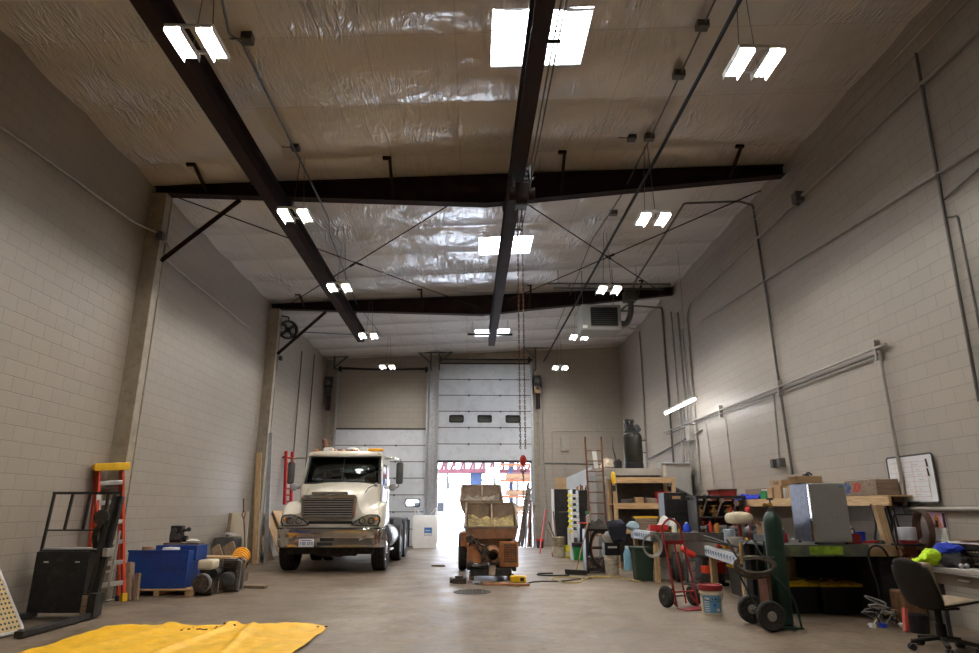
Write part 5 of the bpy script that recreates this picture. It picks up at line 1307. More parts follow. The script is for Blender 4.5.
m = MB(); m.lathe([(.15,-.02),(.16,-.02),(.16,.02),(.15,.02)],(-.17,-.05,1.18),(1,-.5,.2),20); m.box(-.2,-.16,-.12,.02,1.16,1.20); m.build('flywheel', GREYD, t)
m = MB(); m.cyl((.25,-.05,.78),(.36,-.05,.78),.02); m.cyl((.25,-.05,.45),(.36,-.05,.45),.018); m.build('outlet', CONDUIT_DK, t)
m = MB(); m.tube(bend([(3.9,17.75,ZD+.1),(3.82,17.8,ZD+.55),(3.9,18.1,ZD+.9)],.1),.02,8); m.box(3.82,4.0,17.6,17.85,ZD,ZD+.2); m.cyl((3.84,17.72,ZD+.2),(3.98,17.72,ZD+.2),.06); tag(m.build('air_filter_unit', BLACK_IRON, bev=.006), 'small black filter unit on the platform left of the compressor tank', 'filter')
m = MB(); m.bar((3.30,17.62,ZD),(3.27,17.7,ZD+.5),.12,.012,(0,1,0)); tag(m.build('sign_board', WHITEP), 'white narrow sign propped at the front left of the storage platform', 'sign')
m = MB(); m.grid(24,10,lambda u,v:(3.45+.55*u,17.75+.45*v,ZD+.02+.36*math.sin(PI*min(1,u*1.0+.05))*math.sin(PI*v*.9+.15)*(.7+.6*noise.noise(Vector((u*5,v*5,2.)))))); tag(m.build('fabric_heap', pm('tan_cloth',(.40,.33,.24),.9,0,.3,14)), 'tan cloth heap on the storage platform', 'cloth')

# brown ladder in front of the platform
t = thing('ladder', 'brown steel ladder leaning upright against the front of the storage platform', 'ladder', (3.20,17.2,0))
for s in (-1,1):
    m = MB(); m.bar((s*.215,-.10,.0),(s*.215,.16,3.25),.04,.06,(0,1,0)); m.build('rail', RUST, t, bev=.004)
for k in range(10):
    z = .45+.27*k; m = MB(); m.cyl((-.215,-.10+.08*z,z),(.215,-.10+.08*z,z),.014,n=8); m.build('rung', RUST, t)

# shelf unit of new timber
t = thing('timber_shelf_unit', 'open shelf unit of light new timber under the storage platform', 'shelf', (4.35,16.7,0))
for x in (-.85,.62):
    for y in (-.35,.35):
        m = MB(); m.box(x-.045,x+.045,y-.045,y+.045,0,2.14); m.build('post', WOODLZ, t, bev=.004)
for z in (.90,1.48,2.10):
    m = MB(); m.box(-.9,.67,-.40,-.355,z-.10,z+.04); m.box(-.9,.67,-.355,.40,z+.005,z+.025); m.build('shelf', WOODL, t, bev=.004)
m = MB(); m.box(-.82,.6,.40,.42,.1,2.1); m.build('back_panel', GREYD, t)
for i,(x,y,z,a,b_,h_,mt,nm,lb,ct) in enumerate((
    (4.12,16.5,1.508,.10,.10,.15,'CARD','carton','small cardboard carton on the middle shelf of the timber unit','box'),
    (3.82,16.5,1.508,.13,.10,.10,'GREYD','parts_tray','dark parts tray on the middle shelf, left of the carton','tray'),
    (4.42,16.5,1.508,.12,.12,.13,'WOODD','parts_box','brown wooden parts box on the middle shelf of the timber unit','box'),
    (4.72,16.5,1.508,.16,.13,.28,'RED_B','tool_case','bright red tool case on the middle shelf of the timber unit','case'),
    (4.93,16.52,1.508,.02,.02,.2,'BLACK','spray_can','thin black can beside the red tool case','can'))):
    m = MB()
    if 'can' in nm: m.lathe([(0,0),(.035,0),(.035,.17),(.02,.19),(.02,.21),(0,.21)],(x,y,z))
    else:
        m.box(x-a,x+a,y-b_,y+b_,z,z+h_)
        if nm == 'tool_case': m.box(x-.05,x+.05,y-.02,y+.02,z+h_,z+h_+.05); m.slot(1).box(x-.08,x+.10,y-b_-.004,y-b_,z+.16,z+.24); m.slot(0)
    tag(m.build(nm, [globals()[mt], WHITEP], bev=.01), lb, ct)
m = MB(); m.lathe([(.0,0),(.05,0),(.055,.03),(.055,.22),(.03,.27),(.0,.28)],(3.46,16.28,2.0)); tag(m.build('yellow_lantern', YELLOW), 'yellow round lamp hung at the top left post of the timber unit', 'lamp')
m = MB(); m.lathe([(0,0),(.045,0),(.045,.14),(0,.14)],(3.46,16.28,1.80)); tag(m.build('black_canister', BLACK), 'black canister hung under the yellow lamp', 'canister')

# grey metal hood on the wall
m = MB(); m.prism([(5.00,2.10),(5.00,2.58),(5.76,2.56),(5.76,1.70)],'y',17.3,17.75)
t = thing('metal_hood', 'light grey sheet metal hood with slanted bottom mounted by the conduit bundle', 'hood', (0,0,0))
m.build('hood_body', pm('hood_grey',(.36,.35,.32),.45,.2,.06,4), t, bev=.012)
m = MB(); m.box(5.01,5.09,17.28,17.30,2.22,2.50); m.build('label', pm('cream_label',(.55,.50,.40),.6), t, smooth=False)
m = MB(); m.box(5.00,5.76,17.24,17.30,2.53,2.57); m.build('front_flange', GREYP, t, bev=.004)
m = MB(); m.prism([(4.98,2.03),(4.98,2.10),(5.78,1.70),(5.78,1.62)],'y',17.28,17.77); m.build('bottom_trim', GREYD, t)

# ---- far workbench
def bench(name_label, x0, x1, y0, y1, z, th, legs, top, front=None):
    t = thing('workbench', name_label, 'workbench', ((x0+x1)/2,(y0+y1)/2,0)); cx,cy=(x0+x1)/2,(y0+y1)/2
    m = MB(); m.box(x0-cx,x1-cx,y0-cy,y1-cy,z-.03,z); m.build('top', top, t, bev=.004)
    m = MB(); m.box(x0-cx,x1-cx,y0-cy,y0-cy+.04,z-th,z-.03); m.box(x0-cx,x0-cx+.04,y0-cy+.04,y1-cy,z-th,z-.03); m.box(x1-cx-.04,x1-cx,y0-cy+.04,y1-cy,z-th,z-.03); m.build('apron', front or top, t, bev=.004)
    for lx,ly in legs:
        m = MB(); m.box(lx-cx-.045,lx-cx+.045,ly-cy-.045,ly-cy+.045,0,z-.03); m.build('leg', WOODLZ, t, bev=.004)
    return t
DARKTOP = pm('grimy_steel_top',(.10,.095,.085),.5,.4,.3,6,dirt=(.2,.17,.13),damt=.3)
B1 = bench('far workbench with dark steel top and light timber legs, left of the small one', 3.52,5.72,13.2,15.0,.93,.17,((3.60,13.28),(3.60,14.9),(5.6,13.28),(5.6,14.9)),DARKTOP)
WRAP = pm('blue_print_wrap',(.62,.68,.74),.45,0,.05,6)
def wrap_print(m, n, l):  # pale blue marks printed on the wrap
    for k in range(n):
        x = -l/2+.08+ (l-.16)*k/n
        m.tube(arc((x+.03,-.002,0),.035,-.9,3.6,8,(1,0,0),(0,0,1)),.007,5); m.box(x+.07,x+.085,-.008,.004,-.04,.04)
def wrapped_edge(lb, p, rz, l, h_, n):
    t = thing('wrapped_board', lb, 'board', p, rz)
    m = MB(); m.box(-l/2,l/2,0,.02,-h_/2,h_/2); m.box(-l/2,l/2,0,.12,h_/2-.003,h_/2+.003); m.build('wrap', WRAP, t, smooth=False)
    m = MB(); wrap_print(m, n, l); m.build('printed_marks', pm('wrap_blue',(.16,.24,.38),.5,0,.2,10), t, smooth=False)
wrapped_edge('white plastic wrapped board with blue print on the end of the far workbench', (3.49,13.95,.86), -PI/2, 1.3, .17, 6)
# things standing on the far bench
ZB1 = .932
t = thing('black_cabinet', 'black upright steel cabinet standing on the far workbench', 'cabinet', (4.42,14.55,ZB1))
m = MB(); m.box(-.28,.24,-.2,.25,0,.80); m.build('body', BLACKP, t, bev=.012)
m = MB(); m.box(-.285,-.282,-.19,.24,.02,.78); m.build('side_panel', pm('blue_grey_panel',(.20,.23,.28),.45,.2,.08,4), t, smooth=False)
m = MB(); m.box(-.10,.08,-.206,-.20,.66,.72); m.build('nameplate', CARD, t, smooth=False)
for k in range(2):
    m = MB(); m.box(-.25,.21,-.212,-.2,.03+.32*k,.33+.32*k); m.build('drawer', BLACKP, t, bev=.006)
m = MB()
m.grid(30,20,lambda u,v:(3.86+.42*u,14.0+.35*v,ZB1+.01+.32*max(0,math.sin(PI*u))**.7*max(0,math.sin(PI*v))**.6*(.75+.5*noise.noise(Vector((u*4,v*4,1.)))))); tag(m.build('plastic_bag', pm('grey_white_bag',(.62,.60,.57),.5,0,.1,10)), 'crumpled pale plastic bag on the far workbench', 'bag')
def simple(nm, lb, ct, x, y, z, parts, group=None):
    """thing of several small meshes: parts = [(part name, material, function(m))]"""
    if len(parts) == 1:
        m = MB(); parts[0][2](m); o = m.build(parts[0][0] if False else nm, parts[0][1], loc=(x,y,z), bev=.003); return tag(o, lb, ct, group)
    t = thing(nm, lb, ct, (x,y,z), group=group)
    for pn, mt, fn in parts:
        m = MB(); fn(m); m.build(pn, mt, t, bev=.003)
    return t
simple('drill_case','red power drill lying on the far workbench','drill',3.78,13.62,ZB1,[('body',RED_B,lambda m:(m.box(-.20,.18,-.06,.06,.02,.14),m.box(-.05,.05,-.05,.05,0,.03))),('chuck',BLACK,lambda m:(m.cyl((.18,0,.08),(.30,0,.08),.035))),('battery',GREEN_B,lambda m:m.box(.30,.38,-.05,.05,.03,.12))])
simple('jacket','dark jacket hanging over the left corner of the timber unit','jacket',3.10,14.45,0,[('cloth',pm('navy_cloth',(.012,.014,.024),.95,0,.3,10),lambda m:(m.skin([[(a*r,b*r*.7,z) for a,b in ((-1,-1),(0,-1.15),(1,-1),(1.1,0),(1,1),(0,1.1),(-1,1),(-1.1,0))] for r,z in ((.07,.66),(.12,.72),(.15,.85),(.18,1.0),(.15,1.10),(.10,1.15))]).jitter(.07,7)))])
simple('cloth','pale blue cloth lying behind the dark jacket','cloth',3.52,14.75,ZB1,[('cloth',pm('pale_blue_cloth',(.34,.46,.54),.9,0,.2,10),lambda m:m.sph((0,0,.09),.14,.10,.09).jitter(.05,8))])
simple('spirit_level','yellow spirit level lying on the far workbench','level',3.62,14.85,ZB1,[('bar',YELLOW,lambda m:m.box(-.06,.5,-.02,.02,.25,.29)),('end_cap',BLACK,lambda m:(m.box(-.08,-.06,-.025,.025,.245,.295),m.box(.5,.52,-.025,.025,.245,.295))),('support',WOODD,lambda m:m.box(-.0,.45,-.06,.06,0,.25))])
simple('bottle','white plastic bottle on the far workbench','bottle',4.02,13.38,ZB1,[('body',WHITEP,lambda m:m.lathe([(0,0),(.05,0),(.05,.20),(.03,.23)])),('cap',WHITEP,lambda m:m.lathe([(.03,.23),(.03,.27),(0,.27)]))])
simple('jug','blue plastic jug on the far workbench, behind the red hand truck','jug',4.30,13.45,ZB1,[('body',BLUE_B,lambda m:m.lathe([(0,0),(.07,0),(.075,.10),(.05,.15),(.03,.17)])),('cap',WHITEP,lambda m:m.lathe([(.03,.17),(.03,.20),(0,.20)]))])
for i,(x,mt,lb) in enumerate(((3.70,WOODL,'light wood offcut at the front of the far workbench'),(3.98,WOODD,'dark wood offcut behind the white bottle'),(4.12,YELLOW,'yellow tape measure on the far workbench'))):
    simple(('offcut','offcut','tape_measure')[i],lb,('wood','wood','tape measure')[i],x,13.85-.1*i,ZB1,[('body',mt,lambda m:m.obox((0,0,.03),(.22 if True else .1,.09,.06),(0,0,.4)))])

# tool rack machine at the wall end of the far bench
t = thing('tool_rack', 'dark rack crowded with tools standing on the far workbench, black flat roof', 'tool rack', (4.92,13.7,ZB1))
m = MB(); m.box(-.42,.62,-.32,.30,.66,.71); m.build('roof', BLACKP, t, bev=.006)
for x in (-.38,.58):
    for y in (-.28,.26):
        m = MB(); m.box(x-.02,x+.02,y-.02,y+.02,0,.66); m.build('post', BLACKP, t)
m = MB(); m.box(-.40,.60,.22,.24,.05,.62); m.build('back_panel', GREYD, t)
m = MB(); m.box(-.405,-.395,-.26,.24,.03,.64); m.build('side_panel', GREYD, t)
m = MB(); m.box(-.40,.60,-.28,.22,.28,.30); m.build('shelf', GREYD, t)
random.seed(5)
TL = [('red clamp','clamp',RED),('steel wrench','wrench',ALU),('orange handled mallet','hammer',ORANGE),('black pliers','pliers',BLACK),('grey angle grinder','grinder',GREYP),('brass valve','valve',pm('brass',(.55,.36,.12),.35,.8,.15,10)),('wooden handled hammer','hammer',WOODLZ),('rusty chain hook','hook',RUST)]
PLC = ['in the left half of the dark tool rack','in the middle of the dark tool rack','in the right half of the dark tool rack']
for k,(nm,ct,mt) in enumerate(TL):
    for q in range(3):
        x = 4.92-.30+.30*q+.10*((k*7)%5)/5; z = ZB1+(.30 if k % 2 else .0)+.002; y = 13.50+.05*(k % 4)
        m = MB(); s = 1-.15*q
        if ct in ('hammer',): m.bar((0,0,0),(.05,.02,.24*s),.025,.025); m.slot(1).bar((-.03,.02,.24*s),(.13,.02,.24*s),.05,.05)
        elif ct in ('wrench','pliers'): m.bar((0,0,0),(.10,.01,.25*s),.03,.015); m.lathe([(.02,-.01),(.04,-.01),(.04,.01),(.02,.01)],(.11,.01,.28*s),(0,1,0),14)
        elif ct == 'grinder': m.cyl((-.1,0,.07),(.10,0,.09),.045); m.cyl((.11,0,.02),(.11,0,.14),.05); m.lathe([(0,0),(.07,0),(.07,.01),(0,.01)],(.11,-.0,.02))
        elif ct == 'valve': m.cyl((0,0,0),(0,0,.12),.03); m.cyl((-.06,0,.07),(.06,0,.07),.025); m.lathe([(.03,.15),(.055,.15),(.055,.165),(.03,.165)]); m.cyl((0,0,.12),(0,0,.16),.008)
        elif ct == 'clamp': m.box(0,.02,-.015,.015,0,.28); m.box(.0,.12,-.015,.015,.25,.28); m.box(0,.12,-.015,.015,.05,.08); m.cyl((.10,0,.08),(.10,0,.22),.01)
        else: m.tube(arc((.05,0,.1),.07,-.5,4.4,12,(1,0,0),(0,0,1)),.018,7); m.cyl((.05,0,.17),(.05,0,.25),.018)
        o = m.build(ct if ct != 'valve' else 'valve', [mt, GREYD], loc=(x,y,z)); o.scale = (1.35,)*3 if k % 2 else (1.0,)*3; tag(o, nm+' '+PLC[q], ct, 'tools on the dark rack')
# things under the far bench
t = thing('trash_bin', 'dark green plastic bin standing at the corner of the far workbench', 'bin', (3.42,13.72,0))
m = MB(); m.skin([[(x*k,y*k,z) for x,y in ((-.16,-.18),(.16,-.18),(.18,-.16),(.18,.16),(.16,.18),(-.16,.18),(-.18,.16),(-.18,-.16))] for k,z in ((.88,0),(.90,.02),(1.06,.60))],True,True); m.build('body', pm('bin_green',(.02,.045,.030),.5,0,.15,6), t)
m = MB(); m.box(-.22,.22,-.22,.22,.60,.645); m.build('lid', pm('bin_green',(.02,.045,.030),.5), t, bev=.015)
t = thing('white_bucket', 'white paint bucket at the foot of the far workbench leg', 'bucket', (4.02,14.0,0))
def bucket(t, r=.15, h_=.37, mt=WHITEP, rim=None, lid=None, handle=True):
    m = MB(); m.lathe([(0,.0),(r*.86,0),(r*.88,.01),(r*.97,h_*.72),(r*1.04,h_*.73),(r*1.05,h_*.78),(r*1.0,h_*.80),(r*1.02,h_*.93),(r*1.06,h_*.94),(r*1.06,h_),(r*.98,h_),(r*.96,h_*.9),(r*.86,.03),(0,.02)],n=32,caps=False); m.build('body', mt, t)
    if lid:
        m = MB(); m.lathe([(0,h_*1.01),(r*.92,h_*1.01),(r*.95,h_*1.05),(r*1.10,h_*1.05),(r*1.12,h_*1.02),(r*1.11,h_*.88),(r*1.08,h_*.86),(r*1.07,h_*.99)],n=32,caps=False); m.build('lid', lid, t)
    if handle:
        m = MB(); m.tube([(r*1.07*math.cos(a),-.02-r*.9*math.sin(a)*.9,h_*.76-.10*math.sin(a)) for a in [PI*i/14 for i in range(15)]],.005,6); m.build('handle', GREYD, t)
bucket(t, .17, .40)
t = thing('white_bucket', 'white bucket under the far workbench behind the red hand truck', 'bucket', (4.35,13.75,0)); bucket(t, .15, .36)
t = thing('spare_tyre', 'black tyre leaning under the far workbench', 'tyre', (4.02,13.32,.29))
m = MB(); m.lathe([(.17,-.06),(.26,-.07),(.285,-.04),(.285,.04),(.26,.07),(.17,.06)],(0,0,0),(.9,-.3,.1),28); m.build('tyre_body', RUBBER, t)
simple('garden_machine','orange garden machine under the far workbench','machine',4.55,12.85,0,[('body',ORANGE,lambda m:(m.box(-.2,.2,-.12,.12,.22,.34),m.box(-.05,.18,-.1,.1,.34,.42))),('engine',GRIME,lambda m:(m.box(-.16,.16,-.14,.14,.06,.22),m.cyl((-.1,-.14,.13),(-.1,-.2,.13),.08))),('base',BLACK,lambda m:m.box(-.22,.22,-.16,.16,0,.06))])
simple('hand_machine','red hand machine hung below the far workbench','machine',4.1,12.95,0,[('head',RED_B,lambda m:(m.cyl((-.04,0,.62),(.14,0,.52),.06),m.sph((-.05,0,.64),.07))),('stand',GREYD,lambda m:(m.cyl((.0,.05,0),(.0,.05,.56),.02),m.box(-.12,.12,-.08,.15,0,.03)))])
simple('crate','dark crate of scrap pushed under the far workbench','crate',5.0,14.1,0,[('body',GRIME,lambda m:m.box(-.35,.35,-.4,.4,0,.42))])

# ---- red hand truck
t = thing('hand_truck', 'red steel hand truck with rounded top and black wheels, parked before the workbenches', 'hand truck', (3.12,10.0,0), -.12)
HT = [(-.22,0,.0),(-.20,.24,1.05),(-.13,.26,1.21),(0,.27,1.26),(.13,.26,1.21),(.20,.24,1.05),(.22,0,.0)]
def smooth_path(P, n=6):
    P = [Vector(p) for p in P]; out = []
    for i in range(len(P)-1):
        p0=P[max(i-1,0)];p1=P[i];p2=P[i+1];p3=P[min(i+2,len(P)-1)]
        for k in range(n):
            u=k/n; out.append(.5*((2*p1)+(p2-p0)*u+(2*p0-5*p1+4*p2-p3)*u*u+(3*p1-p0-3*p2+p3)*u**3))
    return out+[P[-1]]
m = MB(); m.tube([(-.19,0,.02)]+smooth_path([(-.185,.05,.22),(-.172,.24,1.03),(-.125,.26,1.17),(0,.27,1.24),(.125,.26,1.17),(.172,.24,1.03),(.185,.05,.22)])+[(.19,0,.02)],.016,10); m.build('frame', RED, t)
m = MB(); m.box(-.172,.172,.195,.215,.87,.93); m.cyl((0,.03,.06),(0,.20,.88),.013); m.cyl((-.185,.05,.22),(.185,.05,.22),.012)
m.tube(bend([(-.172,.24,1.0),(-.172,.24,.93)],.02),.014,8); m.build('cross_member', RED, t)
m = MB(); m.box(-.20,.20,-.24,.0,.0,.012); m.build('toe_plate', RED, t)
for s in (-1,1):
    m = MB(); m.lathe([(.07,-.045),(.115,-.05),(.145,-.03),(.15,0),(.145,.03),(.115,.05),(.07,.045)],(s*.25,.16,.15),(1,0,0),28); w_ = m.build('tyre', RUBBER, t)
    m = MB(); m.lathe([(.08,-.03),(.075,.02),(.03,.03),(.025,.055),(0,.055)],(s*.25,.16,.15),(s,0,0),18); m.build('rim', GREYD, w_)
    m = MB(); m.bar((s*.19,.02,.05),(s*.19,.17,.15),.02,.03); m.bar((s*.185,.05,.3),(s*.19,.17,.16),.015,.02); m.build('wheel_bracket', RED, t)
m = MB(); m.cyl((-.25,.16,.15),(.25,.16,.15),.012); m.build('axle', GREYD, t)
t.rotation_euler = (0,0,.36)

# labelled bucket
t = thing('paint_bucket', 'white bucket with dark red lid and blue label beside the red hand truck', 'bucket', (3.26,9.40,0))
bucket(t, .148, .37, CREAMP, None, RED)
m = MB(); m.skin([[(.150*k*math.cos(a),.150*k*math.sin(a),z) for a in [PI*1.12+PI*.62*i/16 for i in range(17)]] for k,z in ((.90,.04),(.98,.26))],False,False); lb_ = m.build('label', pm('bucket_label_blue',(.14,.33,.52),.5,0,.08,6), t)
m = MB()
def onb(a, z, wdt, h_, mm):
    r_ = .150*(.90+.08*(z-.04)/.22)+.002
    mm.skin([[(r_*math.cos(q),r_*math.sin(q),zz) for q in (a,a+wdt/2,a+wdt)] for zz in (z,z+h_)],False,False)
for i in range(5): onb(PI*1.18, .06+.028*i, .5, .010, m)
onb(PI*1.55,.06,.35,.05,m); onb(PI*1.18,.205,.5,.03,m)
m.build('label_text', WHITEP, lb_, smooth=False)
m = MB(); onb(PI*1.42,.205,.7,.045,m); m.build('label_title', pm('label_navy',(.015,.03,.10),.5), lb_, smooth=False)
m = MB(); onb(PI*1.45,.12,.25,.045,m); m.build('label_emblem', pm('label_bright_blue',(.02,.12,.6),.5), lb_, smooth=False)

# ---- small bench with wrapped edge (long side faces the hall)
bx = [(4.05,10.2),(4.40,12.7),(5.72,12.7),(5.72,10.2)]
t = thing('workbench', 'small workbench of timber with wrapped edge behind the labelled bucket', 'workbench', (0,0,0))
m = MB(); m.skin([[(x,y,z) for x,y in bx] for z in (.69,.72)]); m.build('top', DARKTOP, t)
m = MB(); m.bar((4.07,10.22,.615),(4.42,12.68,.615),.04,.15); m.bar((4.05,10.22,.615),(5.7,10.22,.615),.04,.15); m.build('apron', DARKTOP, t)
for x,y in ((4.12,10.28),(4.47,12.6),(5.65,10.28),(5.65,12.6)):
    m = MB(); m.box(x-.055,x+.055,y-.045,y+.045,0,.69); m.build('leg', WOODLZ, t, bev=.004)
wrapped_edge('white plastic wrapped board with blue print along the edge of the small workbench', (4.185,11.45,.63), math.radians(-98), 2.45, .17, 11)
ZB2 = .722
t = thing('shop_machine', 'cream rounded machine head on a dark red post standing on the small workbench', 'machine', (4.42,11.05,ZB2))
m = MB(); m.lathe([(0,.42),(.10,.42),(.20,.44),(.225,.47),(.23,.53),(.215,.575),(.17,.60),(.08,.62),(0,.62)],n=32)
for v in m.bm.verts: v.co.y *= .8
hd = m.build('head', CREAMP, t)
m = MB(); m.cyl((0,0,0),(0,0,.45),.03); m.box(-.12,.12,-.12,.12,0,.03); m.build('post', RED, t)
m = MB(); m.cyl((-.12,0,.60),(-.12,0,.69),.02); m.cyl((.16,0,.58),(.16,0,.64),.02); m.sph((.16,0,.66),.045,.04,.04); m.build('red_knob', RED_B, hd)
m = MB(); m.cyl((.25,.1,.35),(.30,.12,.98),.014); m.cyl((.30,.12,.98),(.302,.12,1.05),.022); tag(m.build('rod', RED, loc=(4.42,11.2,ZB2-.34)), 'thin red rod rising behind the cream machine head', 'rod')
m = MB(); m.lathe([(.02,.0),(.03,.08),(.13,.20),(.14,.22),(.13,.22)],(4.28,10.95,ZB2),n=24,caps=False); tag(m.build('funnel', WHITEP), 'white funnel standing on the small workbench before the red post', 'funnel')
simple('oil_bottle','yellow topped bottle at the front corner of the small workbench','bottle',4.26,10.45,ZB2,[('body',CREAMP,lambda m:m.lathe([(0,0),(.05,0),(.05,.15),(.02,.20)])),('label',YELLOW,lambda m:m.lathe([(.0515,.02),(.0515,.12)],caps=False)),('cap',YELLOW,lambda m:m.lathe([(.024,.19),(.024,.23),(0,.23)]))])
for k,(p0,p1,mt,lb) in enumerate((((4.10,11.9,ZB2+.20),(4.30,10.25,ZB2+.02),BLACK,'upper black bar lying along the small workbench'),((4.16,12.0,ZB2+.12),(4.46,10.3,ZB2+.02),BLACKP,'lower black bar lying along the small workbench'),((4.30,11.95,ZB2+.05),(4.58,10.6,ZB2+.05),WOODLY,'light wooden stick lying among the black bars'))):
    m = MB(); m.bar(p0,p1,.05,.03); tag(m.build('bar' if k < 2 else 'stick', mt, bev=.004), lb, 'bar' if k < 2 else 'stick')
for k,(x,y,mt,nm,lb) in enumerate(((4.36,11.75,RED_B,'cartridge','red cartridge on the far end of the small workbench'),(4.40,11.55,YELLOW,'cartridge','yellow cartridge on the small workbench'),(4.44,11.40,ORANGE,'cartridge','orange cartridge on the small workbench'),(4.50,11.72,WHITEP,'cartridge','white cartridge on the small workbench'))):
    m = MB(); m.cyl((-.09,0,.04),(.09,.05,.04),.036,n=14); m.cyl((.09,.05,.04),(.13,.06,.04),.014,n=10); tag(m.build(nm, mt, loc=(x,y,ZB2)), lb, 'cartridge', 'cartridges on the small workbench')
simple('grinder','black bench grinder with grey guards on the small workbench','grinder',4.86,10.95,ZB2,[('motor',BLACK,lambda m:(m.cyl((-.12,0,.22),(.12,0,.22),.10),m.box(-.08,.08,-.08,.08,0,.16))),('wheel_guard',GREYD,lambda m:(m.lathe([(0,-.03),(.14,-.03),(.14,.03),(0,.03)],(-.19,0,.22),(1,0,0),24),m.lathe([(0,-.03),(.14,-.03),(.14,.03),(0,.03)],(.19,0,.22),(1,0,0),24)))])
simple('hard_hat','dark helmet shaped shell behind the grinder','helmet',4.80,11.5,ZB2,[('shell',BLACK,lambda m:m.sph((0,0,.2),.16,.16,.2))])
simple('helmet','silver and black welding mask on the small workbench','mask',4.62,10.55,ZB2,[('shell',BLACK,lambda m:m.sph((0,0,.20),.12,.10,.20)),('visor',ALU,lambda m:m.box(-.07,.07,-.115,-.095,.22,.30))])
simple('blue_can','blue grey tin can between the tool rack and the cream machine head','can',4.62,12.05,ZB2,[('body',pm('blue_grey_tin',(.22,.27,.33),.4,.3,.1,8),lambda m:m.lathe([(0,.0),(.10,0),(.10,.30),(.095,.31),(0,.31)]))])
m = MB(); m.lathe([(0,0),(.16,0),(.17,.03),(.165,.34),(.17,.36),(.12,.40),(0,.42)],(4.62,10.05,.30),n=24); m.box(4.5,4.74,9.93,10.12,0,.30); tag(m.build('tin_drum', pm('worn_cream_drum',(.36,.32,.25),.6,.1,.2,6)), 'worn pale drum behind the green gas cylinder', 'drum')
# yellow lidded totes
TOTE = pm('black_tote',(.010,.010,.011),.5,0,.1,6); LIDY = pm('yellow_tote_lid',(.80,.50,.012),.5,0,.1,8,dirt=(.10,.06,.03),damt=.25)
def tote(lb, loc, w_, d, h_, rz=0):
    t = thing('storage_tote', lb, 'tote', loc, rz, 'black totes with yellow lids')
    m = MB(); m.skin([[(x*k,y*k2,z) for x,y in ((-w_/2,-d/2),(w_/2,-d/2),(w_/2,d/2),(-w_/2,d/2))] for k,k2,z in ((.90,.90,0),(.97,.97,h_-.05))]); m.box(-w_/2,w_/2,-d/2,d/2,h_-.06,h_-.03); m.build('body', TOTE, t, bev=.01)
    m = MB(); m.box(-w_/2-.015,w_/2+.015,-d/2-.015,d/2+.015,h_-.028,h_+.012); m.box(-w_/2+.05,w_/2-.05,-d/2+.05,d/2-.05,h_+.012,h_+.025); m.build('lid', LIDY, t, bev=.008)
tote('black tote with yellow lid under the bench, beside the green gas cylinder', (4.53,9.75,0), .50, .66, .38)
tote('black tote with yellow lid under the bench, in front of the dark bench side', (5.10,9.72,0), .58, .70, .38)
tote('black tote with yellow lid under the small workbench', (4.60,11.2,0), .46, .9, .46)
for k in range(22):
    x = 4.45+.85*((k*37)%22)/22; y = 9.55+.45*((k*13)%7)/7
    if 4.74 < x < 4.86: x += .1
    m = MB(); s = .6+.5*((k*5)%7)/7
    if k % 3: m.obox((0,0,.018*s),(.09*s,.05*s,.036*s),(0,0,k*.7))
    else: m.cyl((-.05*s,0,.02),(.05*s,.02,.02),.018,n=8)
    tag(m.build('scrap_piece', [WOODD,RUST,GRIME][k % 3], loc=(x,y,.407)), 'small brown scrap piece lying on the yellow tote lids', 'scrap', 'scrap on the tote lids')

# ---- gas cylinder on its cart
t = thing('cylinder_cart', 'two wheeled green cart carrying the tall gas cylinder and hoses', 'cart', (3.52,8.36,0))
for y,x in ((-.22,0.),(.34,.0)):
    m = MB(); m.lathe([(.11,-.035),(.15,-.042),(.168,-.025),(.171,0),(.168,.025),(.15,.042),(.11,.035)],(x,y,.171),(0,1,0),32); w_ = m.build('tyre', RUBBER, t)
    m = MB(); m.lathe([(.125,-.02),(.12,.025),(.06,.03),(.05,.045),(.025,.05),(.0,.05)],(x,y,.171),(0,-1,0),24); m.lathe([(.0,.051),(.02,.051),(.022,.062),(0,.064)],(x,y,.171),(0,-1,0),14); m.build('rim', pm('pale_wheel_rim',(.30,.29,.27),.5,.2,.1,8), w_)
m = MB(); m.cyl((0,-.22,.171),(0,.34,.171),.014)
m.tube(bend([(.06,-.06,.66),(.20,-.12,.54),(.36,-.12,.34),(.40,-.12,.02)],.1),.013,8); m.tube([(.06,-.12,.12),(.10,-.02,1.0)],.014,8); m.tube([(.06,.20,.12),(.10,.22,1.0)],.014,8)
m.tube([(.09,-.02,.95),(.04,.10,.98),(.09,.22,.95)],.012,8); m.tube([(.07,-.06,.6),(.07,.2,.6)],.012,8); m.tube([(.0,-.18,.171),(.06,-.12,.2)],.012,8); m.tube([(.0,.3,.171),(.06,.20,.2)],.012,8)
m.box(.06,.42,-.14,.26,.010,.028); m.tube([(-.24,.0,.60),(-.10,.0,.30),(.05,.05,.12)],.012,8); m.build('frame', GREENC, t)
m = MB(); m.box(.07,.09,-.10,.22,.01,.62); m.build('back_plate', RUST, t)
t = thing('gas_cylinder', 'tall dark green gas cylinder with brass valve on the two wheeled cart', 'gas cylinder', (3.80,8.44,.030))
m = MB(); m.lathe([(0,0),(.10,0),(.115,.015),(.115,1.10),(.108,1.16),(.09,1.215),(.06,1.25),(.04,1.265),(.036,1.30),(0,1.30)],n=32); m.build('shell', GREENC, t)
m = MB(); m.lathe([(.044,1.25),(.044,1.31),(0,1.31)],n=20); m.build('neck_ring', GREYD, t)
BR = pm('brass',(.55,.36,.12),.35,.8,.15,10)
m = MB(); m.cyl((0,0,1.30),(0,0,1.37),.022); m.cyl((-.08,-.02,1.34),(.02,0,1.34),.02); m.sph((-.09,-.02,1.34),.03,.03,.03); va = m.build('valve', BR, t)
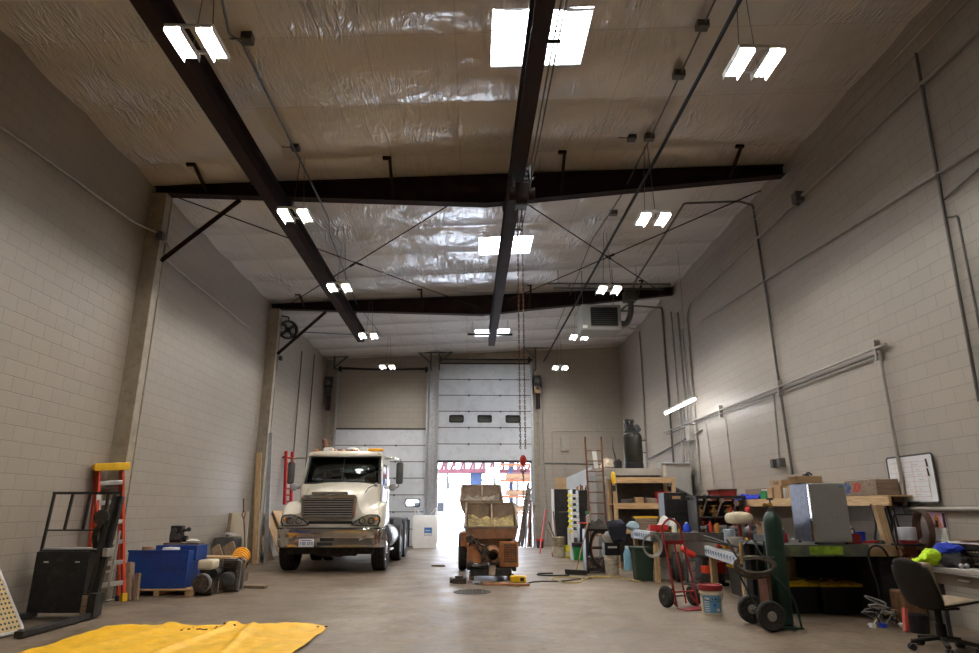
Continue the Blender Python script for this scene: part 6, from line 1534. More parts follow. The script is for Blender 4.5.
m = MB(); m.lathe([(.0,1.40),(.04,1.40),(.045,1.41),(.04,1.425),(0,1.425)],n=16); m.cyl((0,0,1.37),(0,0,1.40),.01); m.build('hand_wheel', GREYD, va)
t.scale = (1,1,1.05)
t = thing('welding_hose', 'grey brown coil of welding hose hung on the cylinder cart', 'hose', (3.50,8.30,.72))
random.seed(3)
m = MB()
for k in range(7):
    r_ = .20+.016*(k % 3); m.tube([(-.05+r_*math.cos(a)*(1+.06*math.sin(2*a+k)),-.05+.012*k-.10*math.cos(a)*.4+.01*math.sin(3*a+k),.02*math.sin(k)+(.085+.006*k)*math.sin(a)-.02*k/7) for a in [2*PI*i/26 for i in range(26)]],.012,6,True)
m.build('coil', pm('hose_grey_brown',(.09,.075,.06),.6,0,.3,20), t)
m = MB(); m.tube(smooth_path([(-.12,0,.06),(-.16,.02,.22),(-.04,0,.30),(.04,-.06,.12),(.18,-.08,.10)]),.010,6); m.tube(smooth_path([(-.20,0,.02),(-.30,.0,.18),(-.34,.03,.30)]),.012,6); m.build('loose_end', CONDUIT_DK, t)
m = MB(); m.cyl((-.22,-.04,.02),(-.20,-.02,.27),.018); m.build('torch', BR, t)
t = thing('cable_coil', 'coil of grey cable hung on the corner leg of the far workbench', 'cable', (3.47,13.12,.70))
m = MB()
for k in range(5): m.tube([(.0+(.16+.008*k)*math.cos(a),-.03-.014*k,(.18+.01*k)*math.sin(a)) for a in [2*PI*i/24 for i in range(24)]],.009,6,True)
m.build('coil', CONDUIT, t)

# ---- near bench with fridge
CAM_ = pm('dark_bench_front',(.075,.082,.072),.5,.1,.3,4,dirt=(.26,.33,.03),damt=.12)
t = thing('workbench', 'big dark workbench under the small fridge, with a plywood patch at its end', 'workbench', (4.95,10.0,0))
m = MB(); m.box(-.95,.98,-1.2,.15,.90,.935); m.build('top', GREYD, t, bev=.004)
m = MB(); m.box(-.95,.25,-1.225,-1.2,.79,.935); fr = m.build('front_board', CAM_, t, bev=.003)
m = MB(); m.grid(16,6,lambda u,v:(-.55+.45*u,-1.227-.001*math.sin(u*9),.815+.10*v)); m.build('green_paint_mark', pm('lime_paint_smear',(.20,.33,.02),.5,0,.5,9), fr)
m = MB(); m.box(.25,.98,-1.225,-1.2,.79,.935); m.build('plywood_patch', PLY, t, bev=.003)
m = MB(); m.box(.42,.98,-1.1,.1,.0,.79); m.build('side_cabinet', BLACKP, t, bev=.006)
for x,y in ((-.88,-1.1),(-.88,.05)):
    m = MB(); m.box(x-.045,x+.045,y-.045,y+.045,0,.90); m.build('leg', GREYD, t)
m = MB(); m.box(-.9,.9,.06,.1,.1,.9); m.build('back_board', BLACK, t)
ZB3 = .937
t = thing('mini_fridge', 'small silver fridge with dark reflective side standing on the big workbench', 'fridge', (4.76,8.98,ZB3), -.06)
m = MB(); m.box(-.245,.245,-.14,.42,.03,.79); m.build('body', pm('black_glossy_steel',(.07,.085,.125),.34,.35,.35,16), t, bev=.012)
m = MB(); m.box(-.245,.245,-.20,-.145,.03,.785); dr = m.build('door', pm('silver_fridge_door',(.36,.36,.36),.38,.7,.05,30), t, bev=.01)
m = MB(); m.box(-.246,-.225,-.206,-.15,.04,.775); m.build('edge_handle', CHROME, dr, bev=.003)
m = MB(); m.box(.16,.21,-.204,-.2,.73,.755); m.build('energy_sticker', pm('sticker_blue',(.08,.25,.45),.5), dr, smooth=False)
m = MB(); m.box(-.05,.02,-.203,-.2,.685,.695); m.build('badge', GREYP, dr, smooth=False)
for x in (-.2,.2):
    for y in (-.12,.38):
        m = MB(); m.cyl((x,y,0),(x,y,.03),.02,n=10); m.build('foot', BLACK, t)
t = thing('cardboard_box', 'open cardboard box on top of the small fridge with a black gadget inside', 'box', (4.64,9.10,ZB3+.792))
m = MB(); m.box(-.17,.17,-.12,.14,0,.10); m.box(-.20,-.17,-.12,.14,.085,.10); m.build('carton', CARD, t, bev=.003)
m = MB(); m.box(-.02,.04,-.04,.04,.10,.13); m.tube(bend([(.0,0,.12),(.05,0,.16),(.10,0,.12)],.03),.012,6); m.build('gadget', BLACK, t)
simple('silver_cup','shiny steel tumbler on the bench left of the fridge','cup',4.16,9.05,ZB3,[('body',CHROME,lambda m:m.lathe([(0,0),(.045,0),(.055,.16),(.05,.16),(.042,.02)],n=24,caps=False)),('lid',BLACK,lambda m:m.lathe([(0,.16),(.057,.16),(.057,.18),(0,.18)]))])
simple('black_box','black flat case under the steel tumbler end of the bench','case',4.12,9.4,ZB3,[('body',BLACK,lambda m:m.box(-.10,.10,-.18,.18,0,.10))])
simple('carton','opened cardboard carton on the bench left of the fridge','box',4.28,9.62,ZB3,[('body',CARD,lambda m:m.box(-.14,.14,-.12,.12,0,.26)),('flap',CARD,lambda m:(m.bar((-.14,0,.26),(-.22,0,.28),.2,.006),m.bar((.0,-.12,.26),(.0,-.2,.33),.2,.006)))])
m = MB(); m.sph((0,0,.13),.17,.13,.14,20,14).jitter(.05,7); tag(m.build('plastic_bag', pm('clear_white_bag',(.64,.62,.58),.35,0,.1,14), loc=(4.5,10.02,ZB3)), 'crumpled white plastic bag behind the cardboard carton on the big bench', 'bag')
simple('red_bottle','small dark red can between the fridge and the plastic bag','can',4.36,9.32,ZB3,[('body',RED,lambda m:m.lathe([(0,0),(.03,0),(.03,.11),(.02,.13),(0,.13)]))])
simple('tool_bag','dark red tool bag on the bench right of the fridge','tool bag',5.14,9.05,ZB3,[('body',RED,lambda m:m.box(-.09,.09,-.08,.08,0,.13)),('handle',BLACK,lambda m:m.tube(bend([(-.05,0,.13),(-.05,0,.19),(.05,0,.19),(.05,0,.13)],.03),.01,6))])
simple('pipe_wrench','red pipe wrench lying on the bench right of the fridge','wrench',5.36,8.95,ZB3,[('handle',RED_B,lambda m:m.bar((-.12,0,.025),(.08,.02,.03),.04,.03)),('jaw',GREYD,lambda m:(m.box(.08,.16,-.02,.05,0,.04),m.box(.08,.11,-.06,.06,0,.05)))])
m = MB(); m.bar((5.62,9.0,ZB3),(5.57,9.05,1.44),.13,.085,(0,1,0)); tag(m.build('timber_prop', WOODLZ, bev=.005), 'short light timber prop between the big bench and the wall shelf', 'timber')
# black hose loop and cords at the bench end
t = thing('cable_loop', 'black cable looped over the plywood end of the big workbench', 'cable', (5.28,8.75,0))
m = MB(); m.tube(smooth_path([(-.10,0,.60),(-.12,0,.80),(-.08,-.01,.90),(.0,-.02,.925),(.08,-.01,.89),(.14,0,.80)]),.014,8); m.tube(smooth_path([(-.10,0,.60),(-.06,.0,.40),(-.08,0,.2)]),.012,8); m.build('loop', BLACK, t)
m = MB(); m.tube(smooth_path([(.20,.0,1.4),(.24,-.02,1.0),(.28,-.03,.80)]),.012,6); m.tube(smooth_path([(.32,.0,1.4),(.34,-.02,1.1),(.42,-.03,.78)]),.012,6); m.build('hanging_end', BLACK, t)
t = thing('cord_tangle', 'tangle of pale cords lying on the floor at the end of the big bench', 'cord', (5.12,8.55,0))
random.seed(11)
for k in range(6):
    P = [(random.uniform(-.20,.22),random.uniform(-.10,.12),max(.012,.30*math.sin(PI*i/6)*(.4+.1*k)+random.uniform(0,.06))) for i in range(7)]
    P[0] = (-.25+.05*k,-.08,.012); m = MB(); m.tube(smooth_path(P,5),.008,6); m.build('cord', [CONDUIT,WHITEP,CARD,BLACK,CONDUIT,GREYP][k], t)
for x,mt,lb in ((4.86,WHITEP,'white plug end on the floor by the cord tangle'),(4.99,BLUE_B,'blue connector on the floor by the cord tangle'),(5.24,WHITEP,'white connector on the floor at the right of the cord tangle')):
    m = MB(); m.box(-.025,.025,-.04,.04,0,.05); m.cyl((0,.04,.025),(0,.09,.025),.012,n=8); tag(m.build('connector', mt, loc=(x,8.38,0), bev=.008), lb, 'connector')
m = MB(); m.box(5.32,5.62,8.45,8.70,0,.40); m.jitter(.03,4); tag(m.build('brown_sack', pm('brown_sack',(.16,.08,.035),.85,0,.3,10), bev=.03), 'brown sack standing against the end of the big workbench', 'sack')

# ---- wall shelf and what stands on it
t = thing('wall_shelf', 'long light timber shelf along the wall above the workbenches', 'shelf', (5.74,11.75,1.43))
m = MB(); m.box(-.16,-.12,-2.95,3.85,0,.14); m.build('fascia', WOODLY, t, bev=.004)
m = MB(); m.box(-.12,.20,-2.95,3.85,.12,.14); m.build('shelf_board', WOODLY, t, bev=.003)
for y in (-2.5,-.6,1.2,2.6,3.7):
    m = MB(); m.box(-.12,.20,y-.02,y+.02,.0,.12); m.build('bracket', WOODD, t)
ZS = 1.572
t = thing('tool_chest', 'dark red metal tool chest at the far end of the wall shelf', 'tool chest', (5.68,15.0,ZS))
m = MB(); m.skin([[(-.18,-.32,0),(.18,-.32,0),(.18,.30,0),(-.18,.30,0)],[(-.22,-.38,.20),(.18,-.38,.20),(.18,.36,.20),(-.22,.36,.20)]]); m.build('body', RED, t, bev=.006)
m = MB(); m.box(-.23,.19,-.39,.37,.20,.24); m.build('lid', pm('dark_red_lid',(.10,.02,.02),.4), t, bev=.008)
m = MB(); m.tube(bend([(-.22,-.08,.1),(-.26,-.08,.1),(-.26,.08,.1),(-.22,.08,.1)],.03),.008,6); m.build('handle', GREYD, t)
m = MB(); m.grid(24,10,lambda u,v:(5.60+.28*v,12.95+1.25*u,ZS+.02+.11*math.sin(PI*v)*(.6+.5*noise.noise(Vector((u*7,v*3,4.)))))); m.grid(24,3,lambda u,v:(5.60-.012,12.95+1.25*u,ZS+.02-.12*v*(.6+.7*noise.noise(Vector((u*6,2,4.)))))); tag(m.build('tarp', pm('blue_tarp',(.006,.025,.42),.75,0,.15,5,spec=.2)), 'bright blue folded tarp on the wall shelf', 'tarp')
simple('board','narrow brown board behind the blue tarp on the wall shelf','board',5.90,13.6,ZS,[('board',WOODD,lambda m:m.box(-.02,.02,-.6,.6,0,.22))])
for i,y in enumerate((12.80,12.62)):
    simple('green_can',('green capped tin on the wall shelf, next to the blue tarp','green capped tin on the wall shelf, next to the cartons')[i],'tin',5.66,y,ZS,[('body',GREEN_B,lambda m:m.lathe([(0,0),(.07,0),(.07,.10),(.055,.15),(.0,.15)])),('cap',WHITEP,lambda m:m.lathe([(.03,.15),(.03,.18),(0,.18)]))])
CL = [(5.70,12.36,.12,.10,.20,'small cardboard carton on the wall shelf beside the green tins',CARD),(5.72,12.08,.12,.13,.22,'cardboard carton in the middle of the wall shelf',CARD),(5.70,11.40,.10,.11,.20,'cardboard carton nearest the fridge on the wall shelf',CARD)]
for x,y,a,b_,h_,lb,mt in CL: simple('carton',lb,'box',x,y,ZS,[('carton',mt,lambda m,a=a,b_=b_,h_=h_:(m.box(-a,a,-b_,b_,0,h_),m.box(-a-.002,-a,-.02,.02,0,h_)))])
m = MB(); m.box(-.12,.12,-.2,.2,0,.10); m.slot(1).box(-.123,-.12,-.1,.08,.02,.08); tag(m.build('carton', [CARD,WOODD], loc=(5.72,12.12,ZS+.222), rot=(0,0,.1)), 'flat cardboard carton stacked on top of another on the wall shelf', 'box')
for i,y in enumerate((11.84,11.68)):
    simple('paint_can',('silver paint can on the wall shelf, farther of two','copper coloured paint can on the wall shelf, nearer of two')[i],'paint can',5.66,y,ZS,[('body',(ALU,pm('copper_can',(.50,.30,.14),.4,.4,.1,8))[i],lambda m:m.lathe([(0,0),(.06,0),(.06,.17),(.056,.18),(0,.18)])),('lid',CARD,lambda m:m.lathe([(0,.18),(.062,.18),(.062,.20),(0,.20)]))])
t = thing('wooden_crate', 'dark wooden crate with red and blue marks at the near end of the wall shelf', 'crate', (5.74,9.42,ZS))
m = MB(); m.box(-.16,.16,-.40,.40,0,.22); m.build('box', WOODD, t, bev=.006)
m = MB(); m.grid(8,5,lambda u,v:(-.163,.36-.12*u+.02*math.sin(9*v),.04+.15*v)); m.build('blue_mark', pm('faded_blue_paint',(.06,.10,.26),.7,0,.5,14), t)
m = MB(); m.grid(8,5,lambda u,v:(-.163,.16-.18*u+.03*math.sin(7*v),.05+.13*v)); m.build('red_mark', pm('faded_red_paint',(.40,.06,.03),.7,0,.5,14), t)

# ---- whiteboard, raceway things, calendar
t = thing('whiteboard', 'whiteboard with faint red ruled table mounted on the wall above the raceway', 'whiteboard', (5.93,8.76,1.78))
m = MB(); m.box(-.012,.008,-.46,.46,-.30,.30); m.build('board', pm('whiteboard_white',(.74,.75,.77),.25,0,.03,3), t)
m = MB(); m.tube(bend([(-.012,-.44,-.31),(-.012,-.47,-.29),(-.012,-.47,.29),(-.012,-.44,.31),(-.012,.44,.31),(-.012,.47,.29),(-.012,.47,-.29),(-.012,.44,-.31)],.02)+[Vector((-.012,-.44,-.31))],.012,8); m.build('frame', GREYD, t)
m = MB()
for k in range(8): z = .22-.065*k; m.box(-.0145,-.012,-.33,.42,z-.002,z+.002)
for y in (-.33,-.05,.16,.30): m.box(-.0145,-.012,y-.002,y+.002,-.26,.24)
m.build('ruled_lines', pm('faint_red_ink',(.55,.30,.30),.5), t, smooth=False)
m = MB()
random.seed(9)
for k in range(16): y = random.uniform(-.28,.35); z = .19-.065*random.randrange(7); m.box(-.0146,-.012,y,y+random.uniform(.04,.10),z-.012,z-.005)
m.build('handwriting', pm('faint_grey_ink',(.40,.38,.42),.5), t, smooth=False)
for k in range(2):
    m = MB(); m.cyl((-.03,-.38,.02+.12*k),(-.03,-.365,.12+.12*k),.010,n=8); m.build('marker', BLACK, t)
m = MB(); m.box(-.045,-.012,-.10,.05,-.31,-.295); m.build('tray', GREYD, t)
t = thing('wall_calendar', 'wall calendar with pink picture page hung under the eye level raceway', 'calendar', (5.935,8.43,1.20))
m = MB(); m.box(-.006,.0,-.16,.16,-.04,.15); pg = m.build('picture_page', pm('pink_page',(.62,.36,.50),.5,0,.2,9), t, smooth=False)
m = MB(); m.skin([[(-.008,.06,-.03),(-.008,-.08,-.03),(-.008,-.02,.12),(-.008,.02,.12)],[(-.0065,.06,-.03),(-.0065,-.08,-.03),(-.0065,-.02,.12),(-.0065,.02,.12)]]); m.build('orange_shape', pm('calendar_orange',(.65,.25,.04),.5,0,.4,20), pg, smooth=False)
m = MB(); m.box(-.008,-.0065,.0,.09,-.035,-.005); m.box(-.0085,-.0065,-.02,.03,-.03,.05); m.box(-.008,-.0065,-.155,-.11,-.035,.14); m.build('dark_shape', BLACK, pg, smooth=False)
m = MB(); m.box(-.006,.0,-.16,.16,-.20,-.045); dp = m.build('date_page', WHITEP, t, smooth=False)
m = MB()
for k in range(5): z=-.07-.026*k; m.box(-.0075,-.006,-.15,.15,z-.001,z+.001)
for k in range(8): y=-.15+.3*k/7; m.box(-.0075,-.006,y-.001,y+.001,-.19,-.065)
m.build('date_grid', GREYP, dp, smooth=False)
m = MB(); m.box(-.09,.0,-.05,.05,0,.03); m.tube(bend([(-.05,0,.0),(-.06,0,-.08),(-.02,0,-.1)],.03),.008,6); tag(m.build('wall_hook', GREYD, loc=(5.92,8.95,1.42)), 'small bracket on the raceway below the whiteboard', 'hook')
t = thing('hose_coil', 'brown hose coil hung on the wall beside the calendar', 'hose', (5.82,8.52,1.14))
m = MB()
for k in range(5): m.tube([(.02-.018*k,(.13+.006*k)*math.cos(a),.22*math.sin(a)) for a in [2*PI*i/28 for i in range(28)]],.014,8,True)
m.build('coil', pm('brown_hose',(.11,.055,.035),.5,0,.25,12), t)
t = thing('water_tank', 'white round tank with dark red base on a wall tray under the whiteboard', 'tank', (5.64,8.62,.96))
m = MB(); m.lathe([(0,.035),(.10,.035),(.105,.05),(.105,.19),(.10,.20),(0,.205)],n=28); m.build('tank', pm('pale_grey_tank',(.48,.50,.53),.4), t)
m = MB(); m.lathe([(0,.0),(.108,.0),(.112,.035),(.10,.045)],n=28); m.build('base', RED, t)
m = MB(); m.box(-.16,.22,-.12,.12,-.03,-.005); m.tube(bend([(-.16,-.02,-.02),(-.16,-.02,.36),(.10,-.02,.36)],.05),.012,8); m.build('tray_bracket', BLACK_IRON, t)
m = MB(); m.cyl((0,0,-.03),(0,0,-.22),.07); m.cyl((-.14,0,-.12),(.12,0,-.12),.045); m.sph((.0,0,-.20),.10,.10,.06); m.cyl((0,0,-.2),(0,0,-.38),.04); m.build('pump', RUST, t)
for i,x in enumerate((5.30,5.42,5.50)):
    m = MB(); m.tube(smooth_path([(0,0,.45),(.02,-.02,.2),(-.02,0,-.05),(.03,.02,-.35)]),.012+.004*i,6); tag(m.build('hanging_strap', BLACK, loc=(x+.22,9.12-.02*i,1.0)), ('black strap hanging beside the timber prop','second black strap hanging beside the timber prop','thick black strap hanging nearest the white tank')[i], 'strap')

# ---- desk and chair
t = thing('desk', 'old steel desk with papers at the right edge, drawer under its top', 'desk', (5.52,6.55,0))
DT = pm('desk_laminate',(.30,.27,.24),.45,0,.12,6); DS = pm('desk_steel',(.085,.085,.085),.45,.3,.12,5)
m = MB(); m.box(-.42,.40,-1.0,1.02,.735,.775); m.build('top', DT, t, bev=.006)
m = MB(); m.box(-.43,.41,-1.01,1.03,.72,.735); m.build('top_trim', ALU, t)
m = MB(); m.box(-.38,.2,.05,.98,.60,.72); dw = m.build('drawer', pm('brown_drawer',(.20,.15,.11),.5,0,.1,5), t, bev=.006)
m = MB(); m.box(-.40,-.38,.42,.58,.655,.675); m.build('handle', ALU, dw, bev=.003)
m = MB(); m.box(-.38,.36,-.98,.03,.05,.72); pdl = m.build('pedestal', DS, t, bev=.008)
m = MB(); m.box(.30,.36,.03,1.0,.2,.72); m.build('modesty_panel', DS, t)
for x,y in ((-.34,.95),(.33,.95)):
    m = MB(); m.box(x-.025,x+.025,y-.025,y+.025,0,.72 if x > 0 else .60); m.build('leg', DS, t)
m = MB(); m.box(-.36,.34,-.96,.0,0,.05); m.build('plinth', BLACK, t)
ZK = .777
t = thing('office_chair', 'dark grey shell swivel chair with tan seat pad facing the desk', 'chair', (4.80,7.06,0), .12)
SH = pm('dark_brown_shell',(.022,.018,.014),.75,0,.2,6,spec=.25)
m = MB()
def shell(u, v):
    # u across, v from seat front to the top of the back
    a = (u-.5)*2
    if v < .45:
        k = v/.45; x = .30-.46*k; z = .47-.05*k+.02*a*a
        w_ = .235
    else:
        k = (v-.45)/.55; c = k*k*(3-2*k)*.0+k; x = -.16-.10*math.sin(k*1.2)-.06*k; z = .42+.48*k**1.15; w_ = .235+.03*math.sin(PI*k)-.05*max(0,k-.75)/.25
    x += .05*a*a*(1 if v > .45 else .0)
    z += (.0 if v < .93 else -.05*a*a)
    return (x, a*w_, z)
m.grid(14,24,shell); m.build('shell', SH, t, solid=.022, ang=180)
PAD = pm('tan_seat_pad',(.36,.28,.19),.85,0,.15,10)
m = MB(); m.grid(12,10,lambda u,v:(.29-.40*v,(u-.5)*.43,.485-.045*v+.028*math.sin(PI*u)**.5*math.sin(PI*v)**.5)); m.build('seat_pad', PAD, t, solid=.03, ang=180)
m = MB(); m.grid(12,12,lambda u,v:(-.155-.09*v-.0*v+.02*math.sin(PI*u)*math.sin(PI*v)+.05*(2*u-1)**2,(u-.5)*.44,.48+.38*v)); m.build('back_pad', PAD, t, solid=.03, ang=180)
m = MB(); m.cyl((0,0,.12),(0,0,.42),.032); m.cyl((0,0,.10),(0,0,.26),.05); m.box(-.12,.16,-.11,.11,.395,.42); m.build('column', SH, t)
m = MB()
for k in range(5):
    a = 2*PI*k/5+.35; m.bar((0,0,.13),(.30*math.cos(a),.30*math.sin(a),.085),.05,.035)
m.build('star_base', SH, t, bev=.008)
for k in range(5):
    a = 2*PI*k/5+.35; x,y = .30*math.cos(a),.30*math.sin(a)
    m = MB()
    for s in (-1,1): m.lathe([(0,-.012),(.032,-.012),(.034,0),(.032,.012),(0,.012)],(x-.02*math.sin(a)*s,y+.02*math.cos(a)*s,.034),(-math.sin(a),math.cos(a),0),16)
    m.cyl((x,y,.04),(x,y,.09),.010); m.build('caster', BLACK, t)
# things on and around the desk
m = MB(); m.sph((0,0,.10),.10,.12,.085,34,22)
for k in range(5): m.sph((-.05-.028*k,.03+.015*k,.12-.030*k),.055,.05,.04,12,8)
m.jitter(.03,11).jitter(.018,34)
tag(m.build('hi_vis_shirt', pm('lime_hi_vis',(.55,.85,.02),.7,0,.12,8), loc=(5.12,7.46,ZK+.0)), 'lime yellow hi-vis shirt crumpled on the end of the desk', 'shirt')
m = MB(); m.sph((0,0,.0),.14,.13,.065,30,20).jitter(.05,8).jitter(.02,30); tag(m.build('cloth', pm('royal_blue_cloth',(.01,.04,.42),.8,0,.2,8), loc=(5.28,7.42,ZK+.17)), 'royal blue cloth draped over the pile beside the hi-vis shirt', 'cloth')
m = MB(); m.sph((0,0,.06),.15,.15,.10,30,20).jitter(.05,6).jitter(.02,28); tag(m.build('cloth', BLACK, loc=(5.30,7.36,ZK)), 'black cloth bundle under the royal blue cloth', 'cloth')
for k in range(4):
    t = thing('document_tray', ('lowest','second lowest','second highest','topmost')[k]+' black slotted tray of the stack on the desk', 'tray', (5.62,7.36,ZK+.060*k), group='black trays stacked on the desk')
    m = MB(); m.box(-.20,.20,-.22,.24,0,.008); m.box(-.20,-.19,-.22,.24,0,.04); m.box(.19,.20,-.22,.24,0,.055); m.box(-.2,.2,-.225,-.215,0,.055); m.box(-.2,.2,.235,.245,0,.055)
    m.build('tray_body', BLACK, t)
    m = MB()
    for i in range(9): y=-.19+.05*i; m.box(-.204,-.19,y-.012,y+.012,.038,.052)
    m.build('slotted_rim', RUST if k % 2 else CARD, t, smooth=False)
m = MB(); m.box(-.22,.20,-.2,.3,0,.012); m.box(-.15,.18,-.16,.2,.012,.02); tag(m.build('paper_stack', pm('paper',(.72,.70,.66),.8,0,.05,6), loc=(5.62,7.34,ZK+.242), rot=(0,0,.2)), 'white papers lying on top of the black tray stack', 'paper')
m = MB(); m.box(-.16,.16,-.12,.12,0,.012); tag(m.build('folder', CARD, loc=(5.56,7.40,ZK+.268), rot=(0,.05,.5)), 'tan folder on the pile beside the black trays', 'folder')
for i,(x,y,r_,lb) in enumerate(((5.20,7.10,.3,'loose white sheet at the left front of the desk top'),(5.22,6.85,-.4,'loose white sheet at the middle of the desk edge'),(5.28,6.62,.1,'loose white sheet nearest the viewer on the desk'))):
    m = MB(); m.box(-.07,.07,-.10,.10,0,.003); tag(m.build('paper_sheet', pm('paper',(.72,.70,.66),.8), loc=(x,y,ZK+.001*i), rot=(0,0,r_)), lb, 'paper', 'papers on the desk')
m = MB(); m.box(-.05,.05,-.05,.05,0,.012); tag(m.build('note_pad', YELLOW, loc=(5.22,6.42,ZK)), 'yellow note pad on the desk edge', 'note pad')
simple('glasses_case','silver and black small gadget on the desk before the hi-vis shirt','gadget',5.22,7.16,ZK,[('body',BLACK,lambda m:m.box(-.05,.05,-.03,.03,0,.04)),('lens',ALU,lambda m:(m.sph((-.03,-.03,.03),.025),m.sph((.03,-.03,.03),.025)))])
m = MB(); m.bar((4.98,7.92,.03),(5.06,8.02,.27),.05,.05,(0,1,0)); tag(m.build('red_prop', pm('faded_red_plastic',(.45,.07,.05),.5), bev=.01), 'faded red post leaning on the floor behind the office chair', 'post')
simple('waste_basket','dark basket standing on the floor under the desk end','basket',5.22,8.05,0,[('body',BLACK,lambda m:m.lathe([(0,0),(.10,0),(.12,.20),(.11,.20),(.09,.02)],n=24,caps=False))])
# ---- more clutter among the benches
random.seed(31)
EX = [('spray_can','can','red spray can',RED_B),('spray_can','can','white spray can',WHITEP),('glass_jar','jar','amber jar',pm('amber_jar',(.45,.20,.04),.25,0,.15,8)),('grease_tub','tub','blue tub',BLUE_B),('grease_tub','tub','black tub',BLACK),('parts_box','box','dark parts box',GRIME),('parts_box','box','brown parts box',WOODD),('parts_box','box','red parts box',RED)]
SP = [(4.75,12.35,ZB2,'at the back corner of the small workbench'),(4.98,12.0,ZB2,'in the middle of the small workbench'),(5.25,11.6,ZB2,'by the wall on the small workbench'),(5.10,10.6,ZB2,'at the near end of the small workbench'),(4.78,13.40,ZB1,'at the front edge below the dark tool rack'),(5.45,9.55,ZB3,'far behind the fridge on the big workbench')]
for q,(x0,y0,z0,pl_) in enumerate(SP):
    for k,(nm,ct,lk,mt) in enumerate(EX):
        if (k+q) % 2: continue
        x = x0+.13*((k//2) % 2)-.05; y = y0+.16*((k//2)//2)-.05 if q != 4 else y0-.10+.05*((k//2)//2)
        m = MB()
        if nm == 'spray_can': m.lathe([(0,0),(.035,0),(.035,.17),(.02,.19),(.02,.22),(0,.22)],n=14)
        elif nm == 'glass_jar': m.lathe([(0,0),(.05,0),(.052,.12),(.042,.14),(.044,.17),(0,.17)],n=16)
        elif nm == 'grease_tub': m.lathe([(0,0),(.06,0),(.065,.12),(.068,.12),(.068,.14),(0,.14)],n=18)
        else: m.obox((0,0,.06),(.13,.11,.12),(0,0,.2*k)); m.obox((0,0,.123),(.135,.115,.006),(0,0,.2*k))
        tag(m.build(nm, mt, loc=(x,y,z0), bev=.003), lk+' '+pl_, ct)
# ================================================================== MIDDLE RIGHT, BEYOND THE BENCHES
t = thing('metal_sheet', 'tall dark scratched steel panel standing by the end wall', 'panel', (2.98,21.0,0))
m = MB(); m.box(-.43,.45,-.03,.03,.02,1.98); m.build('sheet', pm('scratched_black_steel',(.018,.018,.018),.5,.2,.4,7,dirt=(.06,.055,.05),damt=.25), t, bev=.006)
m = MB(); m.box(-.51,-.44,-.05,.05,0,1.98); m.build('white_edge', WHITE_STEEL, t, bev=.004)
m = MB(); m.bar((-.30,-.034,1.28),(.35,-.034,1.30),.01,.012); m.build('scratch', CARD, t, smooth=False)
m = MB(); m.bar((2.82,21.15,.0),(2.82,21.4,2.36),.36,.03,(0,1,0)); tag(m.build('board', PLY), 'brown board standing behind the dark steel panel', 'board')
t = thing('plastic_sheet', 'slanted bluish white plastic panel standing behind the black drawer rack', 'panel', (3.42,21.7,0))
m = MB(); m.prism([(-.48,.0),(-.48,2.32),(.46,2.72),(.46,0)],'y',-.015,.015); m.build('sheet', pm('bluish_white_panel',(.66,.72,.80),.3,0,.06,3), t, bev=.004)
m = MB(); m.box(.46,.50,-.03,.03,0,2.74); m.box(-.52,-.48,-.03,.03,0,2.32); m.build('edge_strip', ALU, t, bev=.003)
t = thing('drawer_rack', 'black rack with white fronted bins full of small parts', 'rack', (3.06,19.3,0))
m = MB(); m.box(-.05,.36,-.25,.25,0,1.90); m.build('cabinet', BLACKP, t, bev=.008)
for k in range(6):
    z = .88+.165*k; m = MB(); m.box(-.24,-.05,-.27,-.0,z,z+.02); m.box(-.24,-.05,-.29,-.27,z,z+.085); m.build('bin', WHITEP, t, bev=.004)
m = MB(); m.box(-.26,-.22,-.27,.0,.0,1.92); m.build('post', WHITE_STEEL, t)
random.seed(4)
for k in range(11):
    m = MB(); x = 3.00+.035*k; h_ = .06+.09*random.random(); m.cyl((0,0,0),(random.uniform(-.02,.02),0,h_),.022,.014,8); m.sph((0,0,h_),.022); tag(m.build('small_bottle', [CARD,RED,WHITEP,GRIME][k % 4], loc=(x,19.2+.03*(k % 3),1.902)), 'small mixed bottle standing on top of the black drawer rack', 'bottle', 'small bottles on the drawer rack')
t = thing('yellow_cup_post', 'white post with a column of yellow cups beside the black drawer rack', 'post', (2.72,18.9,0))
m = MB(); m.box(-.025,.025,0,.03,0,1.9); m.build('post', WHITE_STEEL, t)
for k in range(8):
    m = MB(); m.lathe([(.0,.07),(.035,.06),(.065,.0),(.055,.0)],(0,-.05,.75+.14*k),(0,-.3,1),16,False); m.build('cup', pm('lemon_plastic',(.80,.72,.03),.4), t)
t = thing('box_cabinet', 'small pale box cabinet in front of the dark steel panel', 'cabinet', (2.92,20.3,0))
m = MB(); m.box(-.05,.28,-.15,.15,.0,.80); m.build('body', GREYD, t, bev=.01)
m = MB(); m.box(.0,.22,-.155,-.15,.55,.76); m.build('front_plate', WHITE_STEEL, t, smooth=False)
m = MB(); m.box(-.10,-.05,-.2,-.12,0,.84); m.build('white_edge', WHITE_STEEL, t)
simple('oiler','dark red bottle on the small pale box cabinet','bottle',2.98,20.25,.802,[('body',RED,lambda m:m.lathe([(0,0),(.06,0),(.06,.18),(.02,.26),(.02,.30),(0,.30)])),('spout',GREYD,lambda m:m.cyl((0,0,.30),(.05,0,.42),.012))])
simple('tan_pot','tan pot on the small pale box cabinet','pot',3.14,20.22,.802,[('body',pm('tan_pot',(.50,.36,.16),.6),lambda m:m.lathe([(0,0),(.06,0),(.08,.06),(.06,.13),(0,.13)]))])
t = thing('concrete_bucket', 'cement crusted tall bucket holding sticks, beside the yellow bucket', 'bucket', (2.52,20.0,0))
m = MB(); m.lathe([(0,0),(.17,0),(.19,.30),(.195,.55),(.18,.55),(.165,.04)],n=24,caps=False).jitter(.015,9); m.build('body', pm('cement_crust',(.42,.37,.29),.9,0,.25,9,.5,30), t)
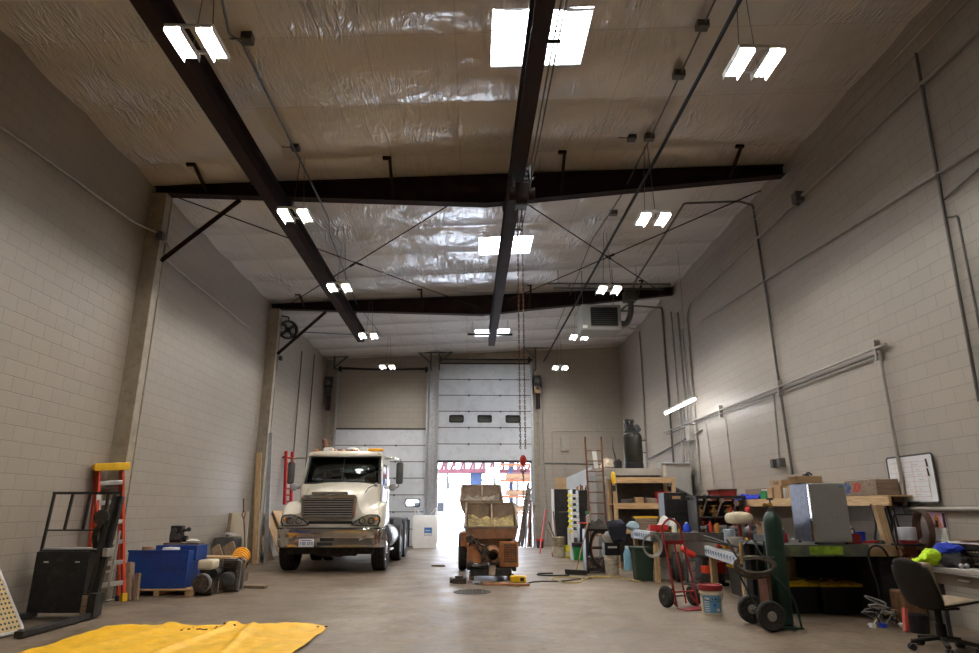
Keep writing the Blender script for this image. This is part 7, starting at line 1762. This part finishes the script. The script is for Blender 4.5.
m = MB(); m.lathe([(.196,.30),(.205,.34),(.205,.56),(.16,.58),(0,.56)],n=24,caps=False).jitter(.02,9); m.build('crust', pm('dark_cement_crust',(.26,.21,.14),.95,0,.35,9,.6,30), t)
for k,(x,l) in enumerate(((-.10,1.02),(-.15,.8))):
    m = MB(); m.cyl((x*.3,0,.3),(x-.18,.05,l),.018,n=8); m.build('stick', [RUST,WOODDZ][k], t)
t = thing('yellow_bucket', 'small bright yellow bucket between the cement bucket and the green one', 'bucket', (2.80,19.9,0)); bucket(t,.13,.34,pm('lemon_plastic',(.80,.72,.03),.4))
m = MB(); m.lathe([(.128,.05),(.136,.16)],n=24,caps=False); m.build('label', pm('pale_label',(.7,.66,.4),.6), t)
t = thing('green_bucket', 'bright green bucket with black top in front of the drawer rack', 'bucket', (2.98,19.0,0)); bucket(t,.20,.42,pm('bright_green',(.01,.30,.07),.45))
m = MB(); m.lathe([(.212,.34),(.218,.35),(.218,.46),(.0,.47)],n=28,caps=False); m.build('liner', BLACK, t)
# leaning poles by the jamb
for i,(a,b_,mt,lb) in enumerate((((2.10,21.5,0),(2.40,22.3,1.35),RED_B,'thin red pole leaning near the black bucket by the door'),((2.58,20.6,0),(2.50,20.96,1.3),WOODDZ,'brown stick leaning at the left edge of the dark steel panel'))):
    m = MB(); m.cyl(a,b_,.022,n=8); tag(m.build('pole', mt), lb, 'pole')
m = MB(); m.lathe([(0,0),(.09,0),(.10,.12),(.04,.2),(0,.22)],(2.42,20.2,0)); tag(m.build('red_jug', RED), 'small dark red jug at the foot of the dark steel panel', 'jug')
# hose reel cart
t = thing('hose_reel_cart', 'dark cart carrying a big coil of black and orange hose, left of the white bucket', 'hose reel', (2.70,15.35,0))
m = MB()
for k in range(7):
    r_ = .40-.014*(k % 4); m.tube([(.16+r_*.55*math.cos(a),-.18+.035*k,.52+r_*math.sin(a)) for a in [2*PI*i/30 for i in range(30)]],.020,6,True)
m.build('hose_coil', BLACK, t)
m = MB()
for k in range(4): m.tube([(.16+.20*math.cos(a),-.19+.05*k,.52+.33*math.sin(a)) for a in [2*PI*i/26 for i in range(26)]],.009,5,True)
m.build('orange_cord', pm('dull_orange_cord',(.35,.12,.03),.6), t)
m = MB(); m.box(-.18,-.14,-.2,.2,0,.92); m.box(.42,.46,-.2,.2,.05,.92); m.box(-.18,.46,-.2,.2,.04,.08); m.box(-.18,.46,-.02,.02,.50,.54); m.box(-.18,.46,-.2,.2,.90,.94); m.build('frame', BLACKP, t, bev=.004)
m = MB(); m.box(-.16,.42,-.16,.16,.08,.34); m.cyl((-.1,-.17,.2),(-.1,-.24,.2),.09); m.cyl((.25,-.17,.2),(.25,-.24,.2),.11); m.build('pump_unit', GRIME, t, bev=.01)
for x in (-.14,.42):
    m = MB(); m.lathe([(0,-.02),(.05,-.02),(.05,.02),(0,.02)],(x,-.16,.05),(1,0,0),16); m.build('caster', RUBBER, t)
m = MB(); m.grid(18,10,lambda u,v:(-.2+.66*u,-.24+.44*v,.95+.20*math.sin(PI*u)*math.sin(PI*v)*(.8+.8*noise.noise(Vector((u*5,v*5,8.)))))); tag(m.build('tarp', pm('dark_brown_cloth',(.035,.028,.022),.9,0,.3,10), loc=(2.70,15.35,0)), 'dark brown cloth thrown over the hose reel cart', 'cloth')
simple('green_spray_gun','green topped bottle standing on the dark hose reel cart','bottle',2.62,15.28,1.08,[('body',GREYP,lambda m:m.lathe([(0,0),(.05,0),(.05,.14),(.02,.18)])),('head',GREEN_B,lambda m:(m.box(-.05,.03,-.025,.025,.18,.25)))])
simple('red_tray','bright red flat tray on the dark hose reel cart','tray',2.46,15.2,1.0,[('body',RED_B,lambda m:m.box(-.1,.14,-.06,.06,.06,.09)),('foot',BLACK,lambda m:m.box(-.05,.05,-.04,.04,-.05,.06))])
# push broom
t = thing('push_broom', 'push broom leaning with its wide dark head on the floor before the hose reel cart', 'broom', (2.12,15.05,0))
m = MB(); m.bar((-.10,-.05,.08),(.34,-.32,.08),.08,.05); m.build('head', BLACK, t, bev=.008)
m = MB(); m.bar((-.09,-.05,.03),(.33,-.32,.03),.06,.06); m.build('bristles', pm('dark_bristles',(.05,.04,.03),.95,0,.3,60), t)
m = MB(); m.cyl((.13,-.18,.10),(.56,.10,1.40),.016,n=10); m.build('handle', wood('worn_handle',(.42,.24,.13),(.25,.13,.07),'Z'), t)
m = MB(); m.tube(smooth_path([(1.75,15.05,.014),(1.45,15.0,.014),(1.40,14.7,.014),(1.7,14.55,.014),(2.05,14.62,.014)]),.016,8); tag(m.build('hose', RUBBER), 'short black hose lying on the floor beside the broom head', 'hose')
# white bucket, black box, bottles by the timber unit
t = thing('cement_bucket', 'white cement stained bucket at the foot of the timber unit, right of the hose reel', 'bucket', (3.05,14.95,0)); bucket(t,.165,.40,pm('cement_white',(.50,.46,.38),.8,0,.2,8,.3,30,dirt=(.30,.25,.18),damt=.3),None,None)
simple('black_box','black box standing on the stained white bucket','box',3.05,14.95,.402,[('body',BLACK,lambda m:m.box(-.17,.17,-.14,.14,0,.26)),('label',WHITEP,lambda m:m.box(-.10,.10,-.145,-.14,.15,.19))])
simple('grey_basin','pale basin hanging off the corner behind the dark jacket','basin',3.06,15.0,.664,[('body',WHITE_STEEL,lambda m:m.lathe([(0,0),(.12,0),(.20,.16),(.19,.16),(.11,.02)],n=24,caps=False)),('cloth',pm('grey_cloth',(.4,.4,.42),.9),lambda m:m.sph((0,0,.16),.15,.12,.08).jitter(.03,8))])
simple('blue_bottle','pale blue bottle on the floor beside the green bin','bottle',3.62,15.9,0,[('body',pm('pale_blue_plastic',(.20,.42,.55),.4),lambda m:m.lathe([(0,0),(.09,0),(.09,.36),(.05,.46),(.04,.50),(0,.50)])),('cap',WHITEP,lambda m:m.lathe([(.045,.49),(.045,.54),(0,.54)]))])
simple('red_bottle','red bottle on the floor between the blue bottle and green bin','bottle',3.80,15.6,0,[('body',RED_B,lambda m:m.lathe([(0,0),(.07,0),(.07,.42),(.03,.50),(0,.5)])),('cap',BLACK,lambda m:m.lathe([(.032,.49),(.032,.54),(0,.54)]))])
m = MB(); m.tube(smooth_path([(2.4,14.3,.012),(2.9,14.4,.012),(3.1,14.0,.012),(3.3,13.4,.012)]),.012,6); tag(m.build('power_cable', pm('yellow_hose',(.62,.46,.08),.5)), 'yellow cord running across the floor toward the green bin', 'cord')
# ================================================================== LIGHT AND CAMERA
w = bpy.data.worlds.new('overcast_sky'); SC.world = w; w.use_nodes = True
N = w.node_tree.nodes; L = w.node_tree.links
bg = N['Background']; bg.inputs['Strength'].default_value = 11.
tc = N.new('ShaderNodeTexCoord'); sp = N.new('ShaderNodeSeparateXYZ'); L.new(tc.outputs['Generated'], sp.inputs[0])
cr = N.new('ShaderNodeValToRGB'); cr.color_ramp.elements[0].position = .0; cr.color_ramp.elements[1].position = .6
cr.color_ramp.elements[0].color = (.88,.92,1.,1); cr.color_ramp.elements[1].color = (.72,.82,1.,1)
L.new(sp.outputs['Z'], cr.inputs['Fac']); L.new(cr.outputs['Color'], bg.inputs['Color'])
cam = bpy.data.cameras.new('camera'); co = bpy.data.objects.new('camera', cam); COL.objects.link(co)
cam.sensor_width = 36; cam.lens = 36*640/979; cam.clip_end = 400
co.location = (0,0,1.4); co.rotation_euler = (math.radians(90+15.84), 0, math.radians(-1.335))
SC.camera = co
SC.view_settings.view_transform = 'Standard'; SC.view_settings.look = 'None'
SC.view_settings.exposure = 0.; SC.view_settings.gamma = 1.; SC.view_settings.use_curve_mapping = False
SC.cycles.max_bounces = 10; SC.cycles.diffuse_bounces = 6; SC.cycles.glossy_bounces = 5
SC.cycles.transparent_max_bounces = 12; SC.cycles.sample_clamp_indirect = 8
SC.cycles.caustics_reflective = False; SC.cycles.caustics_refractive = False
